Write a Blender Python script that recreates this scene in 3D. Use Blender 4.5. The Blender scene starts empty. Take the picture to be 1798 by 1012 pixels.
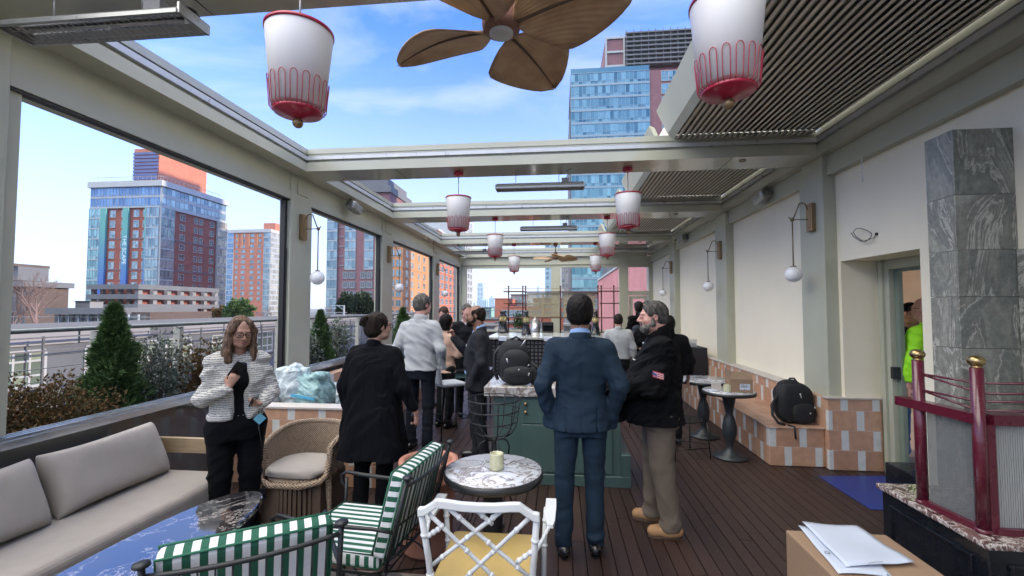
import bpy, bmesh, math, random
import numpy as np
from math import sin, cos, pi, radians, sqrt, atan2
from mathutils import Vector, Matrix, Euler
random.seed(7)
S = bpy.context.scene
C = S.collection
# ---------------- camera ----------------
FPX = 790.0; PITCH = math.atan(34/790); YAW = math.atan(82*cos(PITCH)/790); EYE = 1.70
cd = bpy.data.cameras.new('camera'); cam = bpy.data.objects.new('camera', cd); C.objects.link(cam)
cam.location = (0, 0, EYE); cam.rotation_euler = (pi/2+PITCH, 0, YAW)
cd.sensor_width = 36; cd.lens = 36*FPX/1798; cd.clip_start = 0.05; cd.clip_end = 20000
S.camera = cam
# ---------------- light ----------------
SUN_EL = 16.0; SUN_AZ = 91.0        # azimuth clockwise from +Y (the room axis)
w = bpy.data.worlds.new('World'); S.world = w; w.use_nodes = True
nt = w.node_tree; N = nt.nodes; L = nt.links
bg = N['Background']; sky = N.new('ShaderNodeTexSky'); sky.sky_type = 'NISHITA'; sky.sun_disc = False
sky.sun_elevation = radians(SUN_EL); sky.sun_rotation = radians(SUN_AZ); sky.air_density = 1.0; sky.dust_density = 0.6; sky.ozone_density = 2.5
tc = N.new('ShaderNodeTexCoord'); sep = N.new('ShaderNodeSeparateXYZ'); L.new(tc.outputs['Generated'], sep.inputs[0])
mp = N.new('ShaderNodeMapping'); mp.inputs['Scale'].default_value = (1.0, 1.6, 3.4); mp.inputs['Rotation'].default_value = (0.3, 0.5, 0.4)
L.new(tc.outputs['Generated'], mp.inputs[0])
nz = N.new('ShaderNodeTexNoise'); nz.inputs['Scale'].default_value = 1.7; nz.inputs['Detail'].default_value = 9; nz.inputs['Roughness'].default_value = 0.58; nz.inputs['Distortion'].default_value = 0.5
L.new(mp.outputs[0], nz.inputs['Vector'])
cr = N.new('ShaderNodeValToRGB'); cr.color_ramp.elements[0].position = 0.42; cr.color_ramp.elements[1].position = 0.80
L.new(nz.outputs[0], cr.inputs[0])
hz = N.new('ShaderNodeMapRange'); hz.inputs['From Min'].default_value = 0.02; hz.inputs['From Max'].default_value = 0.58; hz.inputs['To Min'].default_value = 0.80; hz.inputs['To Max'].default_value = 0.0; hz.interpolation_type = 'SMOOTHSTEP'
L.new(sep.outputs['Z'], hz.inputs[0])
mx = N.new('ShaderNodeMath'); mx.operation = 'MAXIMUM'; 
ml = N.new('ShaderNodeMath'); ml.operation = 'MULTIPLY'; ml.inputs[1].default_value = 0.8
L.new(cr.outputs[0], ml.inputs[0]); L.new(ml.outputs[0], mx.inputs[0]); L.new(hz.outputs[0], mx.inputs[1])
mixc = N.new('ShaderNodeMixRGB'); mixc.inputs[2].default_value = (2.0, 2.15, 2.35, 1)
SKYMUL = N.new('ShaderNodeMixRGB'); SKYMUL.blend_type = 'MULTIPLY'; SKYMUL.inputs[0].default_value = 1; SKYMUL.inputs[2].default_value = (0.32, 0.55, 1.10, 1)
L.new(sky.outputs[0], SKYMUL.inputs[1])
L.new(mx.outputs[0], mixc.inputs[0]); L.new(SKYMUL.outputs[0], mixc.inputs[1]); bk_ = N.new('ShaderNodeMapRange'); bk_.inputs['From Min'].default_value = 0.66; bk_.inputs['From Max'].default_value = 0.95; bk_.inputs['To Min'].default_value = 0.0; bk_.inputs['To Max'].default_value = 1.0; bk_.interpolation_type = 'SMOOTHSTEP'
qy = N.new('ShaderNodeMath'); qy.operation = 'MULTIPLY_ADD'; qy.inputs[1].default_value = -0.3; L.new(sep.outputs['Y'], qy.inputs[0]); qx = N.new('ShaderNodeMath'); qx.operation = 'MULTIPLY_ADD'; qx.inputs[1].default_value = -0.38; L.new(sep.outputs['X'], qx.inputs[0]); L.new(sep.outputs['Z'], qx.inputs[2]); L.new(qx.outputs[0], qy.inputs[2]); L.new(qy.outputs[0], bk_.inputs[0])   # unseen bright cloud added overhead, left and behind the camera to light the terrace
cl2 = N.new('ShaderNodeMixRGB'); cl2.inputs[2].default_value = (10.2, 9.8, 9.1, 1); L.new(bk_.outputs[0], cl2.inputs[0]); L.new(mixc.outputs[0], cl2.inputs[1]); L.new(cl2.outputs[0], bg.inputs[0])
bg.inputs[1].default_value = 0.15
sd = bpy.data.lights.new('sun', 'SUN'); sd.energy = 2.0; sd.angle = radians(0.6); sd.color = (1.0, 0.80, 0.58)
sun = bpy.data.objects.new('sun', sd); C.objects.link(sun)
SDIR = Vector((sin(radians(SUN_AZ))*cos(radians(SUN_EL)), cos(radians(SUN_AZ))*cos(radians(SUN_EL)), sin(radians(SUN_EL))))
sun.rotation_euler = SDIR.to_track_quat('Z', 'Y').to_euler(); sun.location = (0, 0, 40)
S.view_settings.view_transform = 'Standard'; S.view_settings.look = 'None'; S.view_settings.exposure = 1.85; S.view_settings.gamma = 1
S.cycles.max_bounces = 8; S.cycles.diffuse_bounces = 4; S.cycles.glossy_bounces = 4; S.cycles.transparent_max_bounces = 16; S.cycles.caustics_reflective = False; S.cycles.caustics_refractive = False
S.cycles.use_denoising = True

# ---------------- pixel helper: reading positions off the plan ----------------
_s, _c, _st, _ct = sin(YAW), cos(YAW), sin(PITCH), cos(PITCH)
_F = Vector((-_s*_ct, _c*_ct, _st)); _R = Vector((_c, _s, 0)); _U = Vector((_s*_st, -_c*_st, _ct))
def at(u, v, X=None, Y=None, Z=None):
    d = _F + _R*((u-899)/FPX) + _U*((506-v)/FPX)
    k = X/d.x if X is not None else (Y/d.y if Y is not None else (Z-EYE)/d.z)
    return Vector((0, 0, EYE)) + d*k

# ---------------- materials ----------------
MATS = {}
def newmat(name):
    m = bpy.data.materials.new(name); m.use_nodes = True; MATS[name] = m
    return m, m.node_tree, m.node_tree.nodes['Principled BSDF']
def nd(t, kind, **kw):
    n = t.nodes.new(kind)
    for k, v in kw.items():
        if k in n.inputs.keys(): n.inputs[k].default_value = v
        else: setattr(n, k, v)
    return n
def coords(t, scale=(1, 1, 1), rot=(0, 0, 0), kind='Object'):
    c = t.nodes.new('ShaderNodeTexCoord'); m = t.nodes.new('ShaderNodeMapping'); m.inputs['Scale'].default_value = scale; m.inputs['Rotation'].default_value = rot
    t.links.new(c.outputs[kind], m.inputs[0]); return m.outputs[0]
def mat(name, col, rough=0.5, metal=0.0, var=0.12, scale=6.0, bump=0.0, bscale=60.0, spec=0.5, coat=0.0, stretch=(1, 1, 1), rvar=0.1, dirt=None, island=0.0, sheen=0.0):
    m, t, b = newmat(name)
    v = coords(t, stretch)
    n = nd(t, 'ShaderNodeTexNoise', Scale=scale, Detail=6.0, Roughness=0.6); t.links.new(v, n.inputs['Vector'])
    r = t.nodes.new('ShaderNodeValToRGB'); e = r.color_ramp.elements
    e[0].position = 0.3; e[1].position = 0.7
    e[0].color = tuple(max(0, c*(1-var)) for c in col)+(1,); e[1].color = tuple(min(1, c*(1+var)) for c in col)+(1,)
    t.links.new(n.outputs[0], r.inputs[0]); out = r.outputs[0]
    if island:
        g = t.nodes.new('ShaderNodeNewGeometry'); mr = nd(t, 'ShaderNodeMapRange'); mr.inputs['To Min'].default_value = 1-island; mr.inputs['To Max'].default_value = 1+island
        t.links.new(g.outputs['Random Per Island'], mr.inputs[0])
        q = t.nodes.new('ShaderNodeMixRGB'); q.blend_type = 'MULTIPLY'; q.inputs[0].default_value = 1
        t.links.new(out, q.inputs[1]); t.links.new(mr.outputs[0], q.inputs[2]); out = q.outputs[0]
    if dirt:
        n2 = nd(t, 'ShaderNodeTexNoise', Scale=scale*0.35, Detail=8.0, Roughness=0.7); t.links.new(v, n2.inputs['Vector'])
        r2 = t.nodes.new('ShaderNodeValToRGB'); r2.color_ramp.elements[0].position = 0.5; r2.color_ramp.elements[1].position = 0.75
        r2.color_ramp.elements[1].color = (0.6, 0.6, 0.6, 1)
        t.links.new(n2.outputs[0], r2.inputs[0])
        q = t.nodes.new('ShaderNodeMixRGB'); q.inputs[2].default_value = tuple(dirt)+(1,)
        t.links.new(r2.outputs[0], q.inputs[0]); t.links.new(out, q.inputs[1]); out = q.outputs[0]
    t.links.new(out, b.inputs['Base Color'])
    mr = nd(t, 'ShaderNodeMapRange'); mr.inputs['To Min'].default_value = max(0.02, rough-rvar); mr.inputs['To Max'].default_value = min(1, rough+rvar)
    t.links.new(n.outputs[0], mr.inputs[0]); t.links.new(mr.outputs[0], b.inputs['Roughness'])
    b.inputs['Metallic'].default_value = metal; b.inputs['Specular IOR Level'].default_value = spec; b.inputs['Coat Weight'].default_value = coat
    if sheen: b.inputs['Sheen Weight'].default_value = sheen; b.inputs['Sheen Roughness'].default_value = 0.6
    if bump:
        n3 = nd(t, 'ShaderNodeTexNoise', Scale=bscale, Detail=4.0); t.links.new(v, n3.inputs['Vector'])
        bp = nd(t, 'ShaderNodeBump', Strength=bump, Distance=0.01); t.links.new(n3.outputs[0], bp.inputs['Height']); t.links.new(bp.outputs[0], b.inputs['Normal'])
    return m
def marble(name, base, veins, vscale=3.0, rough=0.15, thin=0.06, dist=1.6, warp=0.9, light=None):
    m, t, b = newmat(name); v = coords(t)
    n = nd(t, 'ShaderNodeTexNoise', Scale=vscale, Detail=8.0, Roughness=0.62, Distortion=dist); t.links.new(v, n.inputs['Vector'])
    r = t.nodes.new('ShaderNodeValToRGB'); e = r.color_ramp.elements
    e[0].position = 0.5-thin; e[0].color = tuple(base)+(1,); e[1].position = 0.5+thin; e[1].color = tuple(light or base)+(1,)
    k = r.color_ramp.elements.new(0.5); k.color = tuple(veins)+(1,)
    t.links.new(n.outputs[0], r.inputs[0])
    n2 = nd(t, 'ShaderNodeTexNoise', Scale=vscale*4.5, Detail=6.0, Distortion=2.0); t.links.new(v, n2.inputs['Vector'])
    q = t.nodes.new('ShaderNodeMixRGB'); q.blend_type = 'OVERLAY'; q.inputs[0].default_value = 0.45
    t.links.new(r.outputs[0], q.inputs[1]); t.links.new(n2.outputs[0], q.inputs[2]); t.links.new(q.outputs[0], b.inputs['Base Color'])
    b.inputs['Roughness'].default_value = rough
    return m
def stripes(name, c1, c2, pitch, axis=0, duty=0.5, rough=0.85, off=0.0, bump=0.1, alt=None):
    m, t, b = newmat(name); c = t.nodes.new('ShaderNodeTexCoord'); s = t.nodes.new('ShaderNodeSeparateXYZ'); t.links.new(c.outputs['Object'], s.inputs[0])
    a = nd(t, 'ShaderNodeMath', operation='MULTIPLY_ADD'); a.inputs[1].default_value = 1/pitch; a.inputs[2].default_value = 100.0+off
    if alt is None: t.links.new(s.outputs[axis], a.inputs[0])
    else:      # the boxing strip on the sides is cut across the stripes
        sn = t.nodes.new('ShaderNodeSeparateXYZ'); t.links.new(c.outputs['Normal'], sn.inputs[0]); ab = nd(t, 'ShaderNodeMath', operation='ABSOLUTE'); t.links.new(sn.outputs[0], ab.inputs[0])
        gt = nd(t, 'ShaderNodeMath', operation='GREATER_THAN'); gt.inputs[1].default_value = 0.75; t.links.new(ab.outputs[0], gt.inputs[0]); mf = t.nodes.new('ShaderNodeMix'); t.links.new(gt.outputs[0], mf.inputs[0]); t.links.new(s.outputs[axis], mf.inputs[2]); t.links.new(s.outputs[alt], mf.inputs[3]); t.links.new(mf.outputs[0], a.inputs[0])
    f = nd(t, 'ShaderNodeMath', operation='FRACT'); t.links.new(a.outputs[0], f.inputs[0])
    g = nd(t, 'ShaderNodeMath', operation='LESS_THAN'); g.inputs[1].default_value = duty; t.links.new(f.outputs[0], g.inputs[0])
    q = t.nodes.new('ShaderNodeMixRGB'); q.inputs[1].default_value = tuple(c1)+(1,); q.inputs[2].default_value = tuple(c2)+(1,); t.links.new(g.outputs[0], q.inputs[0])
    n = nd(t, 'ShaderNodeTexNoise', Scale=30.0, Detail=5.0); t.links.new(c.outputs['Object'], n.inputs['Vector'])
    mu = t.nodes.new('ShaderNodeMixRGB'); mu.blend_type = 'OVERLAY'; mu.inputs[0].default_value = 0.18; t.links.new(q.outputs[0], mu.inputs[1]); t.links.new(n.outputs[0], mu.inputs[2])
    t.links.new(mu.outputs[0], b.inputs['Base Color']); b.inputs['Roughness'].default_value = rough
    n3 = nd(t, 'ShaderNodeTexNoise', Scale=400.0); t.links.new(c.outputs['Object'], n3.inputs['Vector'])
    bp = nd(t, 'ShaderNodeBump', Strength=bump, Distance=0.002); t.links.new(n3.outputs[0], bp.inputs['Height']); t.links.new(bp.outputs[0], b.inputs['Normal'])
    return m
def glass(name, col=(0.9, 0.95, 0.95), alpha=0.25, rough=0.02, spec=0.6):
    m, t, b = newmat(name)
    b.inputs['Base Color'].default_value = tuple(col)+(1,); b.inputs['Roughness'].default_value = rough; b.inputs['Alpha'].default_value = alpha; b.inputs['Specular IOR Level'].default_value = spec
    return m
def fabric_tweed(name, a, c, scale=90.0, stretch=(1, 1, 2.2)):
    m, t, b = newmat(name); v = coords(t, stretch)
    w_ = t.nodes.new('ShaderNodeTexWave'); w_.bands_direction = 'Z'; w_.inputs['Scale'].default_value = scale*0.085; w_.inputs['Distortion'].default_value = 2.2; w_.inputs['Detail'].default_value = 3; w_.inputs['Detail Scale'].default_value = 3.5
    t.links.new(v, w_.inputs['Vector'])
    n = nd(t, 'ShaderNodeTexNoise', Scale=scale, Detail=3.0); t.links.new(v, n.inputs['Vector'])
    q = t.nodes.new('ShaderNodeMixRGB'); q.inputs[0].default_value = 0.74; t.links.new(w_.outputs[0], q.inputs[1]); t.links.new(n.outputs[0], q.inputs[2])
    r = t.nodes.new('ShaderNodeValToRGB'); r.color_ramp.elements[0].position = 0.36; r.color_ramp.elements[1].position = 0.52
    r.color_ramp.elements[0].color = tuple(a)+(1,); r.color_ramp.elements[1].color = tuple(c)+(1,)
    t.links.new(q.outputs[0], r.inputs[0]); t.links.new(r.outputs[0], b.inputs['Base Color']); b.inputs['Roughness'].default_value = 0.95
    bp = nd(t, 'ShaderNodeBump', Strength=0.6, Distance=0.004); t.links.new(q.outputs[0], bp.inputs['Height']); t.links.new(bp.outputs[0], b.inputs['Normal'])
    return m
def brickmat(name, c1, c2, mortar, sx=1.0, rough=0.85, bw=0.24, bh=0.075, off=0.5, mort=0.012, uvmix=True):
    """bricks laid by object coordinates: x+y along the wall, z up"""
    m, t, b = newmat(name); c = t.nodes.new('ShaderNodeTexCoord'); s = t.nodes.new('ShaderNodeSeparateXYZ'); t.links.new(c.outputs['Object'], s.inputs[0])
    a = nd(t, 'ShaderNodeMath', operation='ADD'); t.links.new(s.outputs[0], a.inputs[0]); t.links.new(s.outputs[1], a.inputs[1])
    cb = t.nodes.new('ShaderNodeCombineXYZ'); t.links.new(a.outputs[0], cb.inputs[0]); t.links.new(s.outputs[2], cb.inputs[1])
    k = t.nodes.new('ShaderNodeTexBrick'); k.inputs['Scale'].default_value = 1.0; k.inputs['Brick Width'].default_value = bw; k.inputs['Row Height'].default_value = bh
    k.inputs['Mortar Size'].default_value = mort; k.offset = off
    k.inputs['Color1'].default_value = tuple(c1)+(1,); k.inputs['Color2'].default_value = tuple(c2)+(1,); k.inputs['Mortar'].default_value = tuple(mortar)+(1,)
    t.links.new(cb.outputs[0], k.inputs['Vector'])
    n = nd(t, 'ShaderNodeTexNoise', Scale=0.35, Detail=8.0, Roughness=0.7); t.links.new(c.outputs['Object'], n.inputs['Vector'])
    mu = t.nodes.new('ShaderNodeMixRGB'); mu.blend_type = 'OVERLAY'; mu.inputs[0].default_value = 0.35; t.links.new(k.outputs[0], mu.inputs[1]); t.links.new(n.outputs[0], mu.inputs[2])
    t.links.new(mu.outputs[0], b.inputs['Base Color']); b.inputs['Roughness'].default_value = rough
    return m
def facade_glass(name, c1, c2, scale=0.35, rough=0.08, metal=0.0, spec=0.9):
    """window glass: reflective, every pane a little different"""
    m, t, b = newmat(name); c = t.nodes.new('ShaderNodeTexCoord'); v = nd(t, 'ShaderNodeTexWhiteNoise'); 
    g = t.nodes.new('ShaderNodeNewGeometry'); oi = t.nodes.new('ShaderNodeObjectInfo')
    ad = nd(t, 'ShaderNodeMath', operation='ADD'); t.links.new(g.outputs['Random Per Island'], ad.inputs[0]); t.links.new(oi.outputs['Random'], ad.inputs[1])
    v.noise_dimensions = '1D'; t.links.new(ad.outputs[0], v.inputs['W'])
    q = t.nodes.new('ShaderNodeMixRGB'); q.inputs[1].default_value = tuple(c1)+(1,); q.inputs[2].default_value = tuple(c2)+(1,); t.links.new(v.outputs['Value'], q.inputs[0])
    t.links.new(q.outputs[0], b.inputs['Base Color']); b.inputs['Roughness'].default_value = rough; b.inputs['Specular IOR Level'].default_value = spec; b.inputs['Metallic'].default_value = metal
    return m

# ---------------- objects ----------------
def tag(o, label=None, cat=None, group=None, kind=None):
    if label: o['label'] = label
    if cat: o['category'] = cat
    if group: o['group'] = group
    if kind: o['kind'] = kind
    return o
def thing(name, label, cat, loc=(0, 0, 0), rz=0.0, group=None):
    o = bpy.data.objects.new(name, None); C.objects.link(o); o.location = loc; o.rotation_euler = (0, 0, rz); o.empty_display_size = 0.1
    return tag(o, label, cat, group)
def origin(o):
    v = Vector((0, 0, 0))
    while o is not None: v += o.location; o = o.parent
    return v
def kids(o): return [c for c in bpy.data.objects if c.parent == o]
def dup(o, loc=None, rz=None, label=None, parent=None, tree=None):
    if tree is None:
        tree = {}
        for c in bpy.data.objects:
            if c.parent: tree.setdefault(c.parent.name, []).append(c)
    r = o.copy(); C.objects.link(r)
    if parent is not None: r.parent = parent
    if loc is not None: r.location = loc
    if rz is not None: r.rotation_euler = (0, 0, rz)
    if label: r['label'] = label
    for ch in tree.get(o.name, []): dup(ch, parent=r, tree=tree)
    return r
class MB:
    def __init__(s): s.v = []; s.f = []; s.m = []; s.cm = 0; s.sm = []; s.smooth = False
    def add(s, vs, fs, smooth=None):
        o = len(s.v); s.v += [tuple(p) for p in vs]
        for f in fs: s.f.append(tuple(i+o for i in f)); s.m.append(s.cm); s.sm.append(s.smooth if smooth is None else smooth)
        return s
    def box(s, x0, y0, z0, x1, y1, z1, rz=0.0, c=None):
        if x0 > x1: x0, x1 = x1, x0
        if y0 > y1: y0, y1 = y1, y0
        if z0 > z1: z0, z1 = z1, z0
        vs = [(x, y, z) for z in (z0, z1) for (x, y) in ((x0, y0), (x1, y0), (x1, y1), (x0, y1))]
        if rz:
            cx, cy = c if c else ((x0+x1)/2, (y0+y1)/2); a, b = cos(rz), sin(rz)
            vs = [(cx+(x-cx)*a-(y-cy)*b, cy+(x-cx)*b+(y-cy)*a, z) for x, y, z in vs]
        return s.add(vs, [(0, 3, 2, 1), (4, 5, 6, 7), (0, 1, 5, 4), (1, 2, 6, 5), (2, 3, 7, 6), (3, 0, 4, 7)], False)
    def beam(s, a, b, w_, h, up=(0, 0, 1)):
        a = Vector(a); b = Vector(b); d = (b-a).normalized(); u = Vector(up); r = d.cross(u)
        if r.length < 1e-4: r = d.cross(Vector((0, 1, 0)))
        r.normalize(); u = r.cross(d)
        vs = [p+r*i*w_/2+u*j*h/2 for p in (a, b) for (i, j) in ((-1, -1), (1, -1), (1, 1), (-1, 1))]
        return s.add(vs, [(3, 2, 1, 0), (4, 5, 6, 7), (0, 1, 5, 4), (1, 2, 6, 5), (2, 3, 7, 6), (3, 0, 4, 7)], False)
    def tube(s, pts, r, n=8, closed=False, cap=True):
        P = [Vector(p) for p in pts]; m = len(P); R = r if isinstance(r, (list, tuple)) else [r]*m
        vs = []; pr = None
        for i in range(m):
            if closed: d = P[(i+1) % m]-P[i-1]
            else: d = P[min(i+1, m-1)]-P[max(i-1, 0)]
            d.normalize()
            if pr is None:
                a = Vector((0, 0, 1)) if abs(d.z) < 0.9 else Vector((1, 0, 0)); x = d.cross(a).normalized()
            else: x = (pr-d*pr.dot(d)).normalized()
            pr = x; y = d.cross(x)
            vs += [P[i]+(x*cos(2*pi*k/n)+y*sin(2*pi*k/n))*R[i] for k in range(n)]
        fs = []
        for i in range(m if closed else m-1):
            a = i*n; b = ((i+1) % m)*n
            fs += [(a+k, a+(k+1) % n, b+(k+1) % n, b+k) for k in range(n)]
        if cap and not closed: fs += [tuple(range(n-1, -1, -1)), tuple((m-1)*n+k for k in range(n))]
        return s.add(vs, fs, True)
    def lathe(s, prof, n=32, c=(0, 0, 0), smooth=True):
        vs = []; fs = []
        for (r, z) in prof: vs += [(c[0]+r*cos(2*pi*k/n), c[1]+r*sin(2*pi*k/n), c[2]+z) for k in range(n)]
        for i in range(len(prof)-1):
            fs += [(i*n+k, i*n+(k+1) % n, (i+1)*n+(k+1) % n, (i+1)*n+k) for k in range(n)]
        if prof[0][0] > 1e-5: fs.append(tuple(range(n-1, -1, -1)))
        if prof[-1][0] > 1e-5: fs.append(tuple((len(prof)-1)*n+k for k in range(n)))
        return s.add(vs, fs, smooth)
    def cyl(s, c, r, h, n=24, r2=None): return s.lathe([(r, 0), (r if r2 is None else r2, h)], n, c)
    def ball(s, c, r, n=20, sz=1.0):
        return s.lathe([(r*sin(pi*i/(n//2))+1e-6, -r*sz*cos(pi*i/(n//2))) for i in range(n//2+1)], n, c)
    def prism(s, poly, z0, z1):
        n = len(poly); vs = [(x, y, z0) for x, y in poly]+[(x, y, z1) for x, y in poly]
        return s.add(vs, [tuple(range(n-1, -1, -1)), tuple(range(n, 2*n))]+[(k, (k+1) % n, n+(k+1) % n, n+k) for k in range(n)], False)
    def quad(s, a, b, c, d): return s.add([a, b, c, d], [(0, 1, 2, 3)], False)
    def xf(s, M, i0=0):
        for i in range(i0, len(s.v)): s.v[i] = tuple(M @ Vector(s.v[i]))
        return s
    def build(s, name, mats, parent=None, bevel=0.0, seg=2, subsurf=0, weld=False, angle=None):
        me = bpy.data.meshes.new(name); o3 = origin(parent)
        V = [(x-o3.x, y-o3.y, z-o3.z) for x, y, z in s.v]
        me.from_pydata(V, [], s.f)
        if not isinstance(mats, (list, tuple)): mats = [mats]
        for m in mats: me.materials.append(MATS[m] if isinstance(m, str) else m)
        me.polygons.foreach_set('material_index', s.m); me.polygons.foreach_set('use_smooth', s.sm)
        if weld or bevel:
            bm = bmesh.new(); bm.from_mesh(me); bmesh.ops.remove_doubles(bm, verts=bm.verts, dist=1e-5)
            if bevel:
                es = [e for e in bm.edges if len(e.link_faces) == 2 and e.calc_face_angle(0) > 0.6]
                bmesh.ops.bevel(bm, geom=es, offset=bevel, segments=seg, affect='EDGES', profile=0.5, clamp_overlap=True)
            bm.to_mesh(me); bm.free()
        me.update()
        o = bpy.data.objects.new(name, me); C.objects.link(o); o.parent = parent
        if subsurf: md = o.modifiers.new('s', 'SUBSURF'); md.levels = md.render_levels = subsurf
        return o
def solo(o, label, cat, group=None):
    return tag(o, label, cat, group)
def text_mesh(name, s, size, mat_, loc, rot, parent=None, ext=0.004, align='CENTER'):
    cu = bpy.data.curves.new(name, 'FONT'); cu.body = s; cu.size = size; cu.extrude = ext; cu.align_x = align; cu.align_y = 'CENTER'
    t = bpy.data.objects.new(name, cu); C.objects.link(t)
    me = bpy.data.meshes.new_from_object(t); bpy.data.objects.remove(t); me.materials.append(MATS[mat_])
    o = bpy.data.objects.new(name, me); C.objects.link(o); o.parent = parent; o.location = Vector(loc)-origin(parent); o.rotation_euler = rot
    return o
# ================= materials of the place =================
mat('frame_paint', (0.46, 0.47, 0.375), 0.42, var=0.05, scale=3, rvar=0.08)
mat('frame_gloss', (0.45, 0.455, 0.37), 0.14, var=0.05, scale=2, rvar=0.05, coat=0.5)
mat('alu_lip', (0.55, 0.57, 0.58), 0.3, 0.3, var=0.06, scale=8)
mat('black_rubber', (0.012, 0.012, 0.014), 0.5, var=0.2)
mat('louvre_grey', (0.68, 0.65, 0.58), 0.4, var=0.06, scale=5, island=0.06)
mat('block_plate_grey', (0.20, 0.19, 0.17), 0.7, var=0.1)
mat('plaster', (0.90, 0.835, 0.665), 0.85, var=0.025, scale=1.3, bump=0.15, bscale=120, dirt=(0.83, 0.77, 0.63))
mat('deck_wood', (0.034, 0.018, 0.0145), 0.42, var=0.28, scale=5, stretch=(14, 0.6, 1), island=0.28, bump=0.25, bscale=30, dirt=(0.050, 0.034, 0.029), rvar=0.12)
mat('deck_under', (0.006, 0.005, 0.005), 0.9)
mat('parapet_alu', (0.50, 0.55, 0.60), 0.22, 0.75, var=0.06, scale=20)
mat('rail_steel', (0.15, 0.17, 0.185), 0.35, 0.5, var=0.1, scale=12)
mat('post_paint', (0.36, 0.365, 0.33), 0.5, var=0.06)
mat('door_green', (0.20, 0.25, 0.20), 0.45, var=0.08)
mat('interior_tan', (0.62, 0.40, 0.19), 0.6, var=0.08)
mat('interior_cream', (0.66, 0.58, 0.46), 0.8, var=0.04)
mat('interior_floor', (0.25, 0.2, 0.16), 0.6)
mat('brass', (0.30, 0.21, 0.12), 0.38, 0.7, var=0.12, scale=25)
mat('brass_dark', (0.22, 0.16, 0.09), 0.42, 0.8, var=0.15, scale=25)
mat('opal', (0.86, 0.87, 0.90), 0.25, var=0.01)
mat('iron_black', (0.018, 0.02, 0.022), 0.42, 0.3, var=0.2, scale=20, rvar=0.12)
glass('parapet_glass', (0.10, 0.105, 0.11), 0.86, 0.05, 0.8)
def tilemat(name, h=0.205, wp=0.235, ww=0.075):
    m, t, b = newmat(name); c = t.nodes.new('ShaderNodeTexCoord'); s = t.nodes.new('ShaderNodeSeparateXYZ'); t.links.new(c.outputs['Object'], s.inputs[0])
    def M(op, *a, **k):
        n = nd(t, 'ShaderNodeMath', operation=op)
        for i, q in enumerate(a):
            if isinstance(q, (int, float)): n.inputs[i].default_value = q
            else: t.links.new(q, n.inputs[i])
        return n.outputs[0]
    g = t.nodes.new('ShaderNodeNewGeometry'); gs = t.nodes.new('ShaderNodeSeparateXYZ'); t.links.new(g.outputs['Normal'], gs.inputs[0])
    top = M('GREATER_THAN', gs.outputs[2], 0.5)
    xy = M('ADD', s.outputs[0], s.outputs[1])
    # on a top face rows run along x, else along z
    zz = M('ADD', M('MULTIPLY', s.outputs[2], M('SUBTRACT', 1.0, top)), M('MULTIPLY', s.outputs[0], top))
    hh = M('ADD', M('MULTIPLY', xy, M('SUBTRACT', 1.0, top)), M('MULTIPLY', s.outputs[1], top))
    rz = M('DIVIDE', M('ADD', zz, 40*h+0.0001), h); row = M('FLOOR', rz); fz = M('FRACT', rz)
    P = wp+ww
    cx = M('DIVIDE', M('ADD', M('ADD', hh, 50*P), M('MULTIPLY', row, P*0.5)), P); col = M('FLOOR', cx); fx = M('FRACT', cx)
    isw = M('MULTIPLY', M('LESS_THAN', fx, ww/P), M('SUBTRACT', 1.0, top))
    g1 = M('LESS_THAN', fz, 0.018); g2 = M('LESS_THAN', M('ABSOLUTE', M('SUBTRACT', fx, ww/P)), 0.008); g3 = M('LESS_THAN', fx, 0.01)
    gr = M('MAXIMUM', g1, M('MAXIMUM', g2, g3))
    wn = nd(t, 'ShaderNodeTexWhiteNoise'); wn.noise_dimensions = '2D'; cb = t.nodes.new('ShaderNodeCombineXYZ'); t.links.new(row, cb.inputs[0]); t.links.new(col, cb.inputs[1]); t.links.new(cb.outputs[0], wn.inputs['Vector'])
    r = t.nodes.new('ShaderNodeValToRGB'); r.color_ramp.elements[0].color = (0.40, 0.225, 0.145, 1); r.color_ramp.elements[1].color = (0.55, 0.335, 0.225, 1); t.links.new(wn.outputs[0], r.inputs[0])
    q = t.nodes.new('ShaderNodeMixRGB'); t.links.new(isw, q.inputs[0]); t.links.new(r.outputs[0], q.inputs[1]); q.inputs[2].default_value = (0.60, 0.63, 0.63, 1)
    q2 = t.nodes.new('ShaderNodeMixRGB'); t.links.new(gr, q2.inputs[0]); t.links.new(q.outputs[0], q2.inputs[1]); q2.inputs[2].default_value = (0.55, 0.45, 0.38, 1)
    n = nd(t, 'ShaderNodeTexNoise', Scale=14.0, Detail=6.0); t.links.new(c.outputs['Object'], n.inputs['Vector'])
    mu = t.nodes.new('ShaderNodeMixRGB'); mu.blend_type = 'OVERLAY'; mu.inputs[0].default_value = 0.3; t.links.new(q2.outputs[0], mu.inputs[1]); t.links.new(n.outputs[0], mu.inputs[2])
    t.links.new(mu.outputs[0], b.inputs['Base Color']); b.inputs['Roughness'].default_value = 0.38
    bp = nd(t, 'ShaderNodeBump', Strength=0.5, Distance=0.004); t.links.new(M('SUBTRACT', 1.0, gr), bp.inputs['Height']); t.links.new(bp.outputs[0], b.inputs['Normal'])
    return m
tilemat('tile')
mat('tile_cap', (0.52, 0.48, 0.44), 0.4, var=0.08)

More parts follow.
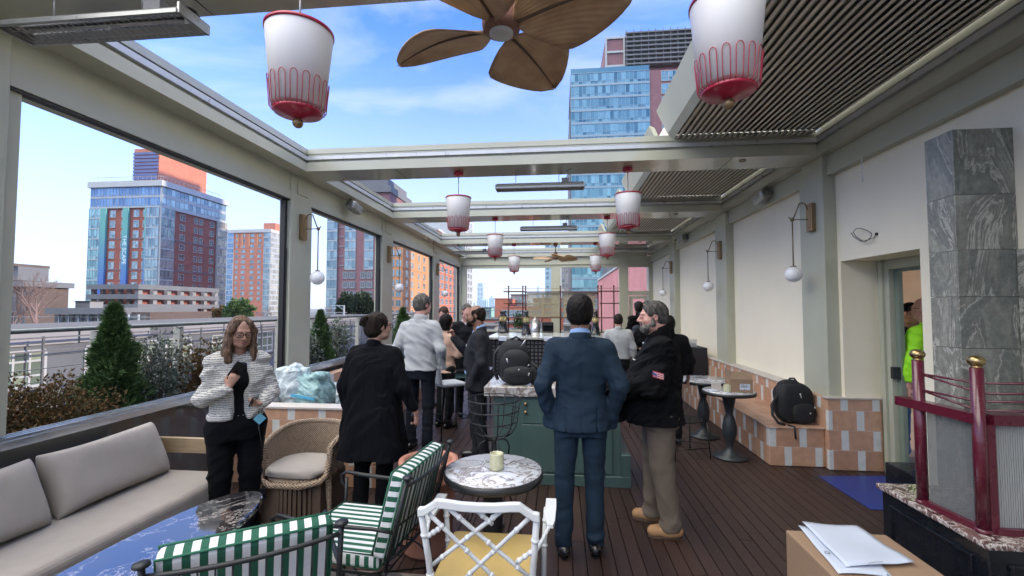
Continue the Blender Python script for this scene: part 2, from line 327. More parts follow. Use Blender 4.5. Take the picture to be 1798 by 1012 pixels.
# ================= deck =================
m = MB(); rg = random.Random(3)
x = -3.22
while x < 3.44:
    y = -3.0+rg.uniform(-1.5, 0)
    while y < 14.9:
        l = rg.choice((1.6, 2.1, 2.4, 3.0)); y0 = max(y, -3.0); y1 = min(y+l-0.004, 14.95)
        if y1 > y0+0.02: m.box(x, y0, -0.024, x+0.0875, y1, rg.uniform(-0.0012, 0.0))
        y += l
    x += 0.0945
deck = tag(m.build('deck_floor', 'deck_wood'), kind='structure')
m = MB(); m.box(-5.6, -3, -0.3, 3.45, 15, -0.05); tag(m.build('deck_base', 'deck_under'), kind='structure')

def checkfloor():
    m, t, b = newmat('floor_tile'); v = coords(t, (1, 1, 1), (0, 0, pi/4)); ck = nd(t, 'ShaderNodeTexChecker', Scale=4.6); ck.inputs['Color1'].default_value = (0.20, 0.17, 0.15, 1); ck.inputs['Color2'].default_value = (0.075, 0.07, 0.07, 1); t.links.new(v, ck.inputs['Vector'])
    n = nd(t, 'ShaderNodeTexNoise', Scale=9.0, Detail=8.0); t.links.new(v, n.inputs['Vector']); q = t.nodes.new('ShaderNodeMixRGB'); q.blend_type = 'OVERLAY'; q.inputs[0].default_value = 0.5; t.links.new(ck.outputs[0], q.inputs[1]); t.links.new(n.outputs[0], q.inputs[2]); t.links.new(q.outputs[0], b.inputs['Base Color']); b.inputs['Roughness'].default_value = 0.4
checkfloor()
m = MB(); m.box(-3.22, -3, 0.0005, -0.72, 2.86, 0.005); tag(m.build('tiled_floor', 'floor_tile'), kind='structure')
# ================= pergola =================
BY = [(1.86, 2.31), (5.15, 5.60), (8.03, 8.56), (11.50, 12.05), (14.70, 15.10)]
XL, XR = -3.25, 2.87
pg = thing('pergola', 'sage green metal roof frame with columns and cross beams over the whole terrace', 'pergola', (0, 0, 0))
for i, (a, b) in enumerate(BY):
    m = MB(); x0, x1 = -3.06, 2.81
    m.box(x0, a, 3.362, x1, b, 3.47); m.box(x0, a+0.025, 3.47, x1, b-0.025, 3.502); m.box(x0, a+0.03, 3.56, x1, b-0.03, 3.582)
    m.box(x0, a+0.02, 3.582, x1, b-0.02, 3.645)
    bm_ = m.build('cross_beam', 'frame_gloss', pg)
    m = MB(); m.box(x0-0.002, a-0.006, 3.502, x1+0.002, b+0.006, 3.545); m.build('beam_lip', 'alu_lip', bm_)
    m = MB(); m.box(x0, a+0.035, 3.545, x1, b-0.035, 3.56); m.build('beam_gap', 'black_rubber', bm_)
    # seams and small downlight rings in the soffit
    m = MB()
    for sx in (-1.95, 1.93): m = MB(); m.box(sx, a+0.01, 3.3595, sx+0.005, b-0.01, 3.362); m.build('soffit_seam', 'black_rubber', bm_)
    m = MB(); m.tube([(2.08+0.035*cos(t*pi/8), (a+b)/2-0.1+0.035*sin(t*pi/8), 3.358) for t in range(16)], 0.004, 6, closed=True); m.build('sensor_ring', 'brass_dark', bm_)
m = MB()
for k, sx in ((-1, -3.27), (1, 2.93)): pass
def gutter(side):
    s_ = -1 if side == 'l' else 1
    xi = -3.06 if s_ < 0 else 2.81; xo = -3.45 if s_ < 0 else 3.25; xh = -3.27 if s_ < 0 else 2.93; zb = 3.03 if s_ < 0 else 3.14
    m = MB(); m.box(xi, -3, 3.36, xo, 14.7, 3.468); m.box(xi+s_*0.03, -3, 3.468, xo, 14.7, 3.50); m.box(xi+s_*0.02, -3, 3.582, xo, 14.7, 3.65)
    g = m.build('gutter_beam', 'frame_gloss', pg)
    m = MB(); m.box(xi-s_*0.006, -3, 3.50, xo, 14.7, 3.55); m.build('gutter_lip', 'alu_lip', g)
    m = MB(); m.box(xi+s_*0.04, -3, 3.55, xo, 14.7, 3.582); m.build('gutter_gap', 'black_rubber', g)
    m = MB(); m.box(xh, -3, zb+0.11, xo, 14.7, 3.36)
    m.box(xh-s_*0.012, -3, zb, xo, 14.7, zb+0.105); m.build('header', 'frame_paint', pg)
    if s_ < 0:
        m = MB(); m.box(xh+0.002, -3, zb-0.018, xh-0.06, 14.7, zb); m.build('header_seal', 'black_rubber', pg)
gutter('l'); gutter('r')
for i, (a, b) in enumerate(BY):
    m = MB(); m.box(-3.25, a, 0.0, -3.40, b, 3.359)
    if i < 4: m.box(-3.29, b, 0.93, -3.42, b+0.09, 3.03)
    c_ = m.build('column', 'frame_paint', pg, bevel=0.004, seg=1)
    m = MB(); m.box(-3.30, a-0.045, 0.93, -3.36, a-0.002, 3.012); m.box(-3.285, a-0.03, 0.93, -3.30, a-0.012, 2.42); m.build('glass_track', 'black_rubber', c_)
    m = MB(); m.box(2.87, a+0.03, 0.0 if i == 0 else 0.0, 3.02, b, 3.359); m.box(2.90, b, 0.0, 3.02, b+0.12, 3.14)
    m.box(2.855, a+0.03+0.10, 3.0, 3.0, b-0.1, 3.359) if False else None
    m.build('column', 'frame_paint', pg, bevel=0.004, seg=1)
    if i < 4:
        m = MB(); m.box(-3.235, a+0.12, 3.12, -3.252, b-0.1, 3.30); m.build('cover_plate', 'frame_paint', c_)
# louvres parked against the wall side of every bay
for i in range(5):
    y0 = (-3.0 if i == 0 else BY[i-1][1])-0.02; y1 = BY[i][0]+0.02
    m = MB(); x = 1.32
    while x < 2.76:
        m.add([(x, y0, 3.600), (x+0.022, y0, 3.596), (x+0.064, y0, 3.632), (x+0.052, y0, 3.648),
               (x, y1, 3.600), (x+0.022, y1, 3.596), (x+0.064, y1, 3.632), (x+0.052, y1, 3.648)],
              [(3, 2, 1, 0), (4, 5, 6, 7), (0, 1, 5, 4), (1, 2, 6, 5), (2, 3, 7, 6), (3, 0, 4, 7)])
        x += 0.0615
    lp = m.build('louvre_stack', 'louvre_grey', pg)
    m = MB(); m.box(1.30, y0, 3.650, 2.80, y1, 3.67); m.build('light_block_plate', 'block_plate_grey', lp)  # plate added above the louvres to block light
    m = MB(); m.prism([(0, 0)]*3, 0, 0) if False else None
    vs = [(1.30, 3.60), (1.235, 3.66), (1.115, 3.93), (1.18, 3.90)]
    m.add([(p, y0, q) for p, q in vs]+[(p, y1, q) for p, q in vs], [(0, 1, 2, 3), (7, 6, 5, 4), (0, 4, 5, 1), (1, 5, 6, 2), (2, 6, 7, 3), (3, 7, 4, 0)])
    m.build('end_louvre', 'frame_paint', pg)

# ================= end screen =================
ew = thing('end_wall', 'sage green glazed screen wall with a door closing the far end of the terrace', 'wall', (0, 14.75, 0))
Y = 14.78
m = MB(); m.box(-3.25, Y, 3.0, 2.98, Y+0.12, 3.36); m.box(-3.25, Y-0.03, 3.10, 2.98, Y+0.1, 3.11)
p1a, p1b = at(968, 500, Y=14.8).x, at(985, 500, Y=14.8).x; p2a, p2b = at(1087, 500, Y=14.8).x, at(1103, 500, Y=14.8).x
m.build('header', 'frame_paint', ew)
m = MB(); m.box(-3.25, Y, 0, -3.06, Y+0.1, 3.0); m.build('post', 'frame_paint', ew)
m = MB(); m.box(p1a, Y, 0.0, p1b, Y+0.1, 3.0); m.build('post', 'frame_paint', ew)
m = MB(); m.box(p2a, Y-0.03, 0, p2b, Y+0.12, 3.36); m.build('post', 'frame_paint', ew)
dz = at(1120, 513, Y=14.8).z
m = MB(); m.box(p2b+0.002, Y, dz-0.1, 2.98, Y+0.1, dz+0.03); m.box(2.86, Y, 0, 2.98, Y+0.1, dz-0.1); m.box(2.88, Y, dz+0.03, 2.98, Y+0.1, 3.0); m.build('door_frame', 'frame_paint', ew)
m = MB(); m.box(-3.06, Y, 0.0, p2a, Y+0.1, 0.12); m.box(-3.06, Y-0.02, 0.90, p1a, Y+0.1, 0.96); m.box(p1b, Y-0.02, 0.90, p2a, Y+0.1, 0.96); m.build('sill', 'frame_paint', ew)
m = MB(); m.box(-3.06, Y+0.05, 0.12, p2a, Y+0.06, 0.90); m.build('glass_panel', 'parapet_glass', ew)
m = MB(); m.box(p2b+0.03, Y+0.02, 0.02, 2.83, Y+0.07, 0.9)
for (a_, b_, c_, d_) in ((p2b+0.03, 0.9, p2b+0.14, dz-0.12), (2.73, 0.9, 2.83, dz-0.12)): m.box(a_, Y+0.02, b_, c_, Y+0.07, d_)
m.box(p2b+0.14, Y+0.02, dz-0.22, 2.73, Y+0.07, dz-0.12)
dl = m.build('door', 'frame_paint', ew)
m = MB(); m.box(2.75, Y-0.03, 1.0, 2.78, Y+0.02, 1.2); m.build('handle', 'iron_black', dl)

# ================= wall side =================
wl = thing('wall', 'cream rendered wall with a doorway along the covered side of the terrace', 'wall', (3.0, 5, 0))
YD0, YD1, ZD = 4.07, 5.13, 2.19
m = MB(); m.box(3.0, YD1, 0, 3.45, 14.75, 3.6); m.box(3.0, 3.62, ZD, 3.45, YD1, 3.6); m.box(3.0, 3.62, 0, 3.45, YD0, ZD); m.box(3.0, -3, 0, 3.45, 3.62, 3.6)
m.build('wall_surface', 'plaster', wl)
m = MB(); m.box(3.0, -3, 3.6, 3.45, 14.75, 3.9); m.build('coping', 'frame_paint', wl)
m = MB(); m.box(3.46, -9, 2.82, 6.3, 16, 7.6); m.build('upper_block', 'plaster', wl)  # unseen block added above the wall to keep sun off the terrace
fr = MB(); fr.box(3.36, YD1-0.16, 0, 3.44, YD1-0.002, ZD-0.002); fr.box(3.36, YD0+0.002, ZD-0.10, 3.44, YD1-0.16, ZD-0.002); fr.box(3.36, YD0+0.002, 0, 3.44, YD0+0.06, ZD-0.10)
fr.box(3.335, YD1-0.10, 0, 3.36, YD1-0.05, ZD-0.002)
df = fr.build('door_frame', 'frame_paint', wl)
m = MB(); m.box(3.41, YD1-0.22, 0, 3.45, YD1-0.16, ZD-0.1); m.box(3.41, YD1-0.22, ZD-0.13, 3.45, YD0+0.06, ZD-0.1); m.build('door_stop', 'door_green', wl)
m = MB(); m.box(3.34, YD1-0.21, 0.98, 3.41, YD1-0.17, 1.1); m.build('door_latch', 'iron_black', wl)
# the room behind the doorway
rm = thing('stair_lobby', 'tan and cream painted room seen through the doorway', 'room', (5, 5, 0))
m = MB(); m.box(6.2, 2.0, 0, 6.3, 5.9, 2.7); m.build('room_wall', 'interior_cream', rm)
m = MB(); m.box(3.46, 9.0, 0, 6.3, 9.1, 2.7); m.box(3.46, 8.2, 0, 5.2, 8.3, 2.7); m.build('room_wall', 'interior_cream', rm)
m = MB(); m.box(5.2, 8.15, 0, 6.3, 8.3, 2.7); m.build('tan_panel', 'interior_tan', rm)
m = MB(); m.box(3.46, 2.0, 2.7, 6.3, 9.1, 2.8); m.build('room_ceiling', 'interior_cream', rm)
m = MB(); m.box(3.46, 2.0, -0.1, 6.3, 9.1, -0.01); m.build('room_floor', 'interior_floor', rm)
# wires left for a missing lamp
m = MB(); a_ = at(1541, 411, X=3.0); W = [(1504, 409), (1510, 417), (1520, 423), (1531, 424), (1540, 416), (1541, 411), (1535, 406), (1522, 401), (1512, 402), (1508, 408), (1513, 416), (1526, 424), (1536, 418), (1541, 411)]
pts = []
for i, (u, v) in enumerate(W):
    p = at(u, v, X=3.0); pts.append((2.998-(0.05 if i < 12 else 0.01), p.y, p.z))
m.tube(pts, 0.0035, 6); m.ball((2.99, a_.y, a_.z), 0.014, 10); solo(m.build('loose_wire', 'iron_black'), 'loose grey wire coiled out of the cream wall above the doorway', 'wire')

m = MB(); m.tube([(2.925, 4.62, 3.16), (2.922, 4.62, 3.05), (2.926, 4.625, 2.93)], 0.005, 6); m.tube([(2.926, 4.625, 2.93), (2.926, 4.625, 2.915)], 0.008, 6); solo(m.build('hanging_cord', 'opal'), 'short white cord hanging from the header above the doorway wall', 'cord')
# ================= marble pier =================
def tile_marble():
    m, t, b = newmat('marble_grey'); v0 = coords(t); g = t.nodes.new('ShaderNodeNewGeometry')
    cb = t.nodes.new('ShaderNodeCombineXYZ'); ml = nd(t, 'ShaderNodeMath', operation='MULTIPLY'); ml.inputs[1].default_value = 37.0; t.links.new(g.outputs['Random Per Island'], ml.inputs[0])
    for i in range(3): t.links.new(ml.outputs[0], cb.inputs[i])
    va = nd(t, 'ShaderNodeVectorMath', operation='ADD'); t.links.new(v0, va.inputs[0]); t.links.new(cb.outputs[0], va.inputs[1])
    mpp = t.nodes.new('ShaderNodeMapping'); mpp.inputs['Scale'].default_value = (1.5, 1.5, 0.55); mpp.inputs['Rotation'].default_value = (0.5, 0.7, 0.2); t.links.new(va.outputs[0], mpp.inputs[0]); n = nd(t, 'ShaderNodeTexNoise', Scale=1.5, Detail=8.0, Roughness=0.62, Distortion=1.7); t.links.new(mpp.outputs[0], n.inputs['Vector'])
    r = t.nodes.new('ShaderNodeValToRGB'); r.color_ramp.elements[0].position = 0.36; r.color_ramp.elements[0].color = (0.22, 0.235, 0.20, 1); r.color_ramp.elements[1].position = 0.62; r.color_ramp.elements[1].color = (0.36, 0.37, 0.31, 1)
    for p, c in ((0.485, (0.20, 0.205, 0.18, 1)), (0.50, (0.52, 0.51, 0.45, 1)), (0.52, (0.21, 0.21, 0.185, 1)), (0.40, (0.30, 0.295, 0.25, 1)), (0.44, (0.20, 0.215, 0.19, 1))): e = r.color_ramp.elements.new(p); e.color = c
    t.links.new(n.outputs[0], r.inputs[0])
    n2 = nd(t, 'ShaderNodeTexNoise', Scale=26.0, Detail=8.0, Roughness=0.7); t.links.new(va.outputs[0], n2.inputs['Vector'])
    q = t.nodes.new('ShaderNodeMixRGB'); q.blend_type = 'OVERLAY'; q.inputs[0].default_value = 0.7; t.links.new(r.outputs[0], q.inputs[1]); t.links.new(n2.outputs[0], q.inputs[2])
    t.links.new(q.outputs[0], b.inputs['Base Color']); b.inputs['Roughness'].default_value = 0.28
tile_marble()
mp_ = thing('marble_pier', 'tall grey veined marble pier beside the doorway', 'column', (2.85, 3.4, 0))
m = MB(); zs = [0.0, 0.34, 0.71, 1.07, 1.43, 1.77, 2.08, 2.45, 2.893]
m.box(2.65, 3.28, 0, 2.999, 3.48, 2.88)
for a, b in zip(zs[:-1], zs[1:]):
    m.box(2.632, 3.275, a+0.002, 2.65, 3.49, b-0.001)
    m.box(2.634, 3.262, a+0.002, 2.998, 3.28, b-0.001)
    if b <= 2.2:
        for yy_ in (2.6, 1.9, 1.2, 0.5): m.box(2.982, yy_, a+0.002, 2.999, yy_+0.656 if yy_ > 2.5 else yy_+0.697, b-0.001)
m.build('marble_slab', 'marble_grey', mp_)
mat('pier_core', (0.5, 0.5, 0.47), 0.8)

# ================= tiled benches =================
tb = thing('tiled_bench', 'long bench of peach and white tiles along the cream wall', 'bench', (2.6, 9, 0))
m = MB(); m.box(2.25, 5.17, 0.004, 2.81, 14.0, 0.405); m.build('seat_base', 'tile', tb, bevel=0.004, seg=1)
m = MB(); m.box(2.235, 5.155, 0.405, 2.81, 14.0, 0.417); m.build('seat_slab', 'tile', tb)
m = MB(); m.box(2.815, 5.52, 0.003, 2.995, 14.0, 0.735); m.build('backrest', 'tile', tb)
m = MB(); m.box(2.812, 5.10, 0.002, 3.34, 5.52, 0.738); m.build('end_block', 'tile', tb, bevel=0.004, seg=1)
m = MB(); m.box(2.80, 5.505, 0.738, 2.995, 14.0, 0.752); m.box(2.80, 5.09, 0.738, 3.35, 5.18, 0.752); m.build('cap', 'tile_cap', tb)
tl = thing('tiled_bench', 'peach and white tiled bench and low screen along the open parapet side, behind the sofa', 'bench', (-2.9, 8, 0))
m = MB(); m.box(-3.2, 4.14, 0.003, -1.62, 4.30, 0.725); m.build('end_wall', 'tile', tl, bevel=0.004, seg=1)
m = MB(); m.box(-3.205, 4.125, 0.725, -1.605, 4.315, 0.742); m.build('cap', 'tile_cap', tl)
m = MB(); m.box(-3.05, 4.30, 0.003, -2.55, 12.0, 0.40); m.build('seat_base', 'tile', tl)
m = MB(); m.box(-3.2, 4.31, 0.003, -3.055, 12.0, 0.80); m.build('backrest', 'tile', tl)

# ================= glass parapet, railing =================
gp = thing('glass_parapet', 'low dark glass parapet with a shiny aluminium sill along the open side', 'parapet', (-3.3, 6, 0))
for i in range(5):
    y0 = (-3.0 if i == 0 else BY[i-1][1]); y1 = BY[i][0]
    m = MB(); m.box(-3.305, y0, 0.06, -3.32, y1, 0.86); m.build('glass_panel', 'parapet_glass', gp)
    m = MB(); m.box(-3.235, y0, 0.86, -3.39, y1, 0.905); m.box(-3.255, y0, 0.905, -3.275, y1, 0.925); m.box(-3.30, y0, 0.905, -3.315, y1, 0.925); m.box(-3.345, y0, 0.905, -3.36, y1, 0.925); m.build('sill', 'parapet_alu', gp)
    m = MB(); m.box(-3.27, y0, 0.0, -3.36, y1, 0.06); m.build('base_rail', 'frame_paint', gp)
rl = thing('cable_railing', 'grey steel cable railing round the roof edge beyond the planters', 'railing', (-5, 6, 0))
RX = -5.0; RZ = 1.475
m = MB(); m.tube([(RX, -3, RZ), (RX, 40, RZ)], 0.024, 10); m.build('handrail', 'rail_steel', rl)
yy = [at(313, 600, X=RX).y, at(169, 600, X=RX).y]; dy = yy[0]-yy[1]
py = [yy[1]-dy*2, yy[1]-dy]+[yy[1]+dy*k for k in range(0, 14)]
for y in py:
    m = MB(); m.box(RX-0.045, y-0.03, -0.3, RX+0.045, y+0.03, RZ-0.03); m.build('post', 'post_paint', rl)
m = MB()
for k in range(8): m.tube([(RX, -3, RZ-0.12-0.125*k), (RX, 40, RZ-0.12-0.125*k)], 0.0045, 5)
m.build('cables', 'rail_steel', rl)
mat('planter_grey', (0.28, 0.29, 0.28), 0.7, var=0.1); mat('soil', (0.03, 0.022, 0.015), 0.95, var=0.3, scale=20)
pt = thing('roof_planter', 'long grey planter box outside the glass parapet', 'planter', (-4.3, 8, 0))
m = MB(); m.box(-4.75, -3, -0.3, -3.55, 15, 0.42); m.build('box', 'planter_grey', pt); m = MB(); m.box(-4.7, -2.95, 0.42, -3.6, 14.95, 0.44); m.build('soil', 'soil', pt)
# ================= city materials =================
brickmat('brick_red', (0.26, 0.072, 0.052), (0.22, 0.058, 0.043), (0.18, 0.10, 0.09), bw=0.6, bh=0.2)
brickmat('brick_band', (0.16, 0.11, 0.13), (0.14, 0.10, 0.12), (0.15, 0.12, 0.13), bw=0.6, bh=0.2)
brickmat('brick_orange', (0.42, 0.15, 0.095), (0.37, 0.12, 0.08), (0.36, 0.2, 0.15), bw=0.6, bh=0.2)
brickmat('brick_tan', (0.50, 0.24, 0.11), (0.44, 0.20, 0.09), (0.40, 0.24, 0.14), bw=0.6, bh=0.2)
brickmat('brick_mauve', (0.22, 0.11, 0.13), (0.19, 0.095, 0.115), (0.18, 0.11, 0.12), bw=0.6, bh=0.2)
brickmat('brick_pink', (0.52, 0.19, 0.21), (0.42, 0.13, 0.15), (0.46, 0.26, 0.25), bw=0.30, bh=0.10, mort=0.02)
brickmat('brick_slate', (0.12, 0.14, 0.17), (0.10, 0.12, 0.15), (0.12, 0.13, 0.15), bw=0.6, bh=0.2)
brickmat('brick_brown', (0.095, 0.075, 0.07), (0.08, 0.062, 0.058), (0.09, 0.075, 0.07), bw=0.6, bh=0.2)
mat('concrete_pale', (0.36, 0.40, 0.43), 0.7, var=0.08, scale=0.6, dirt=(0.40, 0.41, 0.42)); mat('concrete_grey', (0.115, 0.13, 0.15), 0.7, var=0.1, scale=0.4, dirt=(0.09, 0.10, 0.115))
mat('panel_white', (0.20, 0.215, 0.235), 0.5, var=0.04, scale=0.5, island=0.03); mat('panel_steel', (0.10, 0.12, 0.145), 0.5, 0.2, var=0.1, scale=0.5, island=0.08)
mat('win_frame', (0.30, 0.34, 0.37), 0.4, var=0.03); mat('win_frame_dark', (0.10, 0.11, 0.12), 0.4, var=0.05)
facade_glass('glass_sky', (0.10, 0.18, 0.24), (0.30, 0.42, 0.47), metal=0.55, rough=0.12); facade_glass('glass_blue', (0.07, 0.17, 0.33), (0.18, 0.33, 0.52), metal=0.5, rough=0.12)
facade_glass('glass_tower', (0.05, 0.17, 0.22), (0.26, 0.48, 0.50), metal=0.5, rough=0.10); facade_glass('glass_green', (0.05, 0.09, 0.085), (0.20, 0.27, 0.21), metal=0.2, rough=0.2)
facade_glass('glass_warm', (0.20, 0.20, 0.19), (0.52, 0.50, 0.42), metal=0.5, rough=0.15); facade_glass('glass_dark', (0.015, 0.017, 0.02), (0.10, 0.11, 0.12), rough=0.1)
mat('screen_blue', (0.05, 0.09, 0.26), 0.4, var=0.1, scale=0.3); mat('screen_dark', (0.05, 0.05, 0.055), 0.6); mat('asphalt', (0.05, 0.05, 0.052), 0.9, var=0.2, scale=0.2)
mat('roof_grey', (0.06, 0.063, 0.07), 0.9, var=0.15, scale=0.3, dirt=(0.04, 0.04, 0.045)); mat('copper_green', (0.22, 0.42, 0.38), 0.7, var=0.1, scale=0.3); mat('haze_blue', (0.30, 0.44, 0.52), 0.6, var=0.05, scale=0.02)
mat('glass_trim', (0.23, 0.32, 0.37), 0.35, 0.3, var=0.05)
mat('banner_text', (0.60, 0.78, 0.80), 0.8)
def bannermat():
    m, t, b = newmat('banner'); c = t.nodes.new('ShaderNodeTexCoord'); s = t.nodes.new('ShaderNodeSeparateXYZ'); t.links.new(c.outputs['Generated'], s.inputs[0])
    r = t.nodes.new('ShaderNodeValToRGB'); r.color_ramp.elements[0].position = 0.08; r.color_ramp.elements[0].color = (0.05, 0.12, 0.42, 1); r.color_ramp.elements[1].position = 0.75; r.color_ramp.elements[1].color = (0.10, 0.33, 0.33, 1)
    t.links.new(s.outputs[2], r.inputs[0]); t.links.new(r.outputs[0], b.inputs['Base Color']); b.inputs['Roughness'].default_value = 0.8
bannermat()
GZ = -19.0
m = MB(); m.box(-4000, -1500, GZ-1, 4000, 6000, GZ); tag(m.build('ground', 'asphalt'), kind='structure')

WCACHE = {}
def win_mesh(w_, h, mv, mh, frame, gl, fw=0.09):
    k = (w_, h, mv, tuple(mh), frame, gl)
    if k not in WCACHE:
        m = MB(); xs = [-w_/2]+[-w_/2+w_*(i+1)/(mv+1) for i in range(mv)]+[w_/2]; zs = [-h/2]+([h*(-0.5+q) for q in mh])+[h/2]
        for i in range(len(xs)-1):
            for j in range(len(zs)-1): m.cm = 1; m.box(xs[i], -0.02, zs[j], xs[i+1], 0.0, zs[j+1])
        m.cm = 0
        for i, x in enumerate(xs): f = fw if 0 < i < len(xs)-1 else fw*1.3; m.box(x-f/2, -0.07, -h/2, x+f/2, -0.021, h/2)
        for j, z in enumerate(zs): f = fw if 0 < j < len(zs)-1 else fw*1.3; m.box(-w_/2, -0.066, z-f/2, w_/2, -0.022, z+f/2)
        m.box(-w_/2-0.08, -0.14, -h/2-0.14, w_/2+0.08, -0.0, -h/2-0.05)
        o = m.build('window', [frame, gl]); WCACHE[k] = o.data; bpy.data.objects.remove(o)
    return WCACHE[k]
def face(root, P, rz, wins, cap=100, wall=None):
    """wins: (s, z, w, h, mullions, bars, frame, glass): s runs along the facade from P. nearest 100 are parts, the rest one stuff part"""
    d = Vector((cos(rz), sin(rz), 0)); out = []
    for wn in wins:
        s, z, w_, h, mv, mh, fr_, gl = wn
        p = Vector((P[0], P[1], 0))+d*s; p.z = z; out.append((p, rz, w_, h, mv, mh, fr_, gl))
    return out
def place_windows(root, lst, cap=100):
    o3 = origin(root); lst.sort(key=lambda q: (q[0]-Vector((0, 0, 1.7))).length)
    for (p, rz, w_, h, mv, mh, fr_, gl) in lst[:cap]:
        o = bpy.data.objects.new('window', win_mesh(w_, h, mv, mh, fr_, gl)); C.objects.link(o); o.parent = root; o.location = p-o3; o.rotation_euler = (0, 0, rz)
    rest = lst[cap:]
    if rest:
        bm = bmesh.new(); mats = []
        for (p, rz, w_, h, mv, mh, fr_, gl) in rest:
            me = win_mesh(w_, h, mv, mh, fr_, gl).copy(); me.transform(Matrix.Translation(p-o3) @ Matrix.Rotation(rz, 4, 'Z'))
            idx = []
            for q in (fr_, gl):
                if q not in mats: mats.append(q)
                idx.append(mats.index(q))
            mi = [0]*len(me.polygons); me.polygons.foreach_get('material_index', mi); me.polygons.foreach_set('material_index', [idx[i] for i in mi])
            bm.from_mesh(me); bpy.data.meshes.remove(me)
        me = bpy.data.meshes.new('windows'); bm.to_mesh(me); bm.free()
        for q in mats: me.materials.append(MATS[q])
        o = bpy.data.objects.new('windows', me); C.objects.link(o); o.parent = root; o['kind'] = 'stuff'
def glazing(root, P, rz, L_, z0, z1, pitch, frame, gl, proud=0.15, spandrel=0.0, name='glazed_bay', rail=0.3):
    """curtain glazing one storey high: individual panes, mullions, slab edge"""
    m = MB(); n = max(1, round(L_/pitch)); pw = L_/n; rg = random.Random(int(P[0]*7+P[1]*3+z0*11) & 65535)
    m.cm = 1
    for i in range(n):
        m.box(i*pw+0.03, -proud, z0+spandrel, (i+1)*pw-0.03, 0, z0+(z1-z0)*rail); m.box(i*pw+0.03, -proud, z0+(z1-z0)*rail+0.05, (i+1)*pw-0.03, 0, z1-0.05)
    m.cm = 0
    for i in range(n+1): m.box(i*pw-0.04, -proud-0.06, z0, i*pw+0.04, -0.01, z1)
    m.box(0, -proud-0.05, z0+(z1-z0)*rail, L_, -0.01, z0+(z1-z0)*rail+0.06)
    if spandrel: m.box(0, -proud-0.04, z0-0.001, L_, -0.01, z0+spandrel)
    m.box(-0.05, -proud-0.10, z1-0.12, L_+0.05, 0.01, z1)
    m.xf(Matrix.Translation((P[0], P[1], 0)) @ Matrix.Rotation(rz, 4, 'Z'))
    return m.build(name, [frame, gl], root)
R90 = pi/2
# ---------- tower with banners ----------
A = thing('apartment_tower', 'red brick apartment tower with glass corners and three tall blue green banners', 'building', (-127, 132, GZ))
ax0, ax1, ay0, ay1, ZT = -138.6, -115.8, 119.4, 145.0, 38.4; FH = 3.06
m = MB(); m.box(ax0+0.2, ay0+0.2, GZ, ax1-0.2, ay1, 36.0); m.build('wall', 'brick_red', A)
m = MB(); m.box(ax0-0.5, ay0-0.9, 37.2, ax1+0.9, ay1+0.5, 38.9); m.build('cornice', 'concrete_pale', A)
m = MB()
for k in range(16): m.tube([(ax0+1+k*1.45, ay0-0.4, 38.9), (ax0+1+k*1.45, ay0-0.4, 40.2)], 0.04, 5)
for k in range(18): m.tube([(ax1+0.4, ay0+k*1.45, 38.9), (ax1+0.4, ay0+k*1.45, 40.2)], 0.04, 5)
m.box(ax0+1, ay0-0.45, 40.15, ax1+0.45, ay0-0.35, 40.25); m.box(ax1+0.35, ay0-0.4, 40.15, ax1+0.45, ay1, 40.25); m.build('roof_railing', 'win_frame', A)
px0, px1, py0 = at(235, 300, Y=126).x, at(279, 300, Y=126).x, 126
pyb = at(363, 300, X=px1).y
m = MB(); m.box(px0, py0, 36, px1, pyb, 51.2); m.build('penthouse', 'brick_orange', A)
m = MB()
for k in range(10): m.box(px0-0.1, py0-0.25, 39.2+k*1.12, px1-0.3, py0-0.02, 39.95+k*1.12)
m.build('penthouse_louvre', 'screen_blue', A)
wl_ = []; zf = [34.1-FH*k for k in range(1, 17)]
for k in range(2):  # glazed crown
    glazing(A, (ax0, ay0), 0, 22.8, 34.1-FH*0+FH*(0) if k == 0 else 31.0, 37.2 if k == 0 else 34.1, 1.05, 'win_frame', 'glass_blue', 0.2, 0.5, rail=0.25)
    glazing(A, (ax1, ay0), R90, 25.4, 34.1 if k == 0 else 31.0, 37.2 if k == 0 else 34.1, 1.6, 'win_frame', 'glass_sky', 0.2, 0.9, rail=0.4)
sx = {}
for k, z in enumerate(zf[1:]):
    glazing(A, (ax0, ay0), 0, 3.6, z, z+FH, 0.9, 'win_frame', 'glass_tower', 0.5, 0.3)
    glazing(A, (ax1-4.0, ay0), 0, 4.0, z, z+FH, 1.0, 'win_frame', 'glass_sky', 0.6, 0.3)
    glazing(A, (ax1, ay0-0.4), R90, 4.6, z, z+FH, 1.1, 'win_frame', 'glass_sky', 0.6, 0.3)
    glazing(A, (ax1, ay1-4.0), R90, 4.2, z, z+FH, 1.0, 'win_frame', 'glass_warm', 0.6, 0.3)
    if k < 9:
        wl_ += face(A, (0, ay0+0.2), 0, [(s, z+1.45, 1.75, 1.95, 1, [0.5], 'win_frame', 'glass_sky') for s in (at(190, 400, Y=ay0).x+1.2, at(211, 400, Y=ay0).x+1.0, at(232.5, 400, Y=ay0).x+1.0, at(249, 400, Y=ay0).x+1.0)])
        wl_ += face(A, (ax1-0.2, 0), R90, [(s, z+1.45, w_, 1.75, 1, [0.42], 'win_frame', 'glass_dark') for s, w_ in ((127.3, 1.9), (132.5, 1.3), (134.6, 1.3), (139.2, 1.7))])
    if k % 3 == 2:
        m = MB(); m.box(ax0+3.7, ay0+0.12, z-0.1, ax1-4.1, ay0+0.3, z+0.35); m.box(ax1-0.3, ay0+5, z-0.1, ax1-0.12, ay1-4.1, z+0.35); m.build('brick_course', 'brick_band', A)
place_windows(A, wl_)
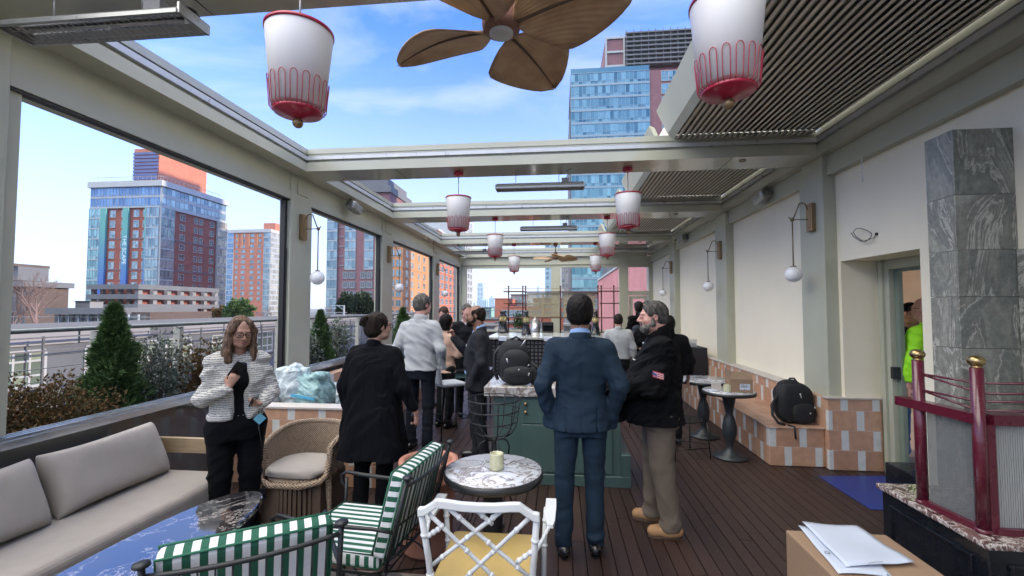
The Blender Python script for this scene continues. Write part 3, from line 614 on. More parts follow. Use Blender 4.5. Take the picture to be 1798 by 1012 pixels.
for i, (u0, u1) in enumerate(((176.5, 187), (216.5, 226), (255, 264.5))):
    xa, xb = at(u0, 420, Y=ay0).x, at(u1, 420, Y=ay0).x
    m = MB(); m.box(xa, ay0-0.5, 5.6, xb, ay0+0.1, 31.0); bn = m.build('banner', 'banner', A)
    txt = ('', 'THE SCAPE', 'Down On The Waterfront')[i]
    if txt: text_mesh('lettering', txt, 1.75 if i == 1 else 1.35, 'banner_text', ((xa+xb)/2, ay0-0.52, 18.6), (R90, R90, 0), bn, 0.01)
# ---------- louvred podium in front of it ----------
P = thing('parking_podium', 'low grey podium with open horizontal bands and white columns before the banner tower', 'building', (-80, 80, GZ))
pX = -72.0; pY0 = at(243, 510, X=pX).y; pY1 = at(385, 510, X=pX).y; pXl = at(152, 510, Y=pY0).x; PT = 1.7+0.0556*72
m = MB(); m.box(pXl+0.8, pY0+1.6, GZ, pX-1.8, pY1, PT-0.7); m.build('wall', 'brick_red', P)
for k in range(4):
    z1 = PT-k*1.72
    m = MB()
    if k < 3: m.box(pXl, pY0, z1-0.85, pX, pY0+0.3, z1)
    m.box(pX-0.3, pY0+0.3 if k < 3 else pY0+22, z1-0.85, pX, pY1, z1); m.build('band', 'concrete_grey', P)
for k in range(7):
    y = pY0+0.6+k*(pY1-pY0-1)/6; m = MB(); m.box(pX-1.3, y, GZ, pX-0.6, y+0.8, PT-0.3); m.build('column', 'panel_white', P)
for k in range(5):
    x_ = pXl+0.3+k*(pX-pXl-3)/4; m = MB(); m.box(x_, pY0+0.5, GZ, x_+0.5, pY0+1.1, PT-0.3); m.build('column', 'brick_brown', P)
# ---------- far orange block ----------
B = thing('apartment_tower', 'orange brick apartment block with a golden sunlit side, far behind the first window column', 'building', (-190, 270, GZ))
bY = 262; bx0 = at(400, 420, Y=bY).x; bx1 = at(472, 420, Y=bY).x; bY2 = at(556, 420, X=bx1).y; BZ = 48.5; bx1 = at(475, 420, Y=bY).x
m = MB(); m.box(bx0, bY, GZ, bx1, bY+26, BZ); m.build('wall', 'brick_orange', B)
m = MB(); m.box(bx0-0.4, bY-0.6, BZ, bx1+0.6, bY+26.5, BZ+2.0); m.build('cornice', 'concrete_pale', B)
m = MB(); m.box(bx1-9, bY+6, BZ+2, bx1-1, bY+20, BZ+7); m.build('penthouse', 'brick_orange', B)
lst = []; W_ = bx1-bx0
for k in range(17):
    z = BZ-3.3*(k+1)
    glazing(B, (bx0, bY), 0, 4.2, z, z+3.3, 1.4, 'win_frame', 'glass_blue', 0.3, 0.5); glazing(B, (bx1-4.2, bY), 0, 4.2, z, z+3.3, 1.4, 'win_frame', 'glass_sky', 0.3, 0.5)
    glazing(B, (bx1, bY), R90, 9.0, z, z+3.3, 1.5, 'win_frame', 'glass_warm', 0.3, 0.9)
    if k < 13: lst += face(B, (bx0, bY), 0, [(s*W_, z+1.5, w_, 1.9, 1, [], 'win_frame', 'glass_sky') for s, w_ in ((0.22, 1.5), (0.37, 2.4), (0.58, 2.4), (0.75, 2.0))])
place_windows(B, lst)
m = MB()
for s in (0.20, 0.30, 0.46, 0.66): m.box(bx0+s*W_+1.1, bY-0.35, BZ-8.6, bx0+s*W_+1.9, bY+0.1, BZ-0.6)
m.build('sunlit_pier', 'brick_tan', B)  # tan brick puts the sunlit tone into the colour of the piers
# ---------- mauve and slate tower ----------
T = thing('apartment_tower', 'mauve and slate brick tower with glass corner balconies, seen between the first two window columns', 'building', (-62, 145, GZ))
cx0, cx1, cy0, cy1, CZ = -72.8, -52.7, 135.3, 155.0, 39.5
m = MB(); m.box(cx0+0.2, cy0+0.2, GZ, cx1, cy1, CZ-1.6); m.build('wall', 'brick_mauve', T)
m = MB(); m.box(cx0-0.3, cy0-0.5, CZ-1.6, cx1+0.5, cy1+0.3, CZ+0.4); m.build('cornice', 'concrete_grey', T)
m = MB(); m.box(cx0+7.8, cy0+1, CZ+0.4, cx1-1.0, cy1-1, CZ+3.2); m.build('penthouse', 'concrete_grey', T)
lst = []
for k in range(17):
    z = CZ-1.6-3.05*(k+1)
    glazing(T, (cx0, cy0), 0, 3.3, z, z+3.05, 1.1, 'win_frame', 'glass_sky', 0.5, 0.3)
    if k < 8:
        for s0, s1 in ((5.6, 9.2), (12.0, 15.0)): glazing(T, (cx0+s0, cy0+0.2), 0, s1-s0, z, z+3.05, 1.2, 'win_frame', 'glass_sky', 0.15, 0.4)
        m = MB(); m.box(cx0+3.5, cy0+0.05, z+1.2, cx0+5.4, cy0+0.21, z+1.5); m.box(cx0+9.4, cy0+0.05, z+0.2, cx0+11.8, cy0+0.19, z+3.0) if False else None; m.build('ledge', 'panel_white', T)
    else:
        for s in (5.9, 8.1, 11.6, 13.8, 17.2, 18.9): lst.append((Vector((cx0+s, cy0+0.13, z+1.4)), 0, 1.45, 1.9, 1, [], 'win_frame', 'glass_sky'))
m = MB()
for s0, s1 in ((5.0, 9.4), (10.8, 15.0), (16.2, 19.9)):
    for k in range(8, 17):
        z = CZ-1.6-3.05*(k+1); m.box(cx0+s0, cy0+0.1, z+0.25, cx0+s1, cy0+0.21, z+2.5)
m.build('slate_panel', 'brick_slate', T)
place_windows(T, lst)
# ---------- street wall of sunlit blocks ----------
def street_block(label, X, u0, u1, zt, wall, wcols, gl, name='apartment_block', z0=GZ, fh=3.1, front=None, split=None, depth=16):
    y0, y1 = at(u0, 480, X=X).y, at(u1, 480, X=X).y
    o = thing(name, label, 'building', (X-8, y0, GZ)); m = MB(); m.box(X-depth, y0, GZ, X, y1, zt); m.build('wall', wall, o)
    m = MB(); m.box(X-depth-0.3, y0-0.3, zt, X+0.4, y1+0.3, zt+0.9); m.build('cornice', 'concrete_pale', o)
    lst = []; n = int((zt-0)/fh)+4; Ln = y1-y0
    for k in range(n):
        z = zt-fh*(k+1)
        for s, w_ in wcols: lst.append((Vector((X, y0+s*Ln, z+1.4)), R90, w_, 2.0, 1, [0.4], 'win_frame', gl))
        if front:
            for s in front: lst.append((Vector((X-s, y0, z+1.4)), 0, 1.5, 1.9, 1, [], 'win_frame', 'glass_sky'))
        if k % 3 == 1: m = MB(); m.box(X-0.1, y0, z-0.2, X+0.12, y1, z+0.25); m.build('brick_course', wall, o)
    place_windows(o, lst); return o
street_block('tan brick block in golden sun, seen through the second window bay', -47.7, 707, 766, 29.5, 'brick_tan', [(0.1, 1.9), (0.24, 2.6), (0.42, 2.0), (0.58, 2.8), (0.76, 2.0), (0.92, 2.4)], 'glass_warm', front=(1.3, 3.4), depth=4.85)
street_block('orange brick block with white window bands, seen through the third window bay', -45.0, 768, 806, 30.5, 'brick_orange', [(0.07, 2.6), (0.2, 3.4), (0.38, 3.4), (0.56, 3.4), (0.74, 3.4), (0.9, 3.4)], 'glass_sky')
street_block('pale yellow tower ending the street wall, left of the hazy far tower', -42.0, 809, 831, 46.0, 'concrete_pale', [(0.08, 2.6), (0.25, 3.4), (0.42, 3.4), (0.6, 3.4), (0.8, 3.4)], 'glass_warm')
# ---------- big glass tower on the right ----------
E_ = thing('glass_tower', 'tall blue glass and brick tower with a louvred crown rising above the roof opening', 'building', (18, 115, GZ))
ex0, ex1, ex2, ey, EZ = 3.1, 21.35, 36.0, 106.0, 58.5
m = MB(); m.box(ex0+0.2, ey+0.15, GZ, ex2, ey+26, EZ-1.2); m.build('wall', 'brick_mauve', E_)
m = MB(); m.box(ex0, ey-0.05, EZ-1.2, ex1, ey+26, EZ); m.build('parapet', 'glass_tower', E_)
m = MB(); m.box(ex0-0.25, ey+0.5, GZ, ex0+0.2, ey+26, EZ-9); m.build('side_wall', 'brick_slate', E_)
k = 0; z = EZ-1.2
while z > GZ+6:
    z -= 3.06; k += 1
    if k < 18: glazing(E_, (ex0, ey), 0, ex1-ex0, z, z+3.06, 0.92, 'glass_trim', 'glass_tower', 0.12, 0.42, rail=0.33)
# lower storeys: brick bands with wide windows (seen through the end screen)
lst = []
for z in (-2.2, 1.2, 5.0, 9.0):
    for s in (2.6, 6.0, 9.4, 12.8, 16.2): lst.append((Vector((ex0+s+0.2, ey+0.14, z+1.3)), 0, 2.7, 2.1, 2, [0.35], 'win_frame', 'glass_tower'))
for k in range(16):
    z = EZ-1.2-3.06*(k+1)
    for s in (ex1+3.6, ex1+5.3, ex1+10.6): lst.append((Vector((s, ey+0.14, z+1.6)), 0, 1.6, 2.3, 1, [0.4], 'win_frame', 'glass_tower'))
place_windows(E_, lst)
hx0 = 12.0; hx1 = 36.0; hy = 112.0
m = MB(); m.box(hx0, hy, EZ-1, hx1, hy+16, 69.2); m.build('crown', 'brick_mauve', E_)
m = MB()
for k in range(3): m.box(hx0-0.15, hy-0.3, 61.6+k*3.6, hx0+4.6, hy-0.02, 62.1+k*3.6)
for x_ in (hx0-0.1, hx0+4.3): m.box(x_, hy-0.35, EZ, x_+0.4, hy-0.05, 69.4)
m.build('crown_frame', 'concrete_pale', E_)
m = MB(); m.box(hx0+4.9, hy-0.9, 61.0, hx1, hy-0.1, 69.5); m.build('crown_screen', 'screen_dark', E_)
m = MB()
for k in range(8): m.box(hx0+4.7, hy-1.6, 61.3+k*1.12, hx1, hy-1.0, 61.65+k*1.12)
for k in range(12): m.box(hx0+4.9+k*1.75, hy-1.5, 61.0, hx0+5.05+k*1.75, hy-1.1, 70.1)
m.build('crown_louvre', 'concrete_grey', E_)
m = MB(); xa = at(1154, 50, Y=118).x; m.tube([(xa, 118, 69.2), (xa, 118, 74)], [0.25, 0.08], 6); m.build('mast', 'win_frame', E_)
# ---------- slim towers and skyline ----------
def far_tower(label, u0, u1, v, Y, wall, gl=None, name='far_tower', depth=20, floors=0, cat='building', inset=0.0):
    xa, xb = at(u0, 520, Y=Y).x, at(u1, 520, Y=Y).x; zt = at((u0+u1)/2, v, Y=Y).z
    o = thing(name, label, cat, ((xa+xb)/2, Y, GZ)); m = MB()
    if inset: m.prism([(xa, Y), (xb, Y), (xb, Y+depth), (xa, Y+depth)], GZ, zt-(zt)*0.08); q = (xb-xa)*inset; m.box(xa+q, Y+1, zt-zt*0.08, xb-q, Y+depth-1, zt)
    else: m.box(xa, Y, GZ, xb, Y+depth, zt)
    m.build('wall', wall, o)
    m = MB(); nr = int((zt-GZ)/ (4.0*Y/400)); nc = max(2, int((xb-xa)/(3.5*Y/400)))
    for i in range(nc):
        for j in range(nr):
            wx = (xb-xa)/nc; wz = (zt-GZ)/nr; m.box(xa+i*wx+wx*0.22, Y-0.25, GZ+j*wz+wz*0.3, xa+(i+1)*wx-wx*0.22, Y+0.1, GZ+(j+1)*wz-wz*0.12)
    g_ = m.build('window_grid', gl or 'glass_sky', o); g_['kind'] = 'stuff'
    return o
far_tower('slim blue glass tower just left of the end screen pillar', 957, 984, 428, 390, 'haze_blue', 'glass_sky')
far_tower('cream concrete tower with small square windows right of the end screen pillar', 986, 999, 440, 330, 'panel_white', 'glass_warm')
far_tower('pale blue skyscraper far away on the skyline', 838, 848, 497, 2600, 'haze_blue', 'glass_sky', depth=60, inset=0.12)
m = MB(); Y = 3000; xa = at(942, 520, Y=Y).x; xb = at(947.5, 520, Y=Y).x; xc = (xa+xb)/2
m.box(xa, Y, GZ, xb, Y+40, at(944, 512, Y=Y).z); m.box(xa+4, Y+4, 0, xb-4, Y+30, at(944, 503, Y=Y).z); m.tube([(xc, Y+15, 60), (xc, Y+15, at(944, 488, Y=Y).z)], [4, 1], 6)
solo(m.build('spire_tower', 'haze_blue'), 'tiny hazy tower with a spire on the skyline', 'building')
rg = random.Random(5)
for i in range(12):
    u = 824+i*11.5+rg.uniform(-2, 2); Y = rg.uniform(1500, 2600); v = rg.uniform(521, 535)
    xa = at(u, 520, Y=Y).x; wd = rg.uniform(12, 32); m = MB(); m.box(xa, Y, GZ, xa+wd, Y+30, at(u, v, Y=Y).z); m.box(xa+wd*0.3, Y+5, GZ, xa+wd*0.6, Y+20, at(u, v, Y=Y).z+rg.uniform(3, 9))
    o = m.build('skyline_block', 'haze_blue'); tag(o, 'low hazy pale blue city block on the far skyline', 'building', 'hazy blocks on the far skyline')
# ---------- roofs beyond the end screen ----------
def low_block(label, u0, u1, v, Y, wall, depth, rows=0, name='low_building', trim=True, cols=4):
    xa, xb = at(u0, 520, Y=Y).x, at(u1, 520, Y=Y).x; zt = at((u0+u1)/2, v, Y=Y).z
    o = thing(name, label, 'building', ((xa+xb)/2, Y, GZ)); m = MB(); m.box(xa, Y, GZ, xb, Y+depth, zt-0.3); m.build('wall', wall, o)
    m = MB(); m.box(xa-0.15, Y-0.15, zt-0.3, xb+0.15, Y+depth+0.15, zt); m.build('roof', 'roof_grey' if trim else wall, o)
    for r in range(rows):
        for c in range(cols):
            x_ = xa+(c+0.5)*(xb-xa)/cols; p = bpy.data.objects.new('window', win_mesh(1.5, 1.7, 1, [0.5], 'win_frame', 'glass_sky')); C.objects.link(p); p.parent = o; p.location = Vector((x_, Y, zt-1.9-3.2*r))-origin(o)
    return o
low_block('orange brick box of a building on the roofline behind the lanterns', 869, 893, 524, 130, 'brick_orange', 20, trim=False)
low_block('wide orange brick building with a flat roof behind the bar rack', 883, 950, 538, 118, 'brick_orange', 12, rows=2, trim=False, cols=8)
low_block('small cream roof house with railings above the orange building', 897, 922, 517, 150, 'panel_white', 16, rows=1)
low_block('orange brick building behind the amber screens', 936, 990, 524, 140, 'brick_orange', 18, rows=2, cols=6)
low_block('green copper roofed building low on the skyline', 838, 858, 540, 160, 'copper_green', 14, rows=2)
low_block('low building with a pale roof under the skyline', 842, 880, 560, 100, 'brick_orange', 16, rows=2, cols=5)
low_block('cream low building behind the glass at the end of the bar', 820, 868, 572, 70, 'panel_white', 14, rows=2, cols=5)
low_block('red brick low building behind the glass right of the cream one', 870, 930, 566, 80, 'brick_red', 12, rows=2, cols=6)
pk = thing('brick_building', 'long pink brick building with a sloping look running away beyond the end screen', 'building', (9, 40, GZ))
pk['label'] = 'long pink brick building running away beyond the end screen and its door'
m = MB(); m.box(6.0, 19, GZ, 14, 70, 5.7); m.build('wall', 'brick_pink', pk); m = MB(); m.box(5.9, 18.9, 5.7, 14.1, 70.1, 5.95); m.build('coping', 'concrete_pale', pk)
m = MB()
for k in range(9): m.box(6.3+0.05*k, 30, 6.1+k*0.28, 6.4+0.05*k, 68, 6.25+k*0.28)
m.build('roof_screen', 'concrete_grey', pk)
H = thing('apartment_tower', 'plain brick tower added out of sight to shade the banner tower', 'building', (50, 128, GZ)); H['label'] = 'tall unseen brick tower added behind the big glass tower for its shadow'  # unseen tower added to cast shade on the banner tower
m = MB(); m.box(44, 117, GZ, 62, 139.5, 92); m.build('wall', 'brick_brown', H)
lst = [(Vector((44+2+s*3.5, 117, 5+k*3.3)), 0, 1.8, 1.9, 1, [0.5], 'win_frame', 'glass_dark') for s in range(5) for k in range(26)]
place_windows(H, lst)
# ---------- the roofs and houses on the left ----------
o = thing('modern_house', 'brown brick flat roofed building with a planted roof edge at the far left', 'building', (-66, 52, GZ))
m = MB(); m.box(-90, 50, GZ, at(121, 500, Y=55).x, 55, 4.3); m.build('wall', 'brick_brown', o)
m = MB(); m.box(-90, 51, 5.2, at(86, 470, Y=54.5).x, 54.5, 7.0); m.build('upper_block', 'concrete_grey', o)
m = MB(); m.box(-90, 49.3, 4.3, at(131, 500, Y=55.3).x, 55.3, 5.0); m.build('roof', 'concrete_grey', o)
m = MB(); m.box(-90, 50.6, 7.0, at(88, 470, Y=54.8).x, 54.8, 7.35); m.build('roof', 'brick_brown', o)
for k in range(12):
    p = bpy.data.objects.new('window', win_mesh(1.6, 2.4, 1, [], 'win_frame_dark', 'glass_dark')); C.objects.link(p); p.parent = o; p.location = Vector((-66.6-2.2*k, 50, 2.4))-origin(o)
for k in range(10):
    p = bpy.data.objects.new('window', win_mesh(1.9, 1.6, 1, [], 'win_frame_dark', 'glass_dark')); C.objects.link(p); p.parent = o; p.location = Vector((-67.6-2.6*k, 50, -0.3))-origin(o)
o = thing('low_building', 'low building with a dark glazed gallery and grey roof behind the conifer', 'building', (-45, 45, GZ))
xa, xb = at(98, 545, Y=42).x, at(272, 545, Y=42).x; z0 = at(150, 541, Y=42).z
m = MB(); m.box(xa, 42, GZ, xb, 52, z0-1.6); m.box(xa, 43.5, z0-1.6, xb-2, 52, z0-0.45); m.build('wall', 'brick_brown', o)
m = MB(); m.box(xa-0.3, 41.2, z0-0.65, at(207, 545, Y=42).x, 52.3, z0); m.build('roof', 'concrete_grey', o)
for k in range(9):
    x_ = xa+0.8+k*(xb-xa-1.2)/9; m = MB(); m.box(x_, 41.6, GZ, x_+0.12, 41.75, z0-0.65); m.build('post', 'win_frame', o)
m = MB(); m.box(xa, 41.9, z0-2.4, xb-1.0, 41.98, z0-0.7); m.build('glass_panel', 'glass_dark', o)
m = MB(); m.box(xa-25, 41.5, z0-1.75, xb, 41.56, z0-1.70); m.box(xa-25, 41.5, z0-0.95, xb, 41.56, z0-0.90)
for k in range(60): m.box(xa-24+k*0.62, 41.5, z0-3.0, xa-23.96+k*0.62, 41.54, z0-1.75)
m.build('railing', 'win_frame', o)
m = MB(); m.box(xa-26, 42.2, GZ, xa-0.5, 50, z0-2.8); m.build('wall', 'brick_brown', o)
# long pale facade right below the railing
Gp = thing('apartment_house', 'long pale panelled apartment house with green tinted windows below the cable railing', 'building', (-30, 40, GZ))
gx = -24.0; m = MB(); m.box(gx-7, 2, GZ, gx, 95, 0.55); m.build('wall', 'panel_steel', Gp)
m = MB(); m.box(gx-7.2, 1.8, 0.55, gx+0.15, 95.2, 0.75); m.build('roof', 'roof_grey', Gp)
lst = []
for k in range(3):
    zb = -0.05-3.15*k
    m = MB(); y = 2.5
    while y < 92:
        m.box(gx, y, zb, gx+0.12, y+3.9, zb+0.58)
        y += 4.0+(1.8 if int(y/4) % 3 == 2 else 0)
    m.build('white_panel', 'panel_white', Gp)
    y = 4.5; j = 0
    while y < 88: lst.append((Vector((gx, y, zb-1.05)), R90, 1.9 if j % 3 else 1.3, 1.6, 1+(j % 2), [0.3, 0.72], 'win_frame', 'glass_green')); y += 2.5+(0.9 if j % 3 == 2 else 0); j += 1
place_windows(Gp, lst)
m = MB()
for y in range(3, 94, 3): m.box(gx+0.9, y, -8, gx+0.98, y+0.08, 0.4)
for z in (0.3, -0.3, -1.9, -3.4, -5.0): m.box(gx+0.88, 3, z, gx+0.96, 93, z+0.07)
m.build('balcony_grid', 'rail_steel', Gp)
rf = thing('roof_house', 'small white plant room on the roof behind the left conifer', 'building', (-46, 60, 0)); m = MB(); xq = at(132, 540, Y=60).x; m.box(xq, 60, GZ, xq+2.4, 62, at(140, 530, Y=60).z); m.build('wall', 'panel_white', rf); m = MB(); m.box(xq-0.1, 59.9, at(140, 530, Y=60).z, xq+2.5, 62.1, at(140, 528.5, Y=60).z); m.build('roof', 'roof_grey', rf)
mt = thing('roof_terrace', 'white railed roof terrace with low sheds between the conifer and the far trees', 'building', (-30, 60, 0))
m = MB(); m.box(-44, 56, GZ, -27, 75, -0.2); m.build('wall', 'concrete_grey', mt)
m = MB()
for k in range(14): m.box(-43.5+k*1.2, 56, -0.2, -43.42+k*1.2, 56.08, 1.0)
m.box(-43.5, 56, 1.0, -27.4, 56.08, 1.06); m.box(-43.5, 56, 0.4, -27.4, 56.08, 0.44); m.build('railing', 'win_frame', mt)
gy = thing('roof_gantry', 'white steel gantry arm on a distant roof left of the dark trees', 'mast', (-30, 52, 0)); p0 = at(604, 558, Y=50); p1 = at(604, 537, Y=50); p2 = at(581, 537, Y=50)
m = MB(); m.beam((p0.x, 50, -3), (p1.x, 50, p1.z), 0.16, 0.16); m.build('post', 'win_frame', gy); m = MB(); m.beam((p1.x+0.1, 50, p1.z), (p2.x, 50, p2.z), 0.12, 0.1); m.beam((p1.x, 50, p1.z-0.5), (p2.x+0.8, 50, p2.z), 0.07, 0.07); m.build('arm', 'win_frame', gy)
# ================= materials of the things =================
mat('lamp_red', (0.42, 0.012, 0.05), 0.3, var=0.08, coat=0.3); mat('shade_white', (0.80, 0.81, 0.84), 0.55, var=0.015, bump=0.05, bscale=300)
mat('heater_grey', (0.33, 0.34, 0.33), 0.3, 0.55, var=0.08, scale=14); mat('heater_bright', (0.8, 0.8, 0.8), 0.12, 1.0, var=0.05); mat('cable_grey', (0.25, 0.25, 0.25), 0.6)
mat('fan_wood', (0.22, 0.105, 0.075), 0.5, var=0.2, scale=10)
def leafmat():
    m, t, b = newmat('fan_blade'); v = coords(t)
    s = t.nodes.new('ShaderNodeSeparateXYZ'); t.links.new(v, s.inputs[0])
    an = nd(t, 'ShaderNodeMath', operation='ABSOLUTE'); t.links.new(s.outputs[1], an.inputs[0])
    w_ = nd(t, 'ShaderNodeMath', operation='ARCTAN2'); ad = nd(t, 'ShaderNodeMath', operation='ADD'); ad.inputs[1].default_value = 0.25; t.links.new(s.outputs[0], ad.inputs[0])
    t.links.new(an.outputs[0], w_.inputs[0]); t.links.new(ad.outputs[0], w_.inputs[1])
    mu = nd(t, 'ShaderNodeMath', operation='MULTIPLY'); mu.inputs[1].default_value = 150.0; t.links.new(w_.outputs[0], mu.inputs[0])
    sn = nd(t, 'ShaderNodeMath', operation='SINE'); t.links.new(mu.outputs[0], sn.inputs[0])
    n = nd(t, 'ShaderNodeTexNoise', Scale=9.0, Detail=6.0); t.links.new(v, n.inputs['Vector'])
    r = t.nodes.new('ShaderNodeValToRGB'); r.color_ramp.elements[0].position = 0.3; r.color_ramp.elements[0].color = (0.36, 0.225, 0.14, 1); r.color_ramp.elements[1].position = 0.7; r.color_ramp.elements[1].color = (0.54, 0.38, 0.22, 1)
    t.links.new(n.outputs[0], r.inputs[0]); t.links.new(r.outputs[0], b.inputs['Base Color']); b.inputs['Roughness'].default_value = 0.55
    bp = nd(t, 'ShaderNodeBump', Strength=0.3, Distance=0.003); t.links.new(sn.outputs[0], bp.inputs['Height']); t.links.new(bp.outputs[0], b.inputs['Normal'])
leafmat()
mat('fan_rib', (0.09, 0.06, 0.045), 0.6); mat('frosted', (0.55, 0.57, 0.57), 0.4)
mat('sofa_fabric', (0.315, 0.28, 0.245), 0.95, var=0.06, scale=12, bump=0.5, bscale=600, sheen=0.2); mat('cushion_fabric', (0.345, 0.31, 0.275), 0.95, var=0.05, scale=9, bump=0.5, bscale=550, sheen=0.2)
mat('pale_wood', (0.34, 0.25, 0.15), 0.5, var=0.18, scale=4, stretch=(1, 12, 12)); mat('rattan_dark', (0.085, 0.055, 0.036), 0.6)
def wicker():
    m, t, b = newmat('wicker'); v = coords(t)
    s = t.nodes.new('ShaderNodeSeparateXYZ'); t.links.new(v, s.inputs[0])
    def M(op, a, bb=None):
        n = nd(t, 'ShaderNodeMath', operation=op)
        for i, q in enumerate((a, bb)):
            if q is None: continue
            if isinstance(q, (int, float)): n.inputs[i].default_value = q
            else: t.links.new(q, n.inputs[i])
        return n.outputs[0]
    an = M('MULTIPLY', M('ARCTAN2', s.outputs[0], s.outputs[1]), 75.0)
    z = M('MULTIPLY', s.outputs[2], 330.0)
    h = M('MULTIPLY', M('SINE', an), M('SINE', z))
    n = nd(t, 'ShaderNodeTexNoise', Scale=45.0, Detail=4.0); t.links.new(v, n.inputs['Vector'])
    r = t.nodes.new('ShaderNodeValToRGB'); r.color_ramp.elements[0].position = 0.1; r.color_ramp.elements[0].color = (0.17, 0.115, 0.075, 1); r.color_ramp.elements[1].position = 0.6; r.color_ramp.elements[1].color = (0.38, 0.285, 0.20, 1)
    mx_ = M('ADD', M('MULTIPLY', h, 0.35), n.outputs[0]); t.links.new(mx_, r.inputs[0]); t.links.new(r.outputs[0], b.inputs['Base Color']); b.inputs['Roughness'].default_value = 0.6
    bp = nd(t, 'ShaderNodeBump', Strength=0.9, Distance=0.006); t.links.new(h, bp.inputs['Height']); t.links.new(bp.outputs[0], b.inputs['Normal'])
wicker()
marble('marble_white', (0.46, 0.48, 0.53), (0.16, 0.13, 0.12), 7.0, 0.12, thin=0.045, dist=0.9, light=(0.56, 0.59, 0.65))
marble('marble_black', (0.012, 0.012, 0.014), (0.34, 0.31, 0.29), 2.6, 0.05, thin=0.007, dist=1.0, light=(0.02, 0.019, 0.02)); MATS['marble_black'].node_tree.nodes['Principled BSDF'].inputs['Specular IOR Level'].default_value = 1.0; MATS['marble_black'].node_tree.nodes['Principled BSDF'].inputs['IOR'].default_value = 1.9
marble('marble_island', (0.46, 0.44, 0.43), (0.18, 0.14, 0.12), 2.4, 0.2, thin=0.06, dist=1.8, light=(0.62, 0.61, 0.60))
marble('marble_plum', (0.10, 0.06, 0.055), (0.62, 0.58, 0.55), 9.0, 0.15, thin=0.05, dist=2.5, light=(0.16, 0.10, 0.09))
marble('marble_bar', (0.50, 0.52, 0.50), (0.30, 0.31, 0.30), 3.0, 0.15, thin=0.05)
stripes('stripe_x', (0.60, 0.62, 0.64), (0.010, 0.085, 0.05), 0.050, 0, 0.5, alt=2); stripes('stripe_seat', (0.60, 0.62, 0.64), (0.010, 0.085, 0.05), 0.050, 0, 0.5, alt=1)
mat('piping_green', (0.012, 0.10, 0.055), 0.8)
mat('white_enamel', (0.60, 0.63, 0.65), 0.32, var=0.03, scale=10, coat=0.2); mat('yellow_vinyl', (0.46, 0.335, 0.13), 0.38, var=0.06, scale=5, bump=0.12, bscale=150)
mat('table_black', (0.018, 0.019, 0.021), 0.4, var=0.2, coat=0.15); mat('terracotta', (0.40, 0.18, 0.125), 0.75, var=0.12, scale=6, bump=0.15, bscale=90, dirt=(0.44, 0.24, 0.18)); mat('pot_inside', (0.42, 0.17, 0.11), 0.8)
mat('island_green', (0.062, 0.112, 0.105), 0.4, var=0.07, scale=3, coat=0.1); mat('cast_iron', (0.035, 0.042, 0.048), 0.45, 0.3, var=0.25, scale=14)
mat('bag_black', (0.008, 0.009, 0.012), 0.75, var=0.25, scale=20, bump=0.3, bscale=200); mat('bag_strap', (0.014, 0.015, 0.02), 0.6); mat('buckle', (0.55, 0.57, 0.6), 0.3, 0.6)
mat('cardboard', (0.28, 0.185, 0.12), 0.8, var=0.06, scale=5, bump=0.1, bscale=60); mat('cardboard_dark', (0.24, 0.17, 0.115), 0.85, var=0.08); mat('paper', (0.50, 0.56, 0.68), 0.7, var=0.02, scale=4); mat('ink', (0.03, 0.035, 0.05), 0.6); mat('ink_pale', (0.35, 0.40, 0.5), 0.7)
mat('plum_paint', (0.095, 0.010, 0.024), 0.28, var=0.1, scale=6, coat=0.4); mat('black_lacquer', (0.007, 0.009, 0.013), 0.28, var=0.15, coat=0.3); mat('brass_knob', (0.40, 0.29, 0.14), 0.28, 0.95, var=0.15, scale=30)
glass('panel_glass', (0.16, 0.17, 0.175), 0.62, 0.12, 0.7)
def fluted():
    m, t, b = newmat('fluted_glass'); v = coords(t); s = t.nodes.new('ShaderNodeSeparateXYZ'); t.links.new(v, s.inputs[0])
    mu = nd(t, 'ShaderNodeMath', operation='MULTIPLY'); mu.inputs[1].default_value = 2*pi/0.0105; t.links.new(s.outputs[0], mu.inputs[0]); sn = nd(t, 'ShaderNodeMath', operation='SINE'); t.links.new(mu.outputs[0], sn.inputs[0])
    bp = nd(t, 'ShaderNodeBump', Strength=1.0, Distance=0.004); t.links.new(sn.outputs[0], bp.inputs['Height']); t.links.new(bp.outputs[0], b.inputs['Normal'])
    b.inputs['Base Color'].default_value = (0.58, 0.60, 0.60, 1); b.inputs['Roughness'].default_value = 0.12; b.inputs['Alpha'].default_value = 0.7
fluted()
mat('blue_film', (0.010, 0.034, 0.22), 0.35, var=0.15, scale=3); mat('amber_panel', (0.40, 0.33, 0.19), 0.4); glass('amber_glass', (0.42, 0.36, 0.22), 0.5, 0.2, 0.5); mat('pipe_brown', (0.13, 0.06, 0.045), 0.4, 0.5)
glass('votive_glass', (0.62, 0.62, 0.42), 0.72, 0.06, 1.0); glass('plastic_wrap', (0.74, 0.88, 0.90), 0.62, 0.25, 0.8); mat('bubble_white', (0.46, 0.54, 0.58), 0.35, var=0.08, scale=20, bump=1.0, bscale=55); mat('bubble_aqua', (0.30, 0.48, 0.49), 0.35, var=0.1, scale=20, bump=1.0, bscale=55); mat('tape_blue', (0.10, 0.42, 0.66), 0.4)
mat('lantern_glass', (0.70, 0.62, 0.28), 0.2, var=0.1); mat('steel', (0.5, 0.5, 0.5), 0.3, 0.8, var=0.15); mat('white_cloth', (0.42, 0.45, 0.49), 0.85, var=0.05, bump=0.4, bscale=12)
mat('blue_sheet', (0.25, 0.45, 0.66), 0.6, var=0.15, scale=7)

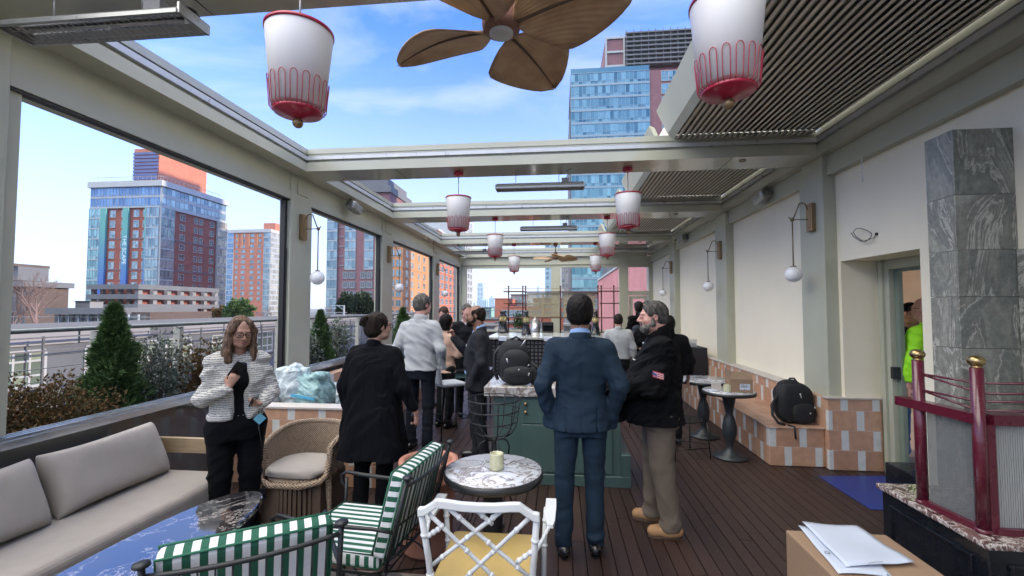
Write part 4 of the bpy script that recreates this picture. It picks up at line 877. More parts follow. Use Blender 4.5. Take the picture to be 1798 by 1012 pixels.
def blob(m, c, r, rot=0.0, e=2.6, nu=28, nv=18, n=(0, 0, 0), sd=0):
    """rounded box-like lump"""
    vs = []; fs = []; rg = random.Random(sd); ph = [rg.uniform(0, 6.28) for _ in range(4)]
    sg = lambda v, p: math.copysign(abs(v)**p, v)
    for j in range(nv+1):
        b = -pi/2+pi*j/nv
        for i in range(nu):
            a = 2*pi*i/nu; x = sg(cos(b), 2/e)*sg(cos(a), 2/e); y = sg(cos(b), 2/e)*sg(sin(a), 2/e); z = sg(sin(b), 2/e)
            k = 1+0.035*sin(5*a+3*z+ph[0])+0.03*sin(7*z+2*a+ph[1]); X = x*r[0]*k; Y_ = y*r[1]*k; vs.append((c[0]+X*cos(rot)-Y_*sin(rot), c[1]+X*sin(rot)+Y_*cos(rot), c[2]+z*r[2]))
    for j in range(nv):
        for i in range(nu): fs.append((j*nu+i, j*nu+(i+1) % nu, (j+1)*nu+(i+1) % nu, (j+1)*nu+i))
    return m.add(vs, fs, True)
BM = [(a+b)/2 for a, b in BY]
# ================= pendant lamps =================
def pendant(x, y, label):
    o = thing('pendant_lamp', label, 'lamp', (x, y, 3.36), 0, 'red and white pendant lamps hung from the cross beams')
    m = MB(); m.lathe([(0.058, -0.045), (0.06, -0.012), (0.05, -0.001)], 24, (x, y, 3.36)); m.build('ceiling_cup', 'lamp_red', o)
    m = MB(); m.tube([(x, y, 3.32), (x, y, 3.045)], 0.005, 8); m.build('rod', 'steel', o)
    m = MB(); m.lathe([(0.001, 3.040), (0.150, 3.040), (0.1535, 3.026), (0.118, 2.665), (0.001, 2.665)], 48, (x, y, 0)); sh = m.build('shade', 'shade_white', o)
    m = MB(); m.lathe([(0.140, 3.044), (0.158, 3.044), (0.158, 3.030), (0.150, 3.030)], 48, (x, y, 0)); m.build('top_rim', 'lamp_red', o)
    m = MB(); m.lathe([(0.05, 2.655), (0.112, 2.648), (0.108, 2.636), (0.04, 2.622), (0.024, 2.612), (0.001, 2.612)], 40, (x, y, 0)); m.build('bottom_disc', 'lamp_red', o)
    m = MB(); n = 16
    for k in range(n):
        a = 2*pi*k/n; hw = 0.58*pi/n; pts = []
        def P(ang, r, z): return (x+r*cos(ang), y+r*sin(ang), z)
        R = lambda z: 0.1255+(z-2.66)*0.095
        pts = [P(a-hw*0.75, 0.100, 2.640), P(a-hw, 0.126, 2.655), P(a-hw, R(2.72), 2.72), P(a-hw, R(2.770), 2.770)]
        for j in range(1, 6): q = pi*j/6; pts.append(P(a-hw*cos(q), R(2.770+0.022*sin(q)), 2.770+0.022*sin(q)))
        pts += [P(a+hw, R(2.770), 2.770), P(a+hw, R(2.72), 2.72), P(a+hw, 0.126, 2.655), P(a+hw*0.75, 0.100, 2.640)]
        m.tube(pts, 0.0021, 5)
    m.build('wire_skirt', 'lamp_red', o)
    m = MB(); m.ball((x, y, 2.590), 0.025, 16); m.cyl((x, y, 2.605), 0.012, 0.02, 12); m.build('finial', 'brass', o)
pl = [(-1.25, 2.02, 'nearest left red and white pendant lamp against the open sky'), (0.744, 2.02, 'nearest right red and white pendant lamp, top cut off, over the grey louvres'),
      (-1.215, 5.36, 'red and white pendant lamp on the left under the second beam'), (0.824, 5.40, 'red and white pendant lamp on the right under the second beam'),
      (-1.17, 8.25, 'red and white pendant lamp on the left under the third beam'), (0.891, 8.32, 'red and white pendant lamp on the right under the third beam'),
      (-1.16, 11.75, 'farthest left red and white pendant lamp before the end screen'), (0.963, 11.8, 'farthest right red and white pendant lamp before the end screen')]
for p in pl: pendant(*p)
# ================= wall lamps =================
def sconce(x, y, side, label, g):
    o = thing('wall_lamp', label, 'lamp', (x, y, 2.6), 0, g); s = side
    m = MB(); m.box(x, y-0.055, 2.555, x+s*0.05, y+0.055, 2.875); m.box(x+s*0.05, y-0.03, 2.60, x+s*0.058, y+0.03, 2.83); m.build('back_plate', 'brass', o, bevel=0.004, seg=1)
    X = lambda d: x+s*d
    m = MB(); pts = [(X(0.05), y, 2.80), (X(0.075), y, 2.855)]+[(X(0.115-0.04*cos(q)), y, 2.855+0.028*sin(q)) for q in [pi*k/8 for k in range(1, 8)]]+[(X(0.155), y, 2.85), (X(0.215), y, 2.70)]
    m.tube(pts, 0.0075, 8); m.tube([(X(0.05), y, 2.695), (X(0.235), y, 2.695)], 0.0055, 8); m.build('arm', 'brass_dark', o)
    m = MB(); m.ball((X(0.225), y, 2.695), 0.022, 14); m.tube([(X(0.235), y, 2.70), (X(0.262), y, 2.725)], 0.006, 6); m.build('knuckle', 'brass_dark', o)
    m = MB(); m.tube([(X(0.225), y, 2.68), (X(0.225), y, 2.165)], 0.007, 8); m.cyl((X(0.225), y, 2.155), 0.03, 0.012, 16); m.build('rod', 'brass_dark', o)
    m = MB(); m.ball((X(0.225), y, 2.072), 0.088, 28); m.build('globe', 'opal', o)
gl_ = 'brass wall lamps with white globes on the columns'
for y, nm in ((5.38, 'first'), (8.3, 'second'), (11.78, 'third')):
    sconce(-3.25, y, 1, 'brass wall lamp with a white globe on the %s left hand column' % nm, gl_); sconce(2.87, y, -1, 'brass wall lamp with a white globe on the %s right hand column' % nm, gl_)
# ================= heaters =================
def heater(x0, x1, y, z, label):
    o = thing('infrared_heater', label, 'heater', ((x0+x1)/2, y, z), 0, 'long grey radiant heaters under the beams'); w2 = 0.095
    prof = [(-w2, 0.0), (-w2+0.004, 0.012), (-0.055, 0.055), (-0.02, 0.075), (0.02, 0.075), (0.055, 0.055), (w2-0.004, 0.012), (w2, 0.0), (w2-0.014, 0.0), (0.05, 0.045), (0.0, 0.060), (-0.05, 0.045), (-w2+0.014, 0.0)]
    n = len(prof); m = MB(); m.add([(x0, y+a, z+b) for a, b in prof]+[(x1, y+a, z+b) for a, b in prof], [(k, (k+1) % n, n+(k+1) % n, n+k) for k in range(n)]); 
    m.box(x0-0.012, y-w2, z-0.002, x0, y+w2, z+0.05); m.box(x1, y-w2, z-0.002, x1+0.012, y+w2, z+0.05); m.box(x0, y-w2-0.006, z-0.004, x1, y-w2+0.012, z+0.016)
    m.box(x0, y-w2, z-0.002, x0+0.10, y+w2, z+0.004) if False else None
    m.build('housing', 'heater_grey', o)
    m = MB(); m.box(x0+0.02, y-0.05, z+0.030, x1-0.02, y+0.05, z+0.034); m.build('reflector', 'heater_bright', o)
    m = MB(); m.tube([(x0+0.05, y, z+0.02), (x1-0.05, y, z+0.02)], 0.008, 8); m.build('element', 'frosted', o)
    m = MB()
    for k in range(27): q = x0+0.05+k*(x1-x0-0.1)/26; m.tube([(q, y-0.08, z+0.002), (q+0.006, y-0.03, z-0.006), (q-0.006, y+0.03, z-0.006), (q, y+0.08, z+0.002)], 0.0018, 4)
    for q in (-0.045, 0.045): m.tube([(x0+0.04, y+q, z-0.006), (x1-0.04, y+q, z-0.006)], 0.0018, 4)
    m.build('wire_guard', 'steel', o)
    for q in (0.22, 0.72): m = MB(); xq = x0+(x1-x0)*q; m.tube([(xq, y, z+0.07), (xq, y, 3.36)], 0.004, 6); m.build('hanger', 'steel', o)
    m = MB(); xq = x0+(x1-x0)*0.78; m.box(xq-0.03, y-0.025, z+0.075, xq+0.06, y+0.025, z+0.125); m.tube([(xq+0.02, y, z+0.12), (xq+0.05, y, z+0.17), (xq+0.03, y, z+0.21), (xq+0.09, y, 3.36)], 0.006, 6); m.build('junction_box', 'cable_grey', o)
heater(-2.80, -1.80, 2.0, 3.105, 'long grey radiant heater with a wire guard at the top left corner')
heater(-0.74, 0.30, 5.38, 3.125, 'long grey radiant heater between the two lamps of the second beam')
heater(-0.69, 0.33, 8.28, 3.125, 'long grey radiant heater between the two lamps of the third beam')
heater(-2.75, -1.75, 11.78, 3.13, 'long grey radiant heater on the left under the fourth beam')
heater(1.42, 2.45, 11.78, 3.13, 'long grey radiant heater on the right under the fourth beam')
def spot(x, y, z, s, label):
    o = thing('wall_speaker', label, 'speaker', (x, y, z), 0, 'grey speakers clamped under the gutters')
    m = MB(); m.beam((x, y-0.13, z+0.03), (x+s*0.02, y+0.13, z-0.03), 0.16, 0.13, (0.2*s, 0, 1)); m.build('housing', 'heater_grey', o, bevel=0.03, seg=2)
    m = MB(); m.tube([(x-s*0.02, y, z+0.05), (x-s*0.06, y, z+0.14)], 0.02, 8); m.tube([(x-s*0.07, y+0.28, z+0.02), (x, y+0.34, z)], 0.02, 8); m.build('bracket', 'cable_grey', o)
spot(-3.12, 6.55, 3.23, 1, 'grey speaker box clamped under the left gutter before the second column')
spot(2.84, 6.55, 3.24, -1, 'grey speaker box clamped under the right gutter past the louvres')
spot(2.84, 10.6, 3.26, -1, 'grey speaker box under the right gutter near the far end')
# ================= fans =================
def fan(x, y, a0, label):
    o = thing('ceiling_fan', label, 'fan', (x, y, 3.36), 0, 'ceiling fans with leaf shaped blades')
    m = MB(); m.lathe([(0.02, -0.075), (0.035, -0.065), (0.065, -0.012), (0.068, -0.001)], 24, (x, y, 3.36)); m.build('ceiling_cup', 'fan_wood', o)
    m = MB(); m.tube([(x, y, 3.30), (x, y, 3.15)], 0.011, 8); m.build('rod', 'fan_rib', o)
    m = MB(); m.lathe([(0.055, 2.955), (0.082, 2.962), (0.09, 2.99), (0.088, 3.03), (0.07, 3.08), (0.035, 3.125), (0.016, 3.16)], 28, (x, y, 0)); m.build('motor', 'fan_wood', o)
    m = MB(); m.lathe([(0.0005, 2.937), (0.045, 2.939), (0.055, 2.948), (0.055, 2.957)], 28, (x, y, 0)); m.build('light', 'frosted', o)
    for k in range(4):
        a = a0+2*pi*k/4; m = MB(); n = 14; vs = []; fs = []; L0, L1 = 0.07, 0.61
        nw = 9
        for i in range(n+1):
            t = i/n; r = L0+(L1-L0)*t; w_ = 0.222*(max(0.0, sin(pi*min(1, t**0.62)))**0.62)*(0.35+0.65*min(1, t*3.2))+0.004
            for j in range(nw): s_ = -1+2*j/(nw-1); vs.append((r, s_*w_, -0.02*abs(s_)**1.5+0.03*sin(pi*t)-0.012*t))
        for i in range(n):
            for j in range(nw-1): q = i*nw+j; fs.append((q, q+nw, q+nw+1, q+1))
        m.add(vs, fs, True); M_ = Matrix.Rotation(radians(-17), 4, 'X')
        m.xf(M_); me = bpy.data.meshes.new('blade'); me.from_pydata([tuple(v) for v in m.v], [], m.f); me.materials.append(MATS['fan_blade']); me.polygons.foreach_set('use_smooth', [True]*len(m.f))
        b_ = bpy.data.objects.new('blade', me); C.objects.link(b_); b_.parent = o; b_.location = (0, 0, 2.985-3.36); b_.rotation_euler = (0, 0, a)
        md = b_.modifiers.new('t', 'SOLIDIFY'); md.thickness = 0.007; md.offset = 0
        m = MB(); m.tube([tuple(M_ @ Vector((r, 0, 0.03*sin(pi*(r-L0)/(L1-L0))-0.006-0.012*(r-L0)/(L1-L0)))) for r in [L0-0.04+0.04*i for i in range(16)]], [0.009-0.0005*i for i in range(16)], 6)
        m.v = [(p[0]+x, p[1]+y, p[2]+3.36) for p in m.v]; ri = m.build('midrib', 'fan_rib', o); ri.parent = b_
fan(-0.255, 1.99, radians(68), 'large ceiling fan with brown leaf shaped blades right above the camera'); fan(-0.075, 11.78, radians(20), 'far ceiling fan with brown leaf blades under the fourth beam')
# ================= sofa =================
def pillow(name, a, b, h, t, mat_, parent, lean=0.25, seed=1, nu=40, nv=22, side=1):
    """a pillow standing on the line a-b, leaning back"""
    a = Vector(a); b = Vector(b); d = b-a; L_ = d.length; d.normalize(); up = Vector((0, 0, 1)); nrm = d.cross(up)*side
    up = (up-nrm*lean).normalized(); nrm = (nrm+Vector((0, 0, 1))*lean).normalized(); rg = random.Random(seed); ph = [rg.uniform(0, 6) for _ in range(6)]
    vs = []; fs = []
    for i in range(nu):
        th = 2*pi*i/nu
        for j in range(nv+1):
            u = -1+2*j/nv
    # grid on both faces
    nu_, nv_ = 30, 16
    for sgn in (1, -1):
        base = len(vs)
        for i in range(nu_+1):
            for j in range(nv_+1):
                u = -1+2*i/nu_; v = -1+2*j/nv_
                e = (max(0, 1-abs(u)**5)*max(0, 1-abs(v)**4))**0.42
                pin = 1-0.05*(abs(u)**2)*(1-abs(v)**2) ; px = u*L_/2*(1-0.035*(1-abs(v)**2)*abs(u)**6); pz = v*h/2*(1-0.07*(1-abs(u)**3)*abs(v)**6+0.02*sin(3*u+ph[0]))
                wr = 0.004*sin(4*u+3*v+ph[1])*e+0.003*sin(9*u*abs(u)-6*v+ph[2])*e*abs(u)
                p = a+d*(L_/2+px)+up*(h/2+pz)+nrm*(sgn*(t/2*e+wr))
                vs.append(p)
        for i in range(nu_):
            for j in range(nv_):
                q = base+i*(nv_+1)+j; f = (q, q+nv_+1, q+nv_+2, q+1); fs.append(f if sgn*side > 0 else f[::-1])
    m = MB(); m.add(vs, fs, True); o = m.build(name, mat_, parent, weld=True); 
    md = o.modifiers.new('s', 'SUBSURF'); md.levels = md.render_levels = 1
    return o
so = thing('sofa', 'long low sofa with a taupe seat pad and a pale wood frame along the parapet', 'sofa', (-2.85, 1.4, 0))
m = MB(); m.box(-3.2, -1.2, 0.285, -2.47, 3.27, 0.45); sp = m.build('seat_pad', 'sofa_fabric', so, bevel=0.045, seg=4); 
m = MB(); m.tube([(-2.475, -1.2, 0.335), (-2.475, 3.24, 0.335)], 0.006, 6); m.build('piping', 'cushion_fabric', sp)
m = MB(); m.box(-3.2, -1.2, 0.12, -2.52, 3.25, 0.28); m.build('base', 'pale_wood', so)
for x_ in (-3.12, -2.6):
    for y_ in (-1.1, 1.0, 3.15): m = MB(); m.box(x_-0.04, y_-0.04, 0.0, x_+0.04, y_+0.04, 0.12); m.build('leg', 'pale_wood', so)
m = MB(); m.box(-3.2, 3.30, 0.56, -2.48, 3.34, 0.67); m.build('arm_rail', 'pale_wood', so)
m = MB(); m.box(-3.2, 3.30, 0.15, -3.12, 3.34, 0.56); m.box(-2.56, 3.30, 0.15, -2.48, 3.34, 0.56) if False else None; m.build('arm_post', 'pale_wood', so)
c1 = pillow('cushion', (-2.93, 2.40, 0.44), (-2.97, 3.22, 0.44), 0.42, 0.19, 'cushion_fabric', None, 0.42, 2); tag(c1, 'long taupe bolster cushion at the far end of the sofa', 'cushion', 'loose back cushions on the sofa')
c2 = pillow('cushion', (-2.89, 1.54, 0.44), (-2.92, 2.38, 0.44), 0.42, 0.19, 'cushion_fabric', None, 0.42, 5); tag(c2, 'taupe cushion on the sofa at the left edge of the picture', 'cushion', 'loose back cushions on the sofa')
# ================= tables =================
def oval(cx, cy, a, b, n=64, e=2.3): return [(cx+a*math.copysign(abs(cos(2*pi*k/n))**(2/e), cos(2*pi*k/n)), cy+b*math.copysign(abs(sin(2*pi*k/n))**(2/e), sin(2*pi*k/n))) for k in range(n)]
ot = thing('oval_table', 'narrow oval table of polished black marble in front of the sofa', 'table', (-1.6, 1.5, 0))
m = MB(); m.prism(oval(-1.6, 1.50, 0.205, 0.75), 0.712, 0.74); m.build('table_top', 'marble_black', ot, bevel=0.006, seg=2)
m = MB(); m.prism(oval(-1.6, 1.50, 0.17, 0.70), 0.69, 0.711); m.build('frame', 'iron_black', ot)
for y_ in (1.1, 1.95):
    m = MB(); m.cyl((-1.6, y_, 0.02), 0.035, 0.67, 16); m.cyl((-1.6, y_, 0.0), 0.17, 0.02, 28); m.build('pedestal', 'iron_black', ot)
bt = thing('bistro_table', 'round bistro table with a veined white marble top and black rim', 'table', (-0.385, 2.665, 0))
m = MB(); m.lathe([(0.001, 0.728), (0.278, 0.728), (0.282, 0.745), (0.280, 0.75), (0.001, 0.75)], 64, (-0.385, 2.665, 0)); tt = m.build('table_top', 'marble_white', bt)
m = MB(); m.lathe([(0.24, 0.700), (0.285, 0.702), (0.290, 0.712), (0.290, 0.746), (0.2825, 0.748), (0.2825, 0.728), (0.24, 0.727)], 64, (-0.385, 2.665, 0)); m.build('rim', 'table_black', bt)
m = MB(); m.lathe([(0.001, 0.001), (0.21, 0.001), (0.21, 0.012), (0.09, 0.035), (0.055, 0.06), (0.055, 0.66), (0.10, 0.699), (0.001, 0.699)], 28, (-0.385, 2.665, 0)); m.build('pedestal', 'table_black', bt)
vt = thing('votive', 'pale green pressed glass votive on the round marble table', 'candle holder', (-0.366, 2.66, 0.75))
m = MB(); n = 24
for i in range(7): pass
prof = [(0.030, 0.751), (0.040, 0.753)]
for i in range(22): z = 0.756+0.088*i/21; prof.append((0.039+0.0028*abs(sin(i*pi/3.5)), z))
prof += [(0.0385, 0.846), (0.034, 0.845), (0.033, 0.79), (0.031, 0.766), (0.0005, 0.764)]
m.lathe(prof, 28, (-0.366, 2.66, 0))
for i, v_ in enumerate(m.v):
    dx, dy = v_[0]+0.366, v_[1]-2.66; r_ = sqrt(dx*dx+dy*dy)
    if r_ > 0.037: a_ = atan2(dy, dx); k_ = 1+0.06*sin(9*a_+(v_[2]-0.75)*260); m.v[i] = (-0.366+dx*k_, 2.66+dy*k_, v_[2])
m.build('glass_cup', 'votive_glass', vt); m = MB(); m.cyl((-0.366, 2.66, 0.766), 0.028, 0.022, 18); m.build('wax', 'shade_white', vt)
# ================= terracotta pot =================
pp = thing('terracotta_pot', 'large empty terracotta pot with a flared collar between the chairs', 'pot', (-0.93, 3.19, 0))
m = MB(); m.lathe([(0.001, 0.002), (0.17, 0.002), (0.178, 0.02), (0.172, 0.32), (0.188, 0.325), (0.192, 0.345), (0.182, 0.36), (0.184, 0.44), (0.195, 0.455), (0.235, 0.50), (0.242, 0.515), (0.205, 0.585), (0.212, 0.60), (0.208, 0.618), (0.172, 0.620), (0.165, 0.60), (0.155, 0.20), (0.001, 0.18)], 48, (-0.93, 3.19, 0)); m.build('pot_body', 'terracotta', pp)
# ================= striped iron chairs (built facing +Y, then turned) =================
def boxcushion(m, x0, y0, z0, x1, y1, z1): m.box(x0, y0, z0, x1, y1, z1)
def iron_chair(label):
    o = thing('striped_chair', label, 'chair', (0, 0, 0), 0, 'black iron chairs with green and white striped cushions')
    W2 = 0.30
    m = MB(); m.box(-0.265, -0.20, 0.405, 0.265, 0.32, 0.480); s_ = m.build('seat_cushion', 'stripe_seat', o, bevel=0.022, seg=3)
    m = MB()
    for z_ in (0.413, 0.478):
        m.tube([(-0.262, -0.197, z_), (0.262, -0.197, z_), (0.262, 0.317, z_), (-0.262, 0.317, z_)], 0.005, 6, closed=True)
    m.build('piping', 'piping_green', s_)
    # back cushion leaning back: thickness along y
    m = MB(); zb, zt = 0.47, 0.865; 
    m.box(-0.275, -0.075, 0, 0.275, 0.0, 0.43); T_ = Matrix.Translation((0, -0.205, 0.47)) @ Matrix.Rotation(radians(-13), 4, 'X').inverted() if False else Matrix.Translation((0, -0.165, 0.475)) @ Matrix.Rotation(radians(14), 4, 'X')
    m.xf(T_); bc = m.build('back_cushion', 'stripe_x', o, bevel=0.022, seg=3)
    m = MB(); m.tube([tuple(T_ @ Vector(p)) for p in ((-0.272, -0.072, 0.01), (0.272, -0.072, 0.01), (0.272, -0.072, 0.427), (-0.272, -0.072, 0.427))], 0.005, 6, closed=True); m.tube([tuple(T_ @ Vector(p)) for p in ((-0.272, -0.003, 0.01), (0.272, -0.003, 0.01), (0.272, -0.003, 0.427), (-0.272, -0.003, 0.427))], 0.005, 6, closed=True); m.build('piping', 'piping_green', bc)
    # back frame: posts with mushroom caps, curved rails and thin bars
    m = MB(); B = lambda x, y, z: tuple(T_ @ Vector((x, y, z)))
    def arc(z, y=-0.10, dip=0.03): return [B(-W2+2*W2*k/12, y-dip*(1-(2*k/12-1)**2), z) for k in range(13)]
    m.tube(arc(0.40), 0.0095, 8); m.tube(arc(0.20), 0.006, 6); m.tube(arc(0.03), 0.008, 6)
    for k in range(1, 12): q = -W2+2*W2*k/12; dd = 0.03*(1-(2*k/12-1)**2); m.tube([B(q, -0.10-dd, 0.03), B(q, -0.10-dd, 0.40)], 0.0035, 5)
    for s in (-1, 1):
        m.tube([B(s*W2, -0.10, -0.02), B(s*W2, -0.10, 0.435)], 0.0105, 10); p = B(s*W2, -0.10, 0.44); m.lathe([(0.012, -0.008), (0.026, 0.0), (0.024, 0.010), (0.010, 0.016), (0.001, 0.016)], 14, p)
    m.build('back_frame', 'iron_black', o)
    # seat frame
    m = MB(); m.tube([(-0.28, -0.24, 0.395), (0.28, -0.24, 0.395), (0.28, 0.325, 0.395), (-0.28, 0.325, 0.395)], 0.009, 8, closed=True)
    for k in range(1, 6): m.tube([(-0.28+0.093*k, -0.24, 0.395), (-0.28+0.093*k, 0.325, 0.395)], 0.004, 5)
    m.build('seat_frame', 'iron_black', o)
    for s in (-1, 1):
        pb = B(s*W2, -0.10, -0.02)
        m = MB(); m.tube([pb, (s*0.285, -0.235, 0.36), (s*0.285, -0.26, 0.10), (s*0.29, -0.28, 0.0)], 0.0105, 8); m.build('leg', 'iron_black', o)
        m = MB(); m.tube([(s*0.285, 0.315, 0.62), (s*0.285, 0.325, 0.40), (s*0.285, 0.32, 0.12), (s*0.29, 0.335, 0.0)], 0.0105, 8); m.build('leg', 'iron_black', o)
        m = MB(); q = Vector(B(s*W2, -0.10, 0.17)); pts = [q, q+Vector((s*0.02, 0.10, 0.018)), (s*0.315, 0.05, 0.625), (s*0.315, 0.22, 0.632), (s*0.312, 0.33, 0.645), (s*0.308, 0.365, 0.625), (s*0.300, 0.36, 0.585), (s*0.287, 0.325, 0.56)]
        m.tube(pts, [0.008, 0.009, 0.012, 0.013, 0.012, 0.010, 0.008, 0.007], 10); m.build('arm', 'iron_black', o)
        # scroll under the seat
        m = MB(); m.tube([(s*0.287, -0.24+0.28*(1-cos(t))*0.5*2*0.5, 0.14+0.14*sin(t)) for t in [pi*k/10 for k in range(11)]], 0.006, 6); m.tube([(s*0.287, 0.04+0.13*(1-cos(t)), 0.14+0.10*sin(t)) for t in [pi*k/10 for k in range(11)]], 0.006, 6); m.build('scroll', 'iron_black', o)
    m = MB(); m.tube([(-0.287, -0.26, 0.13), (0, 0.04, 0.20), (0.287, 0.32, 0.13)], 0.006, 6); m.tube([(0.287, -0.26, 0.13), (0, 0.045, 0.21), (-0.287, 0.32, 0.13)], 0.006, 6); m.build('stretcher', 'iron_black', o)
    return o
ch = iron_chair('green and white striped chair in side view beside the round marble table'); 
ch2 = dup(ch, label='green and white striped chair seen from behind at the oval table')
ch.location = (-1.06, 2.47, 0); ch.rotation_euler = (0, 0, radians(84))
ch2.location = (-1.28, 1.81, 0.0); ch2.rotation_euler = (0, 0, radians(34))
# ================= white bamboo style chair =================
wc = thing('lattice_chair', 'white faux bamboo lattice back armchair with a yellow seat pad', 'chair', (-0.345, 2.02, 0))
def W(x, y, z): return (-0.345+x, 2.02+y, z)
def bam(m, pts, r=0.0115, nodes=3):
    m.tube(pts, r, 9)
    for i in range(nodes):
        t = (i+0.5)/nodes*(len(pts)-1); k = min(int(t), len(pts)-2); f = t-k; a = Vector(pts[k]); b = Vector(pts[k+1]); p = a.lerp(b, f); d = (b-a).normalized()*0.006
        m.tube([p-d*1.6, p-d*0.6, p+d*0.6, p+d*1.6], [r*1.0, r*1.32, r*1.32, r*1.0], 9)
bk = lambda z: -0.10*(z-0.45)/0.42-0.0      # the back leans towards the camera
m = MB(); cr_ = [(-0.262, 0.838), (-0.235, 0.842), (-0.205, 0.862), (-0.18, 0.882), (-0.14, 0.880), (-0.07, 0.872), (0, 0.870), (0.07, 0.872), (0.14, 0.880), (0.18, 0.882), (0.205, 0.862), (0.235, 0.842), (0.262, 0.838)]
vs = []; 
for (x_, z_) in cr_:
    for (dy, dz_) in ((-0.014, 0.0), (0.014, 0.0), (0.014, -0.036), (-0.014, -0.036)): vs.append(W(x_, bk(z_)+dy, z_+dz_))
fs = []
for i in range(len(cr_)-1):
    for j in range(4): a_ = i*4+j; b_ = i*4+(j+1) % 4; fs.append((a_, b_, b_+4, a_+4))
fs += [(3, 2, 1, 0), (len(vs)-4, len(vs)-3, len(vs)-2, len(vs)-1)]
m.add(vs, fs); m.build('crest_rail', 'white_enamel', wc, bevel=0.005, seg=2)
for s in (-1, 1):
    m = MB(); bam(m, [W(s*0.250, bk(0.82), 0.82), W(s*0.232, bk(0.6), 0.6), W(s*0.222, 0, 0.43), W(s*0.225, -0.02, 0.2), W(s*0.235, -0.05, 0.0)], 0.0145, 4); m.build('leg', 'white_enamel', wc)
    m = MB(); bam(m, [W(s*0.275, 0.44, 0.63), W(s*0.262, 0.45, 0.43), W(s*0.255, 0.46, 0.0)], 0.0145, 3); m.build('leg', 'white_enamel', wc)
    m = MB(); m.tube([W(s*0.243, bk(0.66), 0.66), W(s*0.265, 0.04, 0.655), W(s*0.29, 0.16, 0.652), W(s*0.300, 0.26, 0.655)], 0.0095, 8)
    av = [W(s*0.300+q*w_, y_, 0.668-0.0*y_) for y_, w_ in ((0.17, 0.014), (0.22, 0.022), (0.38, 0.028), (0.47, 0.027)) for q in (-1, 1)]
    av += [(p[0], p[1], p[2]-0.016) for p in av]; m.add(av, [(0, 1, 3, 2), (2, 3, 5, 4), (4, 5, 7, 6), (10, 11, 9, 8), (12, 13, 11, 10), (14, 15, 13, 12), (0, 2, 10, 8), (2, 4, 12, 10), (4, 6, 14, 12), (3, 1, 9, 11), (5, 3, 11, 13), (7, 5, 13, 15), (1, 0, 8, 9), (6, 7, 15, 14)])
    m.build('arm', 'white_enamel', wc)
m = MB()
for a_, b_ in (((-0.215, 0.81), (0.10, 0.475)), ((-0.145, 0.855), (0.225, 0.52)), ((-0.02, 0.85), (0.06, 0.775)), ((0.215, 0.81), (-0.10, 0.475)), ((0.12, 0.855), (-0.225, 0.555)), ((0.232, 0.66), (0.16, 0.60)), ((-0.232, 0.70), (-0.17, 0.745)), ((-0.225, 0.46), (0.225, 0.46))):
    pts = [W(a_[0]+(b_[0]-a_[0])*t, bk(a_[1]+(b_[1]-a_[1])*t), a_[1]+(b_[1]-a_[1])*t) for t in (0, 0.25, 0.5, 0.75, 1)]; bam(m, pts, 0.0095, 3)
m.build('lattice', 'white_enamel', wc)
m = MB(); m.box(-0.345-0.235, 2.02-0.01, 0.43, -0.345+0.235, 2.02+0.47, 0.478); m.build('seat_pad', 'yellow_vinyl', wc, bevel=0.022, seg=4)
m = MB(); m.box(-0.345-0.225, 2.02+0.0, 0.40, -0.345+0.225, 2.02+0.45, 0.43); m.build('seat_frame', 'white_enamel', wc)
# ================= wicker tub chair =================
wk = thing('wicker_chair', 'round backed wicker tub chair with a grey seat pad', 'chair', (-2.05, 3.58, 0), 0)
cx, cy = -2.05, 3.52
sq = lambda v: math.copysign(abs(v)**0.78, v)
def tub():
    m = MB(); n = 40; vs = []; fs = []; rows = 9
    for i in range(n+1):
        a = -radians(20)+radians(220)*i/n    # open towards the camera
        hh = 0.70-0.10*abs((i/n-0.5)*2)**3
        for j in range(rows+1): t = j/rows; z = 0.37+(hh-0.37)*t; r = 0.262+0.02*t; vs.append((cx+r*sq(cos(a)), cy+r*sq(sin(a)), z))
    for i in range(n):
        for j in range(rows): q = i*(rows+1)+j; fs.append((q, q+rows+1, q+rows+2, q+1))
    m.add(vs, fs, True); return m
o = tub().build('shell', 'wicker', wk); md = o.modifiers.new('t', 'SOLIDIFY'); md.thickness = 0.03; md.offset = 0
m = MB(); pts = []
for i in range(25): a = -radians(20)+radians(220)*i/24; pts.append((cx+0.285*sq(cos(a)), cy+0.285*sq(sin(a)), 0.706-0.10*abs((i/24-0.5)*2)**3))
e0, e1 = pts[0], pts[-1]
loop = [(e1[0]-0.005, e1[1]-0.02, 0.50), (e1[0]+0.0, e1[1]-0.05, 0.41), (e1[0]+0.03, e1[1]-0.10, 0.375), (cx-0.12, cy-0.27, 0.355), (cx+0.12, cy-0.27, 0.355), (e0[0]-0.03, e0[1]-0.10, 0.375), (e0[0], e0[1]-0.05, 0.41), (e0[0]+0.005, e0[1]-0.02, 0.50)]
m.tube(pts+loop, 0.023, 10, closed=True); m.build('rolled_rim', 'wicker', wk)
m = MB(); m.lathe([(0.001, 0.36), (0.27, 0.36), (0.275, 0.385)], 32, (cx, cy, 0)); m.build('seat_base', 'wicker', wk)
m = MB(); blob(m, (cx, cy-0.01, 0.425), (0.245, 0.235, 0.043), 0.0, 3.6, 44, 14, sd=9); m.build('seat_pad', 'cushion_fabric', wk)
for k, a in enumerate((-0.45, pi+0.45, 0.9, pi-0.9)):
    m = MB(); m.tube([(cx+0.285*cos(a), cy+0.285*sin(a), 0.50), (cx+0.30*cos(a), cy+0.30*sin(a), 0.25), (cx+0.33*cos(a), cy+0.33*sin(a), 0.0)], [0.022, 0.022, 0.018], 10); m.build('leg', 'wicker', wk)
m = MB()
